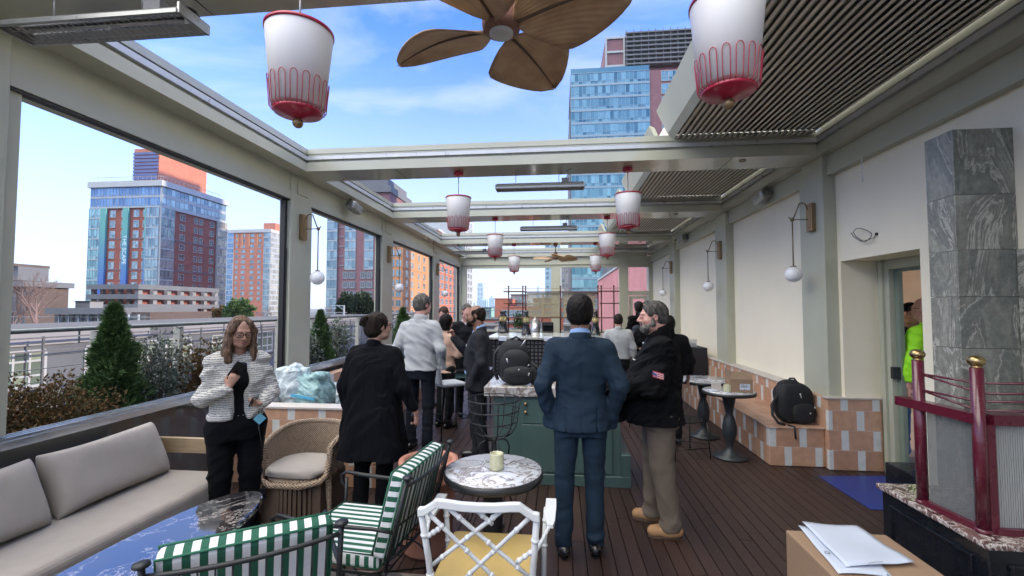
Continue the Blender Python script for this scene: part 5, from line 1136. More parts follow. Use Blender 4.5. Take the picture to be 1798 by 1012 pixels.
for k in range(17):
    a = pi+0.52+(pi-1.04)*k/16; m.box(cx+0.262*cos(a)-0.012, cy+0.262*sin(a)-0.008, 0.05, cx+0.262*cos(a)+0.012, cy+0.262*sin(a)+0.008, 0.35)
m.box(cx-0.24, cy-0.20, 0.04, cx+0.24, cy+0.2, 0.36); m.build('slatted_base', 'rattan_dark', wk)
m = MB(); m.box(cx-0.215, cy-0.305, 0.26, cx-0.135, cy-0.298, 0.345); m.build('tag', 'black_lacquer', wk)
# ================= wire plant stand =================
ws = thing('wire_plant_stand', 'tall black wire basket stand in front of the green counter', 'plant stand', (-0.535, 3.70, 0))
sx_, sy_ = -0.535, 3.70; m = MB(); rr = [(0.95, 0.218), (0.862, 0.205), (0.775, 0.195), (0.685, 0.155)]
for z_, r_ in rr: m.tube([(sx_+r_*cos(2*pi*k/36), sy_+r_*sin(2*pi*k/36), z_) for k in range(36)], 0.005, 6, closed=True)
for k in range(10):
    a = 2*pi*k/10; prof = [(0.95, 0.218), (0.862, 0.205), (0.775, 0.195), (0.72, 0.178), (0.67, 0.145), (0.635, 0.09), (0.62, 0.02)]
    m.tube([(sx_+r_*cos(a), sy_+r_*sin(a), z_) for z_, r_ in prof], 0.0045, 6)
m.build('basket', 'iron_black', ws)
for k in range(4):
    a = 2*pi*k/4+0.5; prof = [(0.61, 0.02), (0.625, 0.06), (0.60, 0.115), (0.55, 0.14), (0.48, 0.13)]; m = MB(); m.tube([(sx_+r_*cos(a), sy_+r_*sin(a), z_) for z_, r_ in prof], 0.006, 6)
    m.tube([(sx_+r_*cos(a), sy_+r_*sin(a), z_) for z_, r_ in [(0.62, 0.012), (0.45, 0.03), (0.25, 0.09), (0.08, 0.17), (0.0, 0.20), (0.02, 0.225), (0.05, 0.215)]], 0.0075, 6); m.build('leg', 'iron_black', ws)
# ================= island counter =================
isl = thing('island_counter', 'dark green cabinet island with a thick veined marble slab top', 'counter', (0, 4.7, 0))
m = MB(); m.box(-0.64, 4.42, 0.08, 0.58, 5.08, 0.832); m.build('cabinet', 'island_green', isl, bevel=0.003, seg=1)
m = MB(); m.box(-0.73, 4.385, 0.834, 0.70, 5.12, 0.925); m.build('marble_slab', 'marble_island', isl, bevel=0.004, seg=1)
m = MB(); m.box(-0.66, 4.395, 0.0, 0.67, 5.10, 0.10); m.box(0.582, 4.40, 0.10, 0.668, 5.09, 0.30); m.build('plinth', 'island_green', isl, bevel=0.003, seg=1)
for (z0_, z1_) in ((0.575, 0.80), (0.12, 0.565)):
    m = MB(); m.box(-0.36, 4.406, z0_, 0.50, 4.419, z1_); m.build('drawer_front', 'island_green', isl, bevel=0.003, seg=1)
for z_ in (0.765, 0.685): m = MB(); m.ball((-0.323, 4.39, z_), 0.017, 14); m.cyl((-0.323, 4.40, z_-0.005), 0.008, 0.01, 10); m.build('knob', 'brass', isl)
# ================= backpacks =================
b1 = thing('backpack', 'bulky black backpack with grey zip pulls standing on the marble island', 'backpack', (-0.44, 4.60, 0.925))
m = MB(); blob(m, (-0.47, 4.66, 1.14), (0.165, 0.10, 0.225), 0.1, 2.7, sd=1); blob(m, (-0.44, 4.56, 1.10), (0.15, 0.07, 0.175), 0.1, 2.5, sd=2); m.build('main_bag', 'bag_black', b1)
m = MB(); blob(m, (-0.40, 4.51, 1.02), (0.155, 0.06, 0.095), 0.1, 2.6, sd=3); m.build('front_pocket', 'bag_black', b1)
m = MB(); blob(m, (-0.25, 4.56, 1.02), (0.05, 0.05, 0.10), 0.3, 2.4, sd=4); m.tube([(-0.27, 4.54, 1.14), (-0.21, 4.52, 1.10), (-0.19, 4.52, 1.03), (-0.2, 4.53, 0.98)], 0.012, 6); m.build('side_pouch', 'bag_black', b1)
m = MB(); m.tube([(-0.60, 4.63, 1.30), (-0.66, 4.62, 1.22), (-0.665, 4.61, 1.05), (-0.62, 4.60, 0.96)], 0.017, 8); m.tube([(-0.50, 4.68, 1.36), (-0.44, 4.66, 1.395), (-0.39, 4.66, 1.36)], 0.011, 8); m.build('strap', 'bag_strap', b1)
for p, q in (((-0.52, 4.49, 1.19), (-0.50, 4.488, 1.13)), ((-0.375, 4.49, 1.315), (-0.33, 4.49, 1.375)), ((-0.40, 4.455, 1.075), (-0.39, 4.453, 1.09)), ((-0.30, 4.455, 1.03), (-0.29, 4.452, 1.055)), ((-0.31, 4.50, 1.115), (-0.295, 4.498, 1.13))):
    m = MB(); m.tube([p, q], 0.006, 6); m.build('zip_pull', 'buckle', b1)
b2 = thing('backpack', 'black backpack leaning against the tiled bench back on its peach seat', 'backpack', (2.6, 5.33, 0.417))
m = MB(); blob(m, (2.60, 5.38, 0.635), (0.195, 0.11, 0.225), 0.05, 3.2, sd=5); blob(m, (2.58, 5.40, 0.77), (0.13, 0.09, 0.12), 0.0, 2.5, sd=6); m.build('main_bag', 'bag_black', b2)
m = MB(); blob(m, (2.66, 5.28, 0.54), (0.125, 0.045, 0.11), 0.05, 2.8, sd=7); m.build('front_pocket', 'bag_black', b2)
m = MB(); m.tube([(2.56, 5.38, 0.855), (2.575, 5.38, 0.905), (2.62, 5.38, 0.905), (2.655, 5.38, 0.855)], 0.011, 8); m.build('handle', 'bag_strap', b2)
m = MB(); m.tube([(2.42, 5.34, 0.72), (2.34, 5.30, 0.62), (2.33, 5.26, 0.52), (2.38, 5.24, 0.44), (2.44, 5.22, 0.425)], 0.015, 8); m.tube([(2.46, 5.21, 0.43), (2.50, 5.15, 0.425), (2.50, 5.14, 0.36), (2.505, 5.14, 0.30)], 0.010, 6); m.build('strap', 'bag_strap', b2)
for p, q in (((2.62, 5.26, 0.76), (2.63, 5.255, 0.71)), ((2.76, 5.25, 0.60), (2.765, 5.25, 0.62)), ((2.70, 5.23, 0.545), (2.71, 5.23, 0.56))): m = MB(); m.tube([p, q], 0.006, 6); m.build('zip_pull', 'buckle', b2)
# ================= host stand =================
hs = thing('host_stand', 'host stand with plum red posts, brass knobs, glass panels and a black panelled base', 'host stand', (2.4, 2.7, 0))
hx, hy0, hy1, hz = 2.0, 2.38, 3.08, 0.60
m = MB(); m.box(hx, hy0, 0.0, 3.0, hy1, hz-0.03)
m.build('base_cabinet', 'black_lacquer', hs, bevel=0.006, seg=2)
for (fx, fy0, fy1) in ((hx, hy0+0.08, hy1-0.07),):
    m = MB(); z0_, z1_ = 0.07, 0.50; m.box(fx-0.012, fy0, z0_, fx+0.002, fy0+0.018, z1_); m.box(fx-0.012, fy1-0.018, z0_, fx+0.002, fy1, z1_); m.box(fx-0.0115, fy0+0.018, z1_-0.018, fx+0.002, fy1-0.018, z1_); m.box(fx-0.0115, fy0+0.018, z0_, fx+0.002, fy1-0.018, z0_+0.018); m.build('moulding', 'black_lacquer', hs, bevel=0.004, seg=2)
m = MB(); m.box(hx+0.08, hy0-0.012, 0.07, hx+0.098, hy0+0.002, 0.50); m.box(hx+0.098, hy0-0.0115, 0.482, 2.92, hy0+0.002, 0.50); m.box(hx+0.098, hy0-0.0115, 0.07, 2.92, hy0+0.002, 0.088); m.build('moulding', 'black_lacquer', hs, bevel=0.004, seg=2)
m = MB(); m.box(hx-0.025, hy0-0.025, hz-0.03, 3.0, hy1+0.02, hz); m.build('marble_ledge', 'marble_plum', hs, bevel=0.008, seg=2)
P1 = (2.03, 2.80); P2 = (2.062, 2.475)
for (x_, y_) in (P1, P2):
    m = MB(); m.cyl((x_, y_, hz), 0.027, 0.80, 28); m.cyl((x_, y_, hz), 0.033, 0.02, 28); po = m.build('post', 'plum_paint', hs)
    m = MB(); m.cyl((x_, y_, 1.398), 0.022, 0.012, 20); m.ball((x_, y_, 1.434), 0.036, 24, 0.80); m.build('knob', 'brass_knob', po)
m = MB(); m.box(P2[0]+0.04, P2[1]-0.03, hz+0.001, 3.0, P2[1]+0.03, hz+0.03); m.box(P2[0]+0.04, P2[1]-0.035, 1.125, 3.0, P2[1]+0.035, 1.175); m.box(P2[0]+0.02, P2[1]-0.02, hz, P2[0]+0.055, P2[1]+0.02, 1.125)
m.beam((P1[0]-0.0, P1[1], 1.15), (P2[0], P2[1], 1.15), 0.062, 0.05); m.beam((P1[0], P1[1], hz+0.016), (P2[0], P2[1], hz+0.016), 0.05, 0.03); m.beam((P1[0], P1[1], 1.15), (P1[0]-0.02, P1[1]+0.12, 1.15), 0.062, 0.05); m.build('rail', 'plum_paint', hs)
m = MB(); m.beam((P1[0]+0.01, P1[1]-0.04, 0.877), (P2[0]-0.0, P2[1]+0.04, 0.877), 0.008, 0.49); m.build('glass_panel', 'panel_glass', hs)
m = MB(); m.box(P2[0]+0.056, P2[1]-0.004, hz+0.03, 3.0, P2[1]+0.004, 1.125); m.build('fluted_panel', 'fluted_glass', hs)
for z_ in (1.325, 1.275, 1.235, 1.19):
    m = MB(); m.tube([(P2[0], P2[1], z_), (3.0, P2[1]+0.0, z_)], 0.006, 8); m.build('wire', 'plum_paint', hs)
for za, zb in ((1.325, 1.325), (1.325, 1.28), (1.235, 1.235), (1.235, 1.19)):
    m = MB(); m.tube([(P1[0], P1[1], za), (P2[0], P2[1], zb)], 0.006, 8); m.build('wire', 'plum_paint', hs)
# ================= carton with papers =================
cb_ = thing('cardboard_box', 'brown cardboard box with loose papers on top beside the host stand', 'box', (1.6, 2.4, 0))
m = MB(); m.box(1.295, 1.72, 0.0, 1.83, 2.80, 0.42); m.build('carton', 'cardboard', cb_, bevel=0.008, seg=2); m = MB(); m.box(1.555, 1.715, 0.418, 1.56, 2.805, 0.4225); m.build('flap_seam', 'ink', cb_)
def sheet(pts, z, lift, mat_, name='sheet'):
    m = MB(); n = 12; a, b, c, d = [Vector(p) for p in pts]; vs = []; fs = []
    for i in range(n+1):
        for j in range(n+1):
            u, v = i/n, j/n; p = a.lerp(b, u).lerp(d.lerp(c, u), v); vs.append((p.x, p.y, z+0.004*sin(5*u+2*v)+0.003*sin(9*v)+lift*max(0, u-0.75)*max(0, 0.4-v)*4+0.004))
    for i in range(n):
        for j in range(n): q = i*(n+1)+j; fs.append((q, q+n+1, q+n+2, q+1))
    m.add(vs, fs, True); o = m.build(name, mat_); md = o.modifiers.new('t', 'SOLIDIFY'); md.thickness = 0.0012; return o
s1 = sheet([(1.325, 2.36), (1.575, 2.37), (1.62, 2.80), (1.38, 2.835)], 0.424, -0.01, 'paper', 'paper_sheet'); tag(s1, 'lower sheet of paper with a curled corner on the cardboard box', 'paper', 'papers on the cardboard box')
s2 = sheet([(1.385, 2.40), (1.745, 2.475), (1.705, 2.845), (1.415, 2.86)], 0.436, 0.02, 'paper', 'paper_sheet'); tag(s2, 'upper sheet of bluish white paper lying on the cardboard box', 'paper', 'papers on the cardboard box')
text_mesh('printing', 'D', 0.035, 'ink', (1.372, 2.53, 0.4375), (0, 0, radians(75)), None, 0.0003).parent = s1
m = MB(); m.tube([(1.50, 2.425, 0.449), (1.54, 2.44, 0.449), (1.58, 2.445, 0.449)], 0.001, 4); q = m.build('pen_line', 'ink'); q.parent = s2
# ================= blue floor film, black box =================
m = MB(); m.prism([(2.585, 4.90), (2.60, 4.15), (2.99, 4.14), (3.33, 4.16), (3.33, 4.98)], 0.0015, 0.005); solo(m.build('floor_film', 'blue_film'), 'bright blue protective film on the deck before the doorway', 'floor film')
m = MB(); m.box(2.94, 4.12, 0.005, 3.22, 4.48, 0.30); bb = m.build('subwoofer', 'black_lacquer', None, bevel=0.006, seg=1); tag(bb, 'small black box on the deck beside the doorway', 'box')
# ================= iron tables on the right =================
def baluster_table(x, y, r, label, ztop=0.75):
    o = thing('pedestal_table', label, 'table', (x, y, 0), 0, 'small round tables with black baluster legs'); 
    m = MB(); m.lathe([(0.001, ztop-0.02), (r-0.012, ztop-0.02), (r-0.010, ztop), (0.001, ztop)], 48, (x, y, 0)); m.build('table_top', 'marble_white', o)
    m = MB(); m.lathe([(r-0.05, ztop-0.04), (r-0.004, ztop-0.038), (r, ztop-0.028), (r, ztop-0.004), (r-0.010, ztop-0.002), (r-0.009, ztop-0.02), (r-0.05, ztop-0.021)], 48, (x, y, 0)); m.build('rim', 'table_black', o)
    m = MB(); m.lathe([(0.001, 0.0), (0.185, 0.0), (0.188, 0.018), (0.10, 0.03), (0.095, 0.05), (0.055, 0.075), (0.035, 0.13), (0.05, 0.18), (0.075, 0.27), (0.078, 0.34), (0.06, 0.43), (0.036, 0.49), (0.045, 0.53), (0.058, 0.60), (0.075, 0.68), (0.09, 0.709), (0.001, 0.709)], 32, (x, y, 0)); m.build('baluster', 'cast_iron', o)
    m = MB(); m.tube([(x-0.26, y-0.12, 0.006), (x+0.0, y-0.21, 0.006), (x+0.10, y-0.19, 0.006)], 0.006, 5) if False else None
    return o
tA = baluster_table(1.93, 5.42, 0.285, 'round pedestal table carrying the open cardboard box, by the tiled bench')
tB = baluster_table(1.90, 6.25, 0.36, 'middle round pedestal table with a bare white marble top, by the tiled bench')
tC = baluster_table(1.72, 7.15, 0.30, 'farthest of the three round pedestal tables, before the black box on the bench')
cx_ = thing('cardboard_box', 'open brown cardboard box with a white label on the nearest pedestal table', 'box', (2.03, 5.42, 0.75))
m = MB(); x0_, x1_, y0_, y1_ = 1.925, 2.155, 5.28, 5.56; M2 = Matrix.Translation((2.04, 5.42, 0)) @ Matrix.Rotation(radians(-8), 4, 'Z') @ Matrix.Translation((-2.04, -5.42, 0))
for b_ in ((x0_, y0_, 0.751, x1_, y0_+0.005, 0.90), (x0_, y1_-0.005, 0.751, x1_, y1_, 0.90), (x0_, y0_+0.005, 0.751, x0_+0.005, y1_-0.005, 0.90), (x1_-0.005, y0_+0.005, 0.751, x1_, y1_-0.005, 0.90)): m.box(*b_)
m.xf(M2); m.build('carton', 'cardboard', cx_)
m = MB(); m.beam((2.04, y0_+0.0, 0.90), (2.04, y0_+0.05, 0.98), 0.228, 0.004, (1, 0, 0)) if False else None
for (pa, pb) in (((x0_, y0_), (x1_, y0_)),):
    m.add([(x0_, y0_, 0.90), (x1_, y0_, 0.90), (x1_-0.012, y0_+0.06, 0.975), (x0_+0.0, y0_+0.06, 0.975), (x0_, y0_+0.004, 0.90), (x1_, y0_+0.004, 0.90), (x1_-0.012, y0_+0.064, 0.975), (x0_+0.0, y0_+0.064, 0.975)], [(0, 1, 2, 3), (7, 6, 5, 4), (3, 2, 6, 7), (1, 5, 6, 2), (4, 0, 3, 7)])
m.add([(x0_, y0_+0.02, 0.90), (x0_, y1_, 0.90), (x0_+0.0, y1_, 0.995), (x0_+0.0, y0_+0.04, 0.995), (x0_+0.004, y0_+0.02, 0.90), (x0_+0.004, y1_, 0.90), (x0_+0.004, y1_, 0.995), (x0_+0.004, y0_+0.04, 0.995)], [(0, 1, 2, 3), (7, 6, 5, 4), (3, 2, 6, 7), (1, 5, 6, 2), (4, 0, 3, 7)])
m.xf(M2); m.build('flap', 'cardboard_dark', cx_)
m = MB(); m.box(2.02, y0_-0.001, 0.785, 2.125, y0_-0.0002, 0.85); m.xf(M2); lb = m.build('shipping_label', 'paper', cx_)
for i, (xa_, xb_, z_) in enumerate(((2.032, 2.068, 0.838), (2.080, 2.095, 0.838), (2.032, 2.105, 0.822), (2.032, 2.095, 0.815), (2.06, 2.075, 0.792))): m = MB(); m.box(xa_, y0_-0.0016, z_-0.003, xb_, y0_-0.0011, z_+0.003 if i < 2 else z_+0.0); m.box(xa_, y0_-0.0016, z_-0.0012, xb_, y0_-0.0011, z_+0.0012); m.xf(M2); m.build('print_line', 'ink', lb)
gb = thing('glassware', 'cut glass tumbler beside the cardboard box on the nearest pedestal table', 'glass', (1.885, 5.33, 0.75)); m = MB(); m.lathe([(0.03, 0.751), (0.042, 0.756), (0.045, 0.80), (0.042, 0.835), (0.038, 0.835), (0.036, 0.765), (0.0005, 0.763)], 12, (1.885, 5.33, 0), smooth=False); m.build('tumbler', 'votive_glass', gb)
gp2 = thing('notebook', 'small pile of pinkish packets on the nearest pedestal table', 'packet', (1.80, 5.50, 0.75)); m = MB(); m.box(1.765, 5.46, 0.751, 1.86, 5.50, 0.825); m.build('packet', 'tile_cap', gp2); m = MB(); m.box(1.70, 5.36, 0.751, 1.79, 5.44, 0.757, 0.5); m.build('paper_slip', 'paper', gp2)
# black box on the bench with a small caddy on top
kb = thing('black_cabinet', 'black box standing on the far part of the tiled bench', 'box', (2.75, 9.3, 0.417)); m = MB(); m.box(2.42, 8.9, 0.418, 2.80, 9.9, 0.93); m.build('cabinet', 'bag_strap', kb, bevel=0.005, seg=1)
sc_ = thing('cutlery_holder', 'small slatted holder on top of the black box by the wall', 'holder', (2.6, 9.3, 0.93)); m = MB()
for k in range(7): m.box(2.50+k*0.025, 9.1, 0.931, 2.512+k*0.025, 9.12, 1.08)
m.box(2.50, 9.12, 0.931, 2.665, 9.14, 1.00); m.build('holder', 'white_enamel', sc_)
# ================= people: signed distance bodies meshed as one surface =================
def V3(*a): return np.array(a, dtype=np.float64)
class SDF:
    def __init__(s, lo, hi, h, k=0.02):
        s.lo = np.array(lo, float)-3*h; s.h = h; s.n = np.ceil((np.array(hi, float)+3*h-s.lo)/h).astype(int)+1
        s.f = np.full(s.n, 0.08, np.float32); s.k = k
        s.ax = [s.lo[i]+h*np.arange(s.n[i]) for i in range(3)]
    def region(s, lo, hi):
        a = np.clip(np.floor((np.array(lo)-s.lo)/s.h).astype(int), 0, s.n); b = np.clip(np.ceil((np.array(hi)-s.lo)/s.h).astype(int)+1, 0, s.n)
        if (b <= a).any(): return None, None
        sl = tuple(slice(a[i], b[i]) for i in range(3)); g = np.meshgrid(*[s.ax[i][sl[i]] for i in range(3)], indexing='ij', sparse=True); return sl, g
    def put(s, sl, d, k, sub=False):
        f = s.f[sl]; k = s.k if k is None else k
        if sub: a = f; b = -d; h_ = np.clip(0.5-0.5*(b-a)/k, 0, 1) if k > 0 else None; r = np.maximum(a, b) if k <= 0 else a*h_+b*(1-h_)+k*h_*(1-h_)
        else:
            if k <= 0: r = np.minimum(f, d)
            else: h_ = np.clip(0.5+0.5*(f-d)/k, 0, 1); r = f*(1-h_)+d*h_-k*h_*(1-h_)
        s.f[sl] = r
    def cap(s, a, b, ra, rb, k=None, flat=None, sub=False):
        """tapered capsule; flat=(axis, factor) squashes it along axis"""
        a = np.array(a, float); b = np.array(b, float); R = max(ra, rb)*(max(1, flat[1]) if flat else 1)+s.h*3+(s.k if k is None else k)
        sl, g = s.region(np.minimum(a, b)-R, np.maximum(a, b)+R)
        if sl is None: return s
        P = [g[i]-a[i] for i in range(3)]; d = b-a; q = 1.0
        if flat:
            n = np.array(flat[0], float); n /= np.linalg.norm(n); q = flat[1]; e = 1/q-1; dn = P[0]*n[0]+P[1]*n[1]+P[2]*n[2]
            P = [P[i]+dn*(n[i]*e) for i in range(3)]; d = d+n*(d@n)*e
        L2 = float(d@d)+1e-12; t = np.clip((P[0]*d[0]+P[1]*d[1]+P[2]*d[2])/L2, 0, 1)
        D = np.sqrt((P[0]-t*d[0])**2+(P[1]-t*d[1])**2+(P[2]-t*d[2])**2)-(ra+(rb-ra)*t)
        s.put(sl, D*min(q, 1.0), k, sub); return s
    def ell(s, c, r, k=None, R=None, sub=False):
        c = np.array(c, float); r = np.array(r, float); m = r.max()+s.h*3+(s.k if k is None else k)
        sl, g = s.region(c-m, c+m)
        if sl is None: return s
        P = [g[i]-c[i] for i in range(3)]
        if R is not None: P = [sum(P[j]*R[j][i] for j in range(3)) for i in range(3)]
        k0 = np.sqrt((P[0]/r[0])**2+(P[1]/r[1])**2+(P[2]/r[2])**2)+1e-9; k1 = np.sqrt((P[0]/r[0]**2)**2+(P[1]/r[1]**2)**2+(P[2]/r[2]**2)**2)+1e-9
        s.put(sl, k0*(k0-1)/k1, k, sub); return s
    def loft(s, rows, k=None, e=2.3, axis=None):
        """stack of superellipse sections: rows of (z, cx, cy, rx, ry)"""
        A = np.array(rows, float); A = A[np.argsort(A[:, 0])]; z0, z1 = A[0, 0], A[-1, 0]; kk = s.k if k is None else k
        zz = np.linspace(z0, z1, 120); T = [np.interp(zz, A[:, 0], A[:, i]) for i in range(1, 5)]; w_ = np.hanning(17); w_ /= w_.sum()
        T = [np.convolve(np.pad(t, 8, mode='edge'), w_, mode='valid') for t in T]
        m = max(A[:, 3].max(), A[:, 4].max())+s.h*3+kk
        lo = [A[:, 1].min()-m, A[:, 2].min()-m, z0-s.h*3-kk]; hi = [A[:, 1].max()+m, A[:, 2].max()+m, z1+s.h*3+kk]
        sl, g = s.region(lo, hi)
        if sl is None: return s
        z = g[2]; cx, cy, rx, ry = [np.interp(z, zz, t) for t in T]
        q = (np.abs((g[0]-cx)/rx)**e+np.abs((g[1]-cy)/ry)**e)**(1/e); D = (q-1)*np.minimum(rx, ry)
        D = np.maximum(D, np.maximum(z0-z, z-z1)); s.put(sl, D, k); return s
    def cut(s, fn):
        g = np.meshgrid(*s.ax, indexing='ij', sparse=True); s.f = np.maximum(s.f, fn(*g).astype(np.float32)); return s
    def folds(s, amp, freq=(9, 9, 14), seed=0, mask=None, n=2, ridge=True):
        """cloth creases: ridged value noise, evaluated only near the surface"""
        I = np.argwhere(np.abs(s.f) < max(0.035, amp*3)); 
        if not len(I): return s
        P = s.lo+s.h*I; rg = np.random.RandomState(seed); o = np.zeros(len(P)); q = rg.normal(size=(3, 3))*0.35+np.eye(3)
        for k in range(n):
            W_ = (P @ q)*np.array(freq)/2.6*(1.9**k); W_ = W_+0.55*np.sin(W_[:, [1, 2, 0]]*1.7+seed+k); b = np.floor(W_).astype(int); t = W_-b; t = t*t*(3-2*t); v = 0
            for c in range(8):
                d = np.array([(c >> 2) & 1, (c >> 1) & 1, c & 1]); h_ = b+d; r = np.sin((h_[:, 0]*127.1+h_[:, 1]*311.7+h_[:, 2]*74.7+seed*17.3+k*5.1))*43758.5453; r = r-np.floor(r)
                v = v+r*np.prod(np.where(d, t, 1-t), axis=1)
            o += (0.75-np.abs(2*v-1)*2 if ridge else 2*v-1)/(1.8**k)
        o = -o*amp
        if mask is not None: o = o*mask(P[:, 0], P[:, 1], P[:, 2])
        s.f[tuple(I.T)] += o.astype(np.float32); return s
    def mesh(s):
        f = s.f; n = f.shape; S_ = f < 0; c = np.zeros(tuple(q-1 for q in n), np.int8)
        for dx in (0, 1):
            for dy in (0, 1):
                for dz in (0, 1): c += S_[dx:n[0]-1+dx, dy:n[1]-1+dy, dz:n[2]-1+dz]
        act = (c > 0) & (c < 8); idx = np.argwhere(act)
        if not len(idx): return np.zeros((0, 3)), []
        lin = -np.ones(act.shape, np.int32); lin[tuple(idx.T)] = np.arange(len(idx)); acc = np.zeros((len(idx), 3)); cnt = np.zeros(len(idx))
        cor = [(x, y, z) for x in (0, 1) for y in (0, 1) for z in (0, 1)]
        for a in cor:
            for ax in range(3):
                if a[ax]: continue
                b = list(a); b[ax] = 1
                fa = f[idx[:, 0]+a[0], idx[:, 1]+a[1], idx[:, 2]+a[2]]; fb = f[idx[:, 0]+b[0], idx[:, 1]+b[1], idx[:, 2]+b[2]]
                mk = (fa < 0) != (fb < 0); t = np.where(mk, fa/(fa-fb+1e-12), 0); p = np.tile(np.array(a, float), (len(idx), 1)); p[:, ax] += t; acc += p*mk[:, None]; cnt += mk
        vs = s.lo+s.h*(idx+acc/cnt[:, None]); fs = []
        for ax in range(3):
            b = [slice(None)]*3; b2 = [slice(None)]*3; b[ax] = slice(0, -1); b2[ax] = slice(1, None); e = S_[tuple(b)] != S_[tuple(b2)]
            E_ = np.argwhere(e); o1, o2 = [(1, 2), (2, 0), (0, 1)][ax]; E_ = E_[(E_[:, o1] > 0) & (E_[:, o2] > 0) & (E_[:, o1] < act.shape[o1]) & (E_[:, o2] < act.shape[o2])]
            q = []
            for (u, v) in ((-1, -1), (0, -1), (0, 0), (-1, 0)):
                P = E_.copy(); P[:, o1] += u; P[:, o2] += v; q.append(lin[tuple(P.T)])
            Q = np.stack(q, 1); flip = ~S_[tuple(E_.T)]; Q[flip] = Q[flip][:, ::-1]; fs.append(Q)
        return vs, np.concatenate(fs)
def sdf_obj(name, s, mat_, parent):
    vs, fs = s.mesh(); me = bpy.data.meshes.new(name); me.vertices.add(len(vs)); me.vertices.foreach_set('co', vs.astype(np.float32).ravel())
    me.loops.add(len(fs)*4); me.loops.foreach_set('vertex_index', np.ascontiguousarray(fs, dtype=np.int32).ravel()); me.polygons.add(len(fs)); me.polygons.foreach_set('loop_start', np.arange(0, len(fs)*4, 4, dtype=np.int32))
    me.polygons.foreach_set('loop_total', np.full(len(fs), 4, np.int32)) if bpy.app.version < (4, 1, 0) else None
    me.polygons.foreach_set('use_smooth', np.ones(len(fs), bool)); me.update(calc_edges=True); me.validate(); me.materials.append(MATS[mat_])
    o = bpy.data.objects.new(name, me); C.objects.link(o); o.parent = parent; return o
def skinmat(name, c, lip):
    m, t, b = newmat(name); v = coords(t)
    n = nd(t, 'ShaderNodeTexNoise', Scale=18.0, Detail=5.0); t.links.new(v, n.inputs['Vector']); r = t.nodes.new('ShaderNodeValToRGB')
    r.color_ramp.elements[0].position = 0.35; r.color_ramp.elements[0].color = tuple(q*0.86 for q in c)+(1,); r.color_ramp.elements[1].position = 0.7; r.color_ramp.elements[1].color = tuple(min(1, q*1.1) for q in c)+(1,)
    t.links.new(n.outputs[0], r.inputs[0]); t.links.new(r.outputs[0], b.inputs['Base Color']); b.inputs['Roughness'].default_value = 0.5; b.inputs['Subsurface Weight'].default_value = 0.06; b.inputs['Subsurface Radius'].default_value = (0.01, 0.004, 0.002)
skinmat('skin_fair', (0.50, 0.29, 0.22), None); skinmat('skin_tan', (0.42, 0.235, 0.165), None); skinmat('skin_brown', (0.26, 0.135, 0.09), None); skinmat('skin_pink', (0.56, 0.30, 0.25), None)
mat('lips', (0.36, 0.12, 0.11), 0.4); mat('eye_white', (0.6, 0.58, 0.56), 0.2); mat('eye_dark', (0.03, 0.02, 0.015), 0.15)
def hairmat(name, a, c, sc=(60, 60, 6)):
    m, t, b = newmat(name); v = coords(t, sc); n = nd(t, 'ShaderNodeTexNoise', Scale=1.0, Detail=4.0, Distortion=0.6); t.links.new(v, n.inputs['Vector'])
    r = t.nodes.new('ShaderNodeValToRGB'); r.color_ramp.elements[0].position = 0.35; r.color_ramp.elements[0].color = tuple(a)+(1,); r.color_ramp.elements[1].position = 0.65; r.color_ramp.elements[1].color = tuple(c)+(1,)
    t.links.new(n.outputs[0], r.inputs[0]); t.links.new(r.outputs[0], b.inputs['Base Color']); b.inputs['Roughness'].default_value = 0.6; b.inputs['Specular IOR Level'].default_value = 0.18
    bp = nd(t, 'ShaderNodeBump', Strength=0.9, Distance=0.006); t.links.new(n.outputs[0], bp.inputs['Height']); t.links.new(bp.outputs[0], b.inputs['Normal'])
hairmat('hair_black', (0.003, 0.0025, 0.0025), (0.010, 0.008, 0.007)); hairmat('hair_dark', (0.007, 0.004, 0.003), (0.024, 0.015, 0.011)); hairmat('hair_grey', (0.045, 0.042, 0.038), (0.15, 0.145, 0.135)); hairmat('hair_salt', (0.025, 0.024, 0.022), (0.10, 0.096, 0.09)); hairmat('beard_grey', (0.05, 0.045, 0.04), (0.24, 0.225, 0.205), (80, 80, 30)); hairmat('hair_blond', (0.045, 0.026, 0.017), (0.22, 0.14, 0.09)); hairmat('hair_short_brown', (0.03, 0.018, 0.012), (0.07, 0.045, 0.03))
fabric_tweed('tweed', (0.13, 0.145, 0.155), (0.58, 0.565, 0.52), 110.0)
mat('cloth_black', (0.0035, 0.0038, 0.0055), 0.9, spec=0.15, var=0.25, scale=9, bump=0.35, bscale=300); mat('coat_black', (0.0035, 0.004, 0.0062), 0.88, spec=0.15, var=0.2, scale=5, bump=0.3, bscale=350); mat('trousers_navy', (0.008, 0.011, 0.019), 0.88, spec=0.2, var=0.3, scale=9, bump=0.3, bscale=300)
mat('suit_blue', (0.0125, 0.027, 0.048), 0.8, spec=0.2, var=0.16, scale=7, bump=0.25, bscale=500); mat('suit_grey', (0.019, 0.021, 0.026), 0.8, spec=0.2, var=0.14, scale=8, bump=0.25, bscale=450); mat('suit_dark', (0.007, 0.008, 0.011), 0.8, spec=0.2, var=0.14)
mat('knit_white', (0.40, 0.42, 0.44), 0.95, var=0.05, scale=10, bump=0.6, bscale=260, sheen=0.25); mat('knit_grey', (0.36, 0.38, 0.40), 0.95, var=0.08, scale=10, bump=0.5, bscale=200); mat('shirt_white', (0.62, 0.68, 0.80), 0.75, var=0.03); mat('shirt_blue', (0.26, 0.42, 0.74), 0.75, var=0.03); mat('tie_pink', (0.42, 0.2, 0.2), 0.7)
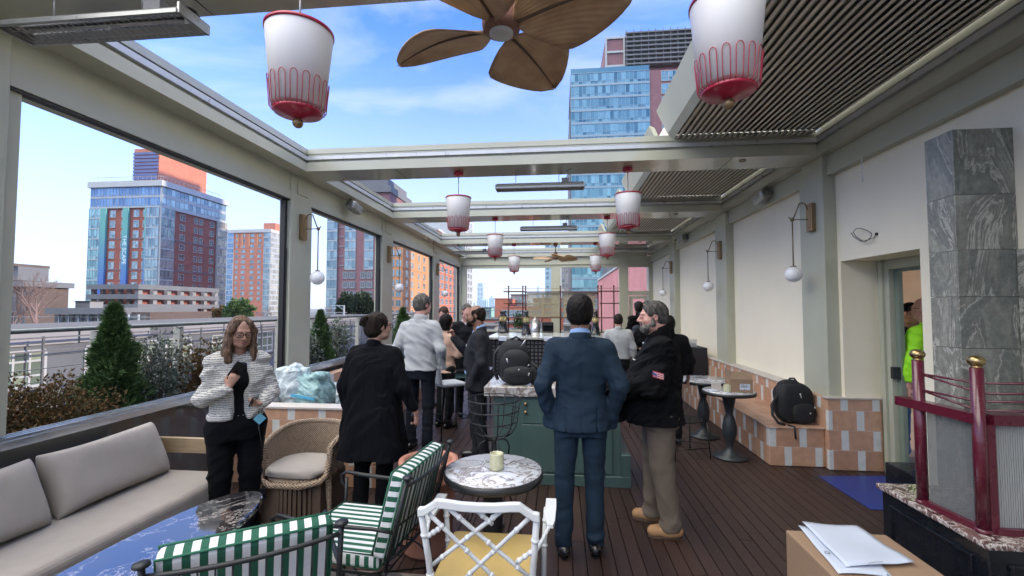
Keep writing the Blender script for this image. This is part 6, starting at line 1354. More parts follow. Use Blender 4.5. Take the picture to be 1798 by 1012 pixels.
mat('khaki', (0.125, 0.10, 0.077), 0.9, var=0.13, scale=9, bump=0.4, bscale=250); mat('boot_tan', (0.33, 0.185, 0.085), 0.7, var=0.12, scale=14); mat('boot_sole', (0.09, 0.055, 0.035), 0.8); mat('shoe_black', (0.008, 0.008, 0.010), 0.25, var=0.2, coat=0.3)
mat('pink_jacket', (0.50, 0.33, 0.25), 0.8, var=0.08); mat('jeans', (0.10, 0.20, 0.38), 0.85, var=0.2, scale=14, bump=0.3, bscale=200); mat('hi_vis', (0.34, 0.85, 0.02), 0.75, var=0.05); mat('phone_black', (0.01, 0.01, 0.012), 0.15, var=0.1); mat('card_blue', (0.16, 0.46, 0.62), 0.5); mat('flag_red', (0.50, 0.06, 0.09), 0.8); mat('flag_blue', (0.10, 0.10, 0.30), 0.8); mat('logo_white', (0.7, 0.7, 0.7), 0.7); mat('navy_jacket', (0.012, 0.016, 0.026), 0.8, var=0.2)
glass('lens', (0.30, 0.32, 0.34), 0.25, 0.03, 1.0)
def rotz(a): return np.array([[cos(a), -sin(a), 0], [sin(a), cos(a), 0], [0, 0, 1]])
def rotx(a): return np.array([[1, 0, 0], [0, cos(a), -sin(a)], [0, sin(a), cos(a)]])
def person(label, x, y, face, h=1.75, woman=False, skin='skin_fair', hair='hair_dark', hairstyle='short', top='cloth_black', topkind='jacket', leg='cloth_black', shoe='shoe_black', bulk=1.0, belly=0.0,
           arms=None, head=(0, 0), hem=None, lod=0, beard=None, shirt=None, specs=False, stance=0.10, seed=1, legs=True, boot=False, lean=0.0, z=0.0, legw=1.0, sleeve_end=None, group=None, feet=None, extra=None):
    """faces +Y before turning by `face`; arms = ((elbow, wrist, handdir, palm normal, curl) right, left) in metres for a 1.75 m body"""
    s = h/1.75; root = thing('person', label, 'person', (x, y, z), 0, group)
    fh = 0.0055 if lod == 0 else (0.009 if lod == 1 else 0.013); fc = 0.007 if lod == 0 else (0.012 if lod == 1 else 0.016)
    sw = (0.170 if woman else 0.195)*(0.5+0.5*bulk); hw = 0.095 if not woman else 0.10
    sho = [V3(q*sw, -0.005+lean*0.5, 1.400) for q in (1, -1)]; nb = V3(0, 0.0+lean*0.6, 1.47); hc = V3(0, 0.035+lean, 1.635)
    if arms is None: arms = (((0.05, -0.03, 1.13), (0.06, 0.02, 0.88), (0, 0.1, -1), (-1, 0, 0), 0.35),)*2
    A = []
    for q, a in zip((1, -1), arms):
        e = V3(q*(sw+a[0][0]), a[0][1], a[0][2]); w_ = V3(q*(sw+a[1][0]), a[1][1], a[1][2]) if len(a) < 6 else V3(q*a[1][0], a[1][1], a[1][2])
        d = V3(q*a[2][0], a[2][1], a[2][2]); n = V3(q*a[3][0], a[3][1], a[3][2]); A.append((e, w_, d/np.linalg.norm(d), n/np.linalg.norm(n), a[4]))
    ft = feet or ((stance, 0.0, 0.12), (stance, 0.0, 0.12))      # x, y, splay
    hip = [V3(q*hw, 0, 0.92) for q in (1, -1)]; ank = [V3(q*f[0], f[1]-0.03, 0.085) for q, f in zip((1, -1), ft)]; kn = [(hip[i]+ank[i])/2+V3(0, 0.025, 0.02) for i in (0, 1)]
    Rz = rotz(head[0]) @ rotx(head[1]); HB = nb+V3(0, 0, 0.02)
    H = lambda px, py, pz: (Rz @ (V3(px, py, pz)+hc-HB))+HB
    F = rotz(face)
    def new(k, hi_, lo=0.0, half=0.62, res=None):
        return SDF((-half*s, -half*s, lo*s), (half*s, half*s, hi_*s), res or fc, k)
    T = lambda p: tuple((F @ np.array(p, float))*s)
    class B:   # body helper working in posed metres
        def __init__(b, k, lo, hi, res=None, half=0.62): b.S = new(k, hi, lo, half, res)
        def cap(b, a, c, ra, rb, k=None, flat=None, sub=False): b.S.cap(T(a), T(c), ra*s, rb*s, k, (F @ np.array(flat[0], float), flat[1]) if flat else None, sub)
        def ell(b, c, r, k=None, R=None, sub=False): b.S.ell(T(c), np.array(r)*s, k, F @ (R if R is not None else np.eye(3)), sub)
        def loft(b, rows, k=None, e=2.3):
            # section stack: evaluated in the turned frame
            g = b.S; A_ = np.array(rows, float); A_ = A_[np.argsort(A_[:, 0])]*s; kk = g.k if k is None else k; z0, z1 = A_[0, 0], A_[-1, 0]
            zz = np.linspace(z0, z1, 120); Tt = [np.interp(zz, A_[:, 0], A_[:, i]) for i in range(1, 5)]; wn = np.hanning(17); wn /= wn.sum(); Tt = [np.convolve(np.pad(t, 8, mode='edge'), wn, mode='valid') for t in Tt]
            m = max(A_[:, 3].max(), A_[:, 4].max())+max(abs(A_[:, 1]).max(), abs(A_[:, 2]).max())+g.h*3+kk
            sl, q = g.region((-m, -m, z0-g.h*3-kk), (m, m, z1+g.h*3+kk)); c_, s_ = cos(-face), sin(-face); X = q[0]*c_-q[1]*s_; Y_ = q[0]*s_+q[1]*c_; z_ = q[2]
            cx, cy, rx, ry = [np.interp(z_, zz, t) for t in Tt]; u = (np.abs((X-cx)/rx)**e+np.abs((Y_-cy)/ry)**e)**(1/e); D = (u-1)*np.minimum(rx, ry); D = np.maximum(D, np.maximum(z0-z_, z_-z1)); g.put(sl, D, k)
        def build(b, name, m, parent=root): return sdf_obj(name, b.S, m, parent)
    # ---- body: one continuous skin surface with face and five-fingered hands
    b = B(0.012, 0.02, 1.86, fh); e_ = Rz
    bd = 0.80*bulk
    b.loft([(0.90, 0, 0, 0.13*bd, 0.095*bd), (1.05, 0, 0, 0.115*bd, 0.085*bd), (1.25, 0, 0.005+lean*0.3, 0.135*bd, 0.095*bd), (1.38, 0, lean*0.45, 0.13*bd, 0.085*bd), (1.44, 0, lean*0.55, 0.10, 0.06)])
    for i in (0, 1):
        b.cap(sho[i]*V3(0.8, 1, 1), nb-V3(0, 0, 0.04), 0.034, 0.040); b.cap(sho[i]-V3(0, 0, 0.02), A[i][0], 0.034, 0.031); b.cap(A[i][0], A[i][1], 0.036, 0.0235 if woman else 0.027)
        if legs: b.cap(hip[i], kn[i], 0.07, 0.05); b.cap(kn[i], ank[i], 0.046, 0.036); 
    nr = 0.052 if woman else 0.064*(0.7+0.3*bulk)
    b.cap(nb-V3(0, 0.01, 0.03), H(0, -0.028, -0.055), nr*1.05, nr, 0.03)
    jw = 0.93 if woman else 1.0+0.10*(bulk-1)*2
    b.ell(H(0, -0.015, 0.025), (0.076, 0.098, 0.092), 0.01, e_)                 # skull
    b.ell(H(0, 0.025, -0.030), (0.063*jw, 0.068, 0.082), 0.02, e_)               # face
    b.ell(H(0, 0.062, -0.088), (0.030*jw, 0.026, 0.022), 0.025, e_)             # chin
    for q in (1, -1):
        b.ell(H(q*0.036*jw, 0.052, -0.030), (0.026, 0.026, 0.024), 0.02, e_)      # cheeks
        b.ell(H(q*0.048*jw, 0.018, -0.075), (0.020, 0.04, 0.022), 0.025, e_)      # jaw
    if lod < 2:
        b.cap(H(-0.034, 0.081, 0.026), H(0.034, 0.081, 0.026), 0.011, 0.011, 0.012)  # brow
        for q in (1, -1):
            b.ell(H(q*0.031, 0.101, 0.004), (0.015, 0.012, 0.0095), 0.008, e_, sub=True)
            b.ell(H(q*0.031, 0.083, 0.003), (0.0125, 0.0125, 0.0115), 0.002, e_)    # lids over the eyeball
            b.ell(H(q*0.0135, 0.098, -0.030), (0.008, 0.010, 0.0075), 0.006, e_)     # nostrils
        b.cap(H(0, 0.088, 0.018), H(0, 0.112, -0.024), 0.0075, 0.0125 if not woman else 0.0105, 0.010)  # nose
        b.ell(H(0, 0.088, -0.0565), (0.022, 0.012, 0.0052), 0.004, e_); b.ell(H(0, 0.086, -0.067), (0.018, 0.012, 0.0058), 0.004, e_)   # lips
    else: b.cap(H(0, 0.085, 0.01), H(0, 0.108, -0.026), 0.009, 0.013, 0.01)
    for q in (1, -1):                                                               # ears
        b.ell(H(q*0.077, -0.012, -0.002), (0.010, 0.019, 0.031), 0.006, e_ @ rotz(-q*0.35))
        if lod < 2: b.ell(H(q*0.084, -0.008, 0.001), (0.006, 0.010, 0.018), 0.004, e_ @ rotz(-q*0.35), sub=True)
    hide = [False, False]
    for i, (el, wr, d, n, curl) in enumerate(A):
        if curl is None: hide[i] = True; continue
        sd = np.cross(d, n); sd /= np.linalg.norm(sd); q = 1 if i == 0 else -1; hs = 0.90 if woman else 1.0
        kn_ = wr+d*0.088*hs; b.cap(wr-d*0.01, kn_, 0.026*hs, 0.036*hs, 0.012, (n, 0.46))
        thumb = sd*(1 if np.dot(np.cross(d, n), V3(q, 0, 0)) < 0 else 1)
        tside = a_t = (arms[i][5] if len(arms[i]) > 5 else 1)*sd
        for fi, (off, ln) in enumerate(((0.030, 0.070), (0.010, 0.080), (-0.010, 0.075), (-0.029, 0.058))):
            p = kn_+tside*off*hs-d*0.006; a = 0.10+0.08*fi*0.4; dd = d
            for sg, (fr, r0, r1) in enumerate(((0.46, 0.0092, 0.0085), (0.31, 0.0085, 0.0078), (0.23, 0.0078, 0.0066))):
                a_ = curl*(0.9 if sg == 0 else 1.15)*(1+0.10*fi); ca, sa = cos(a_), sin(a_); dd = dd*ca+np.cross(np.cross(d, n)/np.linalg.norm(np.cross(d, n)), dd)*(-sa)*1.0 if False else (dd*ca+(n-dd*np.dot(n, dd))/max(1e-6, np.linalg.norm(n-dd*np.dot(n, dd)))*sa)
                dd = dd/np.linalg.norm(dd); p2 = p+dd*ln*fr*hs; b.cap(p, p2, r0*hs, r1*hs, 0.003); p = p2
        tb = wr+d*0.028*hs+tside*0.022*hs; t1 = tb+(d*0.55+tside*0.62+n*0.35)*0.042*hs; t2 = t1+(d*0.85+tside*0.15+n*0.45)*0.034*hs
        b.cap(wr+d*0.015, t1, 0.016*hs, 0.0115*hs, 0.008); b.cap(t1, t2, 0.011*hs, 0.0082*hs, 0.003)
    b.build('body', skin)
    if lod == 0:
        for q in (1, -1):
            m = MB(); p = T(H(q*0.031, 0.0828, 0.0028)); R_ = 0.0110*s; m.ball((0, 0, 0), R_, 14); m.v = [(v[0]+p[0], v[1]+p[1], v[2]+p[2]) for v in m.v]; o = m.build('eye', 'eye_white', None); o.parent = root
            m = MB(); p = T(H(q*0.031+(0.002 if head[1] < 0 else 0), 0.0915, 0.0015)); m.ball((0, 0, 0), 0.0052*s, 10); m.v = [(v[0]+p[0], v[1]+p[1], v[2]+p[2]) for v in m.v]; o = m.build('iris', 'eye_dark', None); o.parent = root
        g = B(0.004, 1.4, 1.8, 0.003)
        g.ell(H(0, 0.0895, -0.0568), (0.0205, 0.0118, 0.0047), 0.003, e_); g.ell(H(0, 0.0875, -0.0666), (0.017, 0.0118, 0.0052), 0.003, e_); g.build('lips', 'lips')
    if lod < 2:
        g = B(0.003, 1.4, 1.85, 0.0035)
        for q in (1, -1): g.cap(H(q*0.016, 0.0925, 0.024), H(q*0.047, 0.078, 0.027), 0.0042, 0.003)
        g.build('eyebrows', hair if hairstyle not in ('none',) else 'hair_dark')
    # ---- hair
    g = B(0.02, 1.2, 1.95, 0.006 if lod == 0 else 0.009)
    if hairstyle in ('short', 'full', 'bald', 'crop'):
        t = {'short': 0.010, 'full': 0.020, 'crop': 0.006, 'bald': 0.006}[hairstyle]
        g.ell(H(0, -0.022, 0.030), (0.080+t*0.7, 0.098+t*0.8, 0.092+t*(1.3 if hairstyle != 'bald' else -0.6)), 0.01, e_)
        g.ell(H(0, -0.045, -0.02), (0.072+t*0.4, 0.066+t*0.6, 0.062), 0.02, e_)
        g.ell(H(0, 0.105, -0.045 if hairstyle != 'bald' else 0.03), (0.10, 0.088, 0.115 if hairstyle != 'bald' else 0.13), 0.012, e_, sub=True)    # clear the face
        for q in (1, -1): g.ell(H(q*0.085, -0.002, -0.012), (0.030, 0.027, 0.036), 0.008, e_, sub=True)
        if hairstyle == 'full': g.ell(H(0, 0.02, 0.085), (0.078, 0.085, 0.045), 0.03, e_)
        if hairstyle == 'bald': g.ell(H(0, 0.03, 0.10), (0.078, 0.12, 0.075), 0.01, e_, sub=True)
        g.S.folds(0.004, (70, 70, 45), seed, n=3)
    elif hairstyle == 'long':
        g.ell(H(0, -0.025, 0.030), (0.085, 0.104, 0.097), 0.01, e_)
        for q in (1, -1):
            pts = [H(q*0.045, 0.040, 0.088), H(q*0.078, 0.035, 0.02), H(q*0.080, 0.030, -0.06), H(q*0.088, 0.045, -0.14), H(q*0.085, 0.060, -0.21)]
            for a_, c_ in zip(pts[:-1], pts[1:]): g.cap(a_, c_, 0.023, 0.025, 0.02)
            pts = [H(q*0.07, -0.02, 0.0), H(q*0.090, -0.01, -0.12), H(q*0.095, 0.0, -0.22)]
            for a_, c_ in zip(pts[:-1], pts[1:]): g.cap(a_, c_, 0.032, 0.030, 0.02)
        g.cap(H(0, -0.06, -0.02), H(0, -0.06, -0.18), 0.075, 0.07, 0.03); g.ell(H(0, 0.115, -0.02), (0.062, 0.085, 0.115), 0.012, e_, sub=True); g.S.folds(0.0045, (60, 60, 9), seed)
    elif hairstyle == 'bun':
        g.ell(H(0, -0.025, 0.028), (0.088, 0.106, 0.098), 0.01, e_); g.ell(H(0, -0.055, -0.035), (0.075, 0.068, 0.065), 0.02, e_); g.ell(H(0, 0.105, -0.03), (0.085, 0.085, 0.115), 0.012, e_, sub=True)
        for q in (1, -1): g.ell(H(q*0.085, 0.005, -0.025), (0.025, 0.026, 0.032), 0.008, e_, sub=True)
        g.ell(H(-0.01, -0.125, 0.055), (0.042, 0.030, 0.040), 0.012, e_); g.cap(H(-0.035, -0.13, 0.03), H(0.025, -0.135, 0.075), 0.022, 0.02, 0.01); g.S.folds(0.005, (60, 60, 30), seed)
    elif hairstyle == 'bob':
        g.ell(H(0, -0.025, 0.02), (0.094, 0.110, 0.105), 0.01, e_); g.cap(H(0, -0.04, -0.02), H(0, -0.04, -0.10), 0.082, 0.075, 0.03); g.ell(H(0, 0.12, -0.04), (0.062, 0.085, 0.115), 0.012, e_, sub=True); g.S.folds(0.005, (50, 50, 8), seed)
    if hairstyle != 'none': g.build('hair', hair)
    if beard:
        g = B(0.012, 1.3, 1.8, 0.006)
        g.ell(H(0, 0.062, -0.090), (0.044*jw, 0.040, 0.034 if beard != 'beard_grey' else 0.044), 0.01, e_)
        for q in (1, -1): g.cap(H(q*0.035, 0.055, -0.078), H(q*0.060*jw, 0.010, -0.055), 0.028, 0.020, 0.015); g.cap(H(q*0.060*jw, 0.012, -0.055), H(q*0.070*jw, 0.010, -0.008), 0.019, 0.009, 0.012)
        g.cap(H(-0.022, 0.092, -0.047), H(0.022, 0.092, -0.047), 0.0085, 0.0085, 0.01); g.ell(H(0, 0.100, -0.062), (0.017, 0.014, 0.0075), 0.004, e_, sub=True)
        g.ell(H(0, 0.095, -0.005), (0.055, 0.045, 0.030), 0.01, e_, sub=True); g.S.folds(0.003, (90, 90, 60), seed, n=3); g.build('beard', beard)
    if specs:
        m = MB(); up = specs == 'up'
        for q in (1, -1):
            pts = []
            for k in range(16):
                a_ = 2*pi*k/16; px_ = q*0.033+0.026*math.copysign(abs(cos(a_))**0.7, cos(a_)); pz_ = 0.004+0.019*math.copysign(abs(sin(a_))**0.7, sin(a_)); pts.append(T(H(px_, 0.106-abs(px_)*0.12, pz_) if not up else H(px_, 0.060-abs(px_)*0.2-pz_*0.9, 0.118+pz_*0.5)))
            m.tube(pts, 0.0027*s, 5, closed=True)
            m.tube([T(H(q*0.059, 0.098, 0.010)), T(H(q*0.078, 0.04, 0.010)), T(H(q*0.080, -0.02, 0.006))] if not up else [T(H(q*0.058, 0.05, 0.115)), T(H(q*0.083, 0.0, 0.075)), T(H(q*0.086, -0.03, 0.025))], 0.002*s, 5)
        m.tube([T(H(-0.008, 0.107, 0.010)), T(H(0.008, 0.107, 0.010))] if not up else [T(H(-0.008, 0.062, 0.122)), T(H(0.008, 0.062, 0.122))], 0.002*s, 5); o = m.build('glasses', 'phone_black', None); o.parent = root
    # ---- trousers
    if legs:
        g = B(0.03, 0.03, 1.12); lw = legw
        g.loft([(0.80, 0, 0.0, 0.155*lw*(0.9+0.1*bulk), 0.115*lw), (0.90, 0, 0.0, 0.172*lw*(0.85+0.15*bulk), 0.122*lw*(0.8+0.2*bulk)), (1.04, 0, belly*0.5, 0.142*(0.7+0.3*bulk), 0.098*(0.7+0.3*bulk)+belly*0.4), (1.06, 0, belly*0.5, 0.135*(0.7+0.3*bulk), 0.092*(0.7+0.3*bulk)+belly*0.4)])
        for i in (0, 1):
            g.cap(hip[i]+V3(0, 0, -0.02), kn[i], 0.092*lw, 0.068*lw, 0.03); g.cap(kn[i], ank[i]+V3(0, 0, 0.015), 0.067*lw, 0.056*lw, 0.015); g.cap(ank[i]+V3(0, 0, 0.03), ank[i]+V3(0, 0.012, -0.012), 0.056*lw, 0.060*lw, 0.01)
        g.S.cut(lambda X, Y_, Z: (0.052*s-Z)+0*X+0*Y_); g.S.folds(0.0085, (12, 12, 30), seed+3, mask=lambda X, Y_, Z: 0.35+0.65*np.exp(-((Z-0.12*s)/(0.13))**2)+0.45*np.exp(-((Z-0.5*s)/(0.09))**2)+0*X+0*Y_); g.build('trousers', leg)
        for i in (0, 1):
            q = 1 if i == 0 else -1; sp_ = ft[i][2]*q*-1.0; fd = V3(sin(ft[i][2])*q, cos(ft[i][2]), 0); a0 = ank[i]*V3(1, 1, 0)+V3(0, 0, 0.045)
            g = B(0.02, 0.0, 0.3, 0.006 if lod == 0 else 0.011); r_ = 0.045 if not boot else 0.055
            g.cap(a0-fd*0.045, a0+fd*0.03, r_*0.84, r_*0.95); g.cap(a0+fd*0.02, a0+fd*(0.128 if boot else 0.150)-V3(0, 0, 0.008), r_*1.0, r_*0.80); g.cap(a0+V3(0, 0, 0.0), ank[i]+V3(0, 0, 0.05 if boot else 0.0), r_*0.95, r_*0.85)
            fl = 0.018 if boot else 0.010; g.S.cut(lambda X, Y_, Z: (fl*s-Z)+0*X+0*Y_); so_ = g.build('shoe', shoe)
            m = MB(); c0 = T(a0-fd*0.06); c1 = T(a0+fd*(0.150 if boot else 0.165)); n_ = 20; poly = []
            fx = (F @ fd); sx = np.array([-fx[1], fx[0], 0]); mid = (np.array(c0)+np.array(c1))/2; LL = 0.5*np.linalg.norm(np.array(c1)-np.array(c0))+0.018*s
            for k in range(n_): a_ = 2*pi*k/n_; cc, ss = cos(a_), sin(a_); p = mid+fx*LL*math.copysign(abs(cc)**0.8, cc)+sx*(0.046 if boot else 0.040)*s*(1+0.12*cc)*math.copysign(abs(ss)**0.8, ss); poly.append((p[0], p[1]))
            m.prism(poly, 0.001, (0.030 if boot else 0.014)*s); o = m.build('sole', 'boot_sole' if boot else 'shoe_black', None); o.parent = so_
            if boot:
                m = MB()
                for k in range(5): p_ = a0+fd*(0.035+0.016*k)+V3(0, 0, 0.062-0.007*k); m.tube([T(p_+V3(-fd[1], fd[0], 0)*0.026), T(p_+V3(0, 0, 0.006)), T(p_-V3(-fd[1], fd[0], 0)*0.026)], 0.003, 5)
                o = m.build('laces', 'boot_sole', None); o.parent = so_
    # ---- upper garment
    hem = hem if hem is not None else (0.80 if topkind in ('jacket',) else 0.93)
    g = B(0.035, min(hem-0.02, 0.8), 1.60); B_ = bulk; wv = 0.0 if not woman else -0.012
    if topkind == 'suit': rows = [(hem, 0, -0.005, 0.205*B_, 0.142*B_), (0.95, 0, 0, 0.192*B_, 0.132*B_), (1.08, 0, 0.004+belly, 0.170*B_, 0.118*B_+belly), (1.22, 0, 0.005+belly*0.5, 0.186*B_, 0.125*B_+belly*0.4), (1.33, 0, 0.0+lean*0.4, 0.202*B_, 0.126*B_), (1.41, 0, -0.008+lean*0.5, 0.175*B_, 0.098*B_), (1.455, 0, -0.012+lean*0.55, 0.115, 0.070)]
    elif topkind == 'coat': rows = [(hem, 0, 0.0, 0.245*B_, 0.175*B_), (0.80, 0, 0, 0.228*B_, 0.160*B_), (1.02, 0, 0.0, 0.198*B_, 0.138*B_), (1.22, 0, 0.0, 0.180*B_, 0.125*B_), (1.33, 0, lean*0.4, 0.180*B_, 0.118*B_), (1.41, 0, -0.005+lean*0.5, 0.150*B_, 0.092*B_), (1.455, 0, -0.01+lean*0.55, 0.095, 0.065)]
    else: rows = [(hem, 0, belly*0.7, 0.188*B_, 0.140*B_+belly*0.7), (hem+0.06, 0, belly, 0.178*B_, 0.128*B_+belly), (1.14, 0, belly, 0.172*B_, 0.124*B_+belly), (1.26, 0, belly*0.5, 0.182*B_, 0.124*B_+belly*0.4), (1.34, 0, lean*0.4, 0.188*B_, 0.118*B_), (1.41, 0, -0.006+lean*0.5, 0.160*B_, 0.092*B_), (1.455, 0, -0.01+lean*0.55, 0.105, 0.068)]
    if woman: rows = [(z_, a_, b_, c_*(0.94), d_*(1.0)) for z_, a_, b_, c_, d_ in rows]
    g.loft(rows, e=2.35)
    if woman:
        for q in (1, -1): g.ell((q*0.075, 0.085+lean*0.3, 1.245), (0.070, 0.055, 0.065), 0.04)
    ar = (0.066, 0.054, 0.040) if topkind != 'suit' else (0.072, 0.060, 0.044)
    if topkind == 'fleece': ar = (0.082, 0.070, 0.052)
    if woman: ar = tuple(q_*0.92 for q_ in ar)
    ar = tuple(q_*(0.6+0.4*B_) for q_ in ar)
    for i, (el, wr, d, n, curl) in enumerate(A):
        g.cap(sho[i]*V3(0.86, 1, 1)+V3(0, 0, -0.012), el, ar[0], ar[1], 0.035); end = el+(wr-el)*(sleeve_end if sleeve_end else (1.0 if curl is not None else 1.12)); g.cap(el, end, ar[1], ar[2] if not sleeve_end else ar[2]*1.15, 0.02)
        g.cap(nb+V3(0, -0.01, -0.040), sho[i]*V3(0.86, 1, 1)+V3(0, 0, -0.004), 0.060, ar[0]*0.90, 0.04)
        if curl is None: g.cap(end, end+d*0.05, ar[2]*1.1, ar[2]*1.25, 0.03)
    ampl = {'suit': 0.0075, 'coat': 0.012, 'fleece': 0.013, 'knit': 0.011}.get(topkind, 0.010); fr = {'coat': (24, 24, 3.5), 'suit': (12, 12, 16)}.get(topkind, (13, 13, 22))
    g.S.folds(ampl, fr, seed+9); g.S.folds(ampl*0.7, (22, 22, 30), seed+12, mask=lambda X, Y_, Z: np.clip((np.sqrt(X*X+Y_*Y_)-0.17*s)/(0.06), 0.12, 1)+0*Z); hz_ = hem*s; g.S.cut(lambda X, Y_, Z: (hz_-Z)+0*X+0*Y_)
    if topkind in ('suit', 'coat'):        # centre seam and side vents at the back, front edge
        c_, s_ = cos(-face), sin(-face); gg = np.meshgrid(*g.S.ax, indexing='ij', sparse=True); X = gg[0]*c_-gg[1]*s_; Y_ = gg[0]*s_+gg[1]*c_; Z = gg[2]; w0 = 0.006
        g.S.f += (0.0035*np.exp(-(X/w0)**2)*(Y_ < 0)*(Z < 1.40*s)).astype(np.float32)
        if topkind == 'suit':
            for q in (1, -1): g.S.f += (0.010*np.exp(-((X-q*0.105*s)/w0)**2)*(Y_ < 0)*(Z < 1.0*s)).astype(np.float32)
    nk = nb+V3(0, 0.0, 0.0); g.cap(nb+V3(0, -0.002+0.012, -0.03), nb+V3(0, 0.02, 0.10), nr*1.10, nr*1.25, 0.006, sub=True)
    if shirt or topkind in ('suit', 'open'):   # V opening at the front
        vw = 0.032; zb = 1.20 if topkind == 'suit' else 0.75
        g.cap((0, 0.15, 1.47), (0, 0.19+belly if topkind != 'open' else 0.16, zb+0.03), 0.070 if topkind != 'open' else 0.072, 0.012 if topkind != 'open' else 0.050, 0.01, sub=True)
    g.build('jacket' if topkind in ('suit', 'fleece', 'open', 'coat') else 'sweater', top)
    if topkind in ('suit',) and lod < 2:        # collar band at the back of the neck
        g = B(0.008, 1.38, 1.60, 0.005 if lod == 0 else 0.008)
        g.cap(nb+V3(0, -0.010, -0.035), nb+V3(0, -0.014, -0.004), nr*1.45, nr*1.27, 0.01); g.cap(nb+V3(0, 0.012, -0.06), nb+V3(0, 0.015, 0.08), nr*1.09, nr*1.12, 0.003, sub=True); g.cap(nb+V3(0, 0.08, -0.05), nb+V3(0, 0.10, 0.05), 0.052, 0.085, 0.006, sub=True); g.build('collar', top)
    if shirt:
        g = B(0.01, 0.95, 1.60, 0.006 if lod == 0 else 0.01)
        g.cap(nb+V3(0, -0.006, -0.03), nb+V3(0, -0.008, 0.034), nr*1.22, nr*1.13, 0.01); g.cap(nb+V3(0, 0.002, 0.0), nb+V3(0, 0.004, 0.12), nr*1.03, nr*1.08, 0.003, sub=True)
        g.loft([(0.98, 0, 0.004+belly*0.9, 0.150*B_, 0.112*B_+belly*0.9), (1.25, 0, 0.004+belly*0.4, 0.155*B_, 0.112*B_+belly*0.3), (1.38, 0, -0.004+lean*0.4, 0.14*B_, 0.092*B_), (1.44, 0, -0.006+lean*0.5, 0.085, 0.062)]); g.cap(nb+V3(0, 0.075, 0.02), nb+V3(0, 0.09, 0.08), 0.022, 0.05, 0.006, sub=True); 
        for i, (el, wr, d, n, curl) in enumerate(A):
            if curl is not None and topkind == 'suit': g.cap(el+(wr-el)*0.93, wr+d*0.008, 0.033, 0.034, 0.004)
        g.build('shirt', shirt)
    if topkind == 'knit' or topkind == 'fleece':  # standing collar
        g = B(0.01, 1.38, 1.62, 0.006 if lod == 0 else 0.01); hcol = 0.015 if topkind == 'knit' else 0.055
        g.cap(nb+V3(0, -0.004, -0.03), nb+V3(0, -0.008, hcol), nr*1.32+0.004, nr*1.16+0.004, 0.01); g.cap(nb+V3(0, 0.004, 0.0), nb+V3(0, 0.01, 0.12), nr*1.04, nr*1.12, 0.003, sub=True)
        if topkind == 'fleece': g.cap(nb+V3(0, 0.10, 0.0), nb+V3(0, 0.12, 0.08), 0.04, 0.07, 0.006, sub=True)
        g.build('collar', top)
    if extra: extra(root, B, T, H, A, s, nb, F)
    root['_h'] = 0; del root['_h']
    return root
# ================= the people =================
LEFT = pi/2; AWAY = 0.0
# arms in this order: right, left; elbow offset from the shoulder in x, then absolute y, z
down = ((0.055, -0.02, 1.135), (0.065, 0.05, 0.90), (0.0, 0.12, -1), (-1, 0, 0), 0.32)
pocket = ((0.070, -0.075, 1.150), (0.022, 0.01, 0.93), (-0.1, 0.3, -1), (-1, 0, 0), None)
def blue_extra(root, B, T, H, A, s, nb, F):
    m = MB()
person('man in a blue suit standing with his back turned, hands in his pockets', 0.150, 3.27, 0.03, h=1.765, skin='skin_brown', hair='hair_black', hairstyle='full', top='suit_blue', topkind='suit', leg='suit_blue', shoe='shoe_black', shirt='shirt_blue', bulk=0.99,
       arms=(pocket, pocket), head=(-0.12, 0.05), stance=0.115, seed=11, hem=0.835, legw=1.02, feet=((0.095, -0.01, 0.15), (0.125, -0.04, 0.12)))
def boots_extra(root, B, T, H, A, s, nb, F):
    # dark coat carried over the forearms, shoulder flag, chest logo
    g = B(0.03, 0.75, 1.4)
    g.cap((-0.12, 0.26, 1.075), (0.14, 0.33, 1.075), 0.075, 0.07); g.cap((-0.10, 0.37, 1.06), (0.12, 0.42, 1.05), 0.065, 0.06); g.cap((-0.05, 0.30, 1.0), (0.0, 0.30, 0.86), 0.075, 0.055, 0.03, ((1, 0, 0), 1.5)); g.cap((0.05, 0.44, 1.05), (0.02, 0.46, 0.93), 0.05, 0.035, 0.03, ((1, 0, 0), 1.5)); g.S.folds(0.014, (18, 18, 10), 4); g.build('carried_coat', 'cloth_black')
    def patch(name, c, w_, h_, mt, dx=0.0):
        m = MB(); n = 6; vs = []; 
        for i in range(n+1):
            for j in (0, 1): vs.append(T((c[0]+dx, c[1]+(i/n-0.5)*w_, c[2]+(j-0.5)*h_+(0.5-i/n)*-0.02)))
        m.add(vs, [(2*i, 2*i+1, 2*i+3, 2*i+2) for i in range(n)]+[(2*i+2, 2*i+3, 2*i+1, 2*i) for i in range(n)][:0]); o = m.build(name, mt, None); o.parent = root
        md = o.modifiers.new('t', 'SOLIDIFY'); md.thickness = 0.003; return o
    # left sleeve faces the camera (local -x)
    e, sh = A[1][0], V3(-0.22, 0, 1.42)
    c = (-0.345, 0.035, 1.225)
    f = patch('flag_patch', c, 0.075, 0.045, 'flag_red'); patch('flag_canton', (c[0]-0.004, c[1]+0.024, c[2]+0.008), 0.028, 0.022, 'flag_blue').parent = f
    for k in range(3): patch('flag_stripe', (c[0]-0.0035, c[1]-0.003, c[2]-0.013+0.0125*k), 0.068, 0.004, 'logo_white').parent = f
    m = MB(); p = [T((-0.115+0.012*k, 0.182+0.004*k, 1.305+0.004*sin(2.4*k))) for k in range(5)]; m.tube(p, 0.0035, 5); o = m.build('chest_logo', 'logo_white', None); o.parent = root
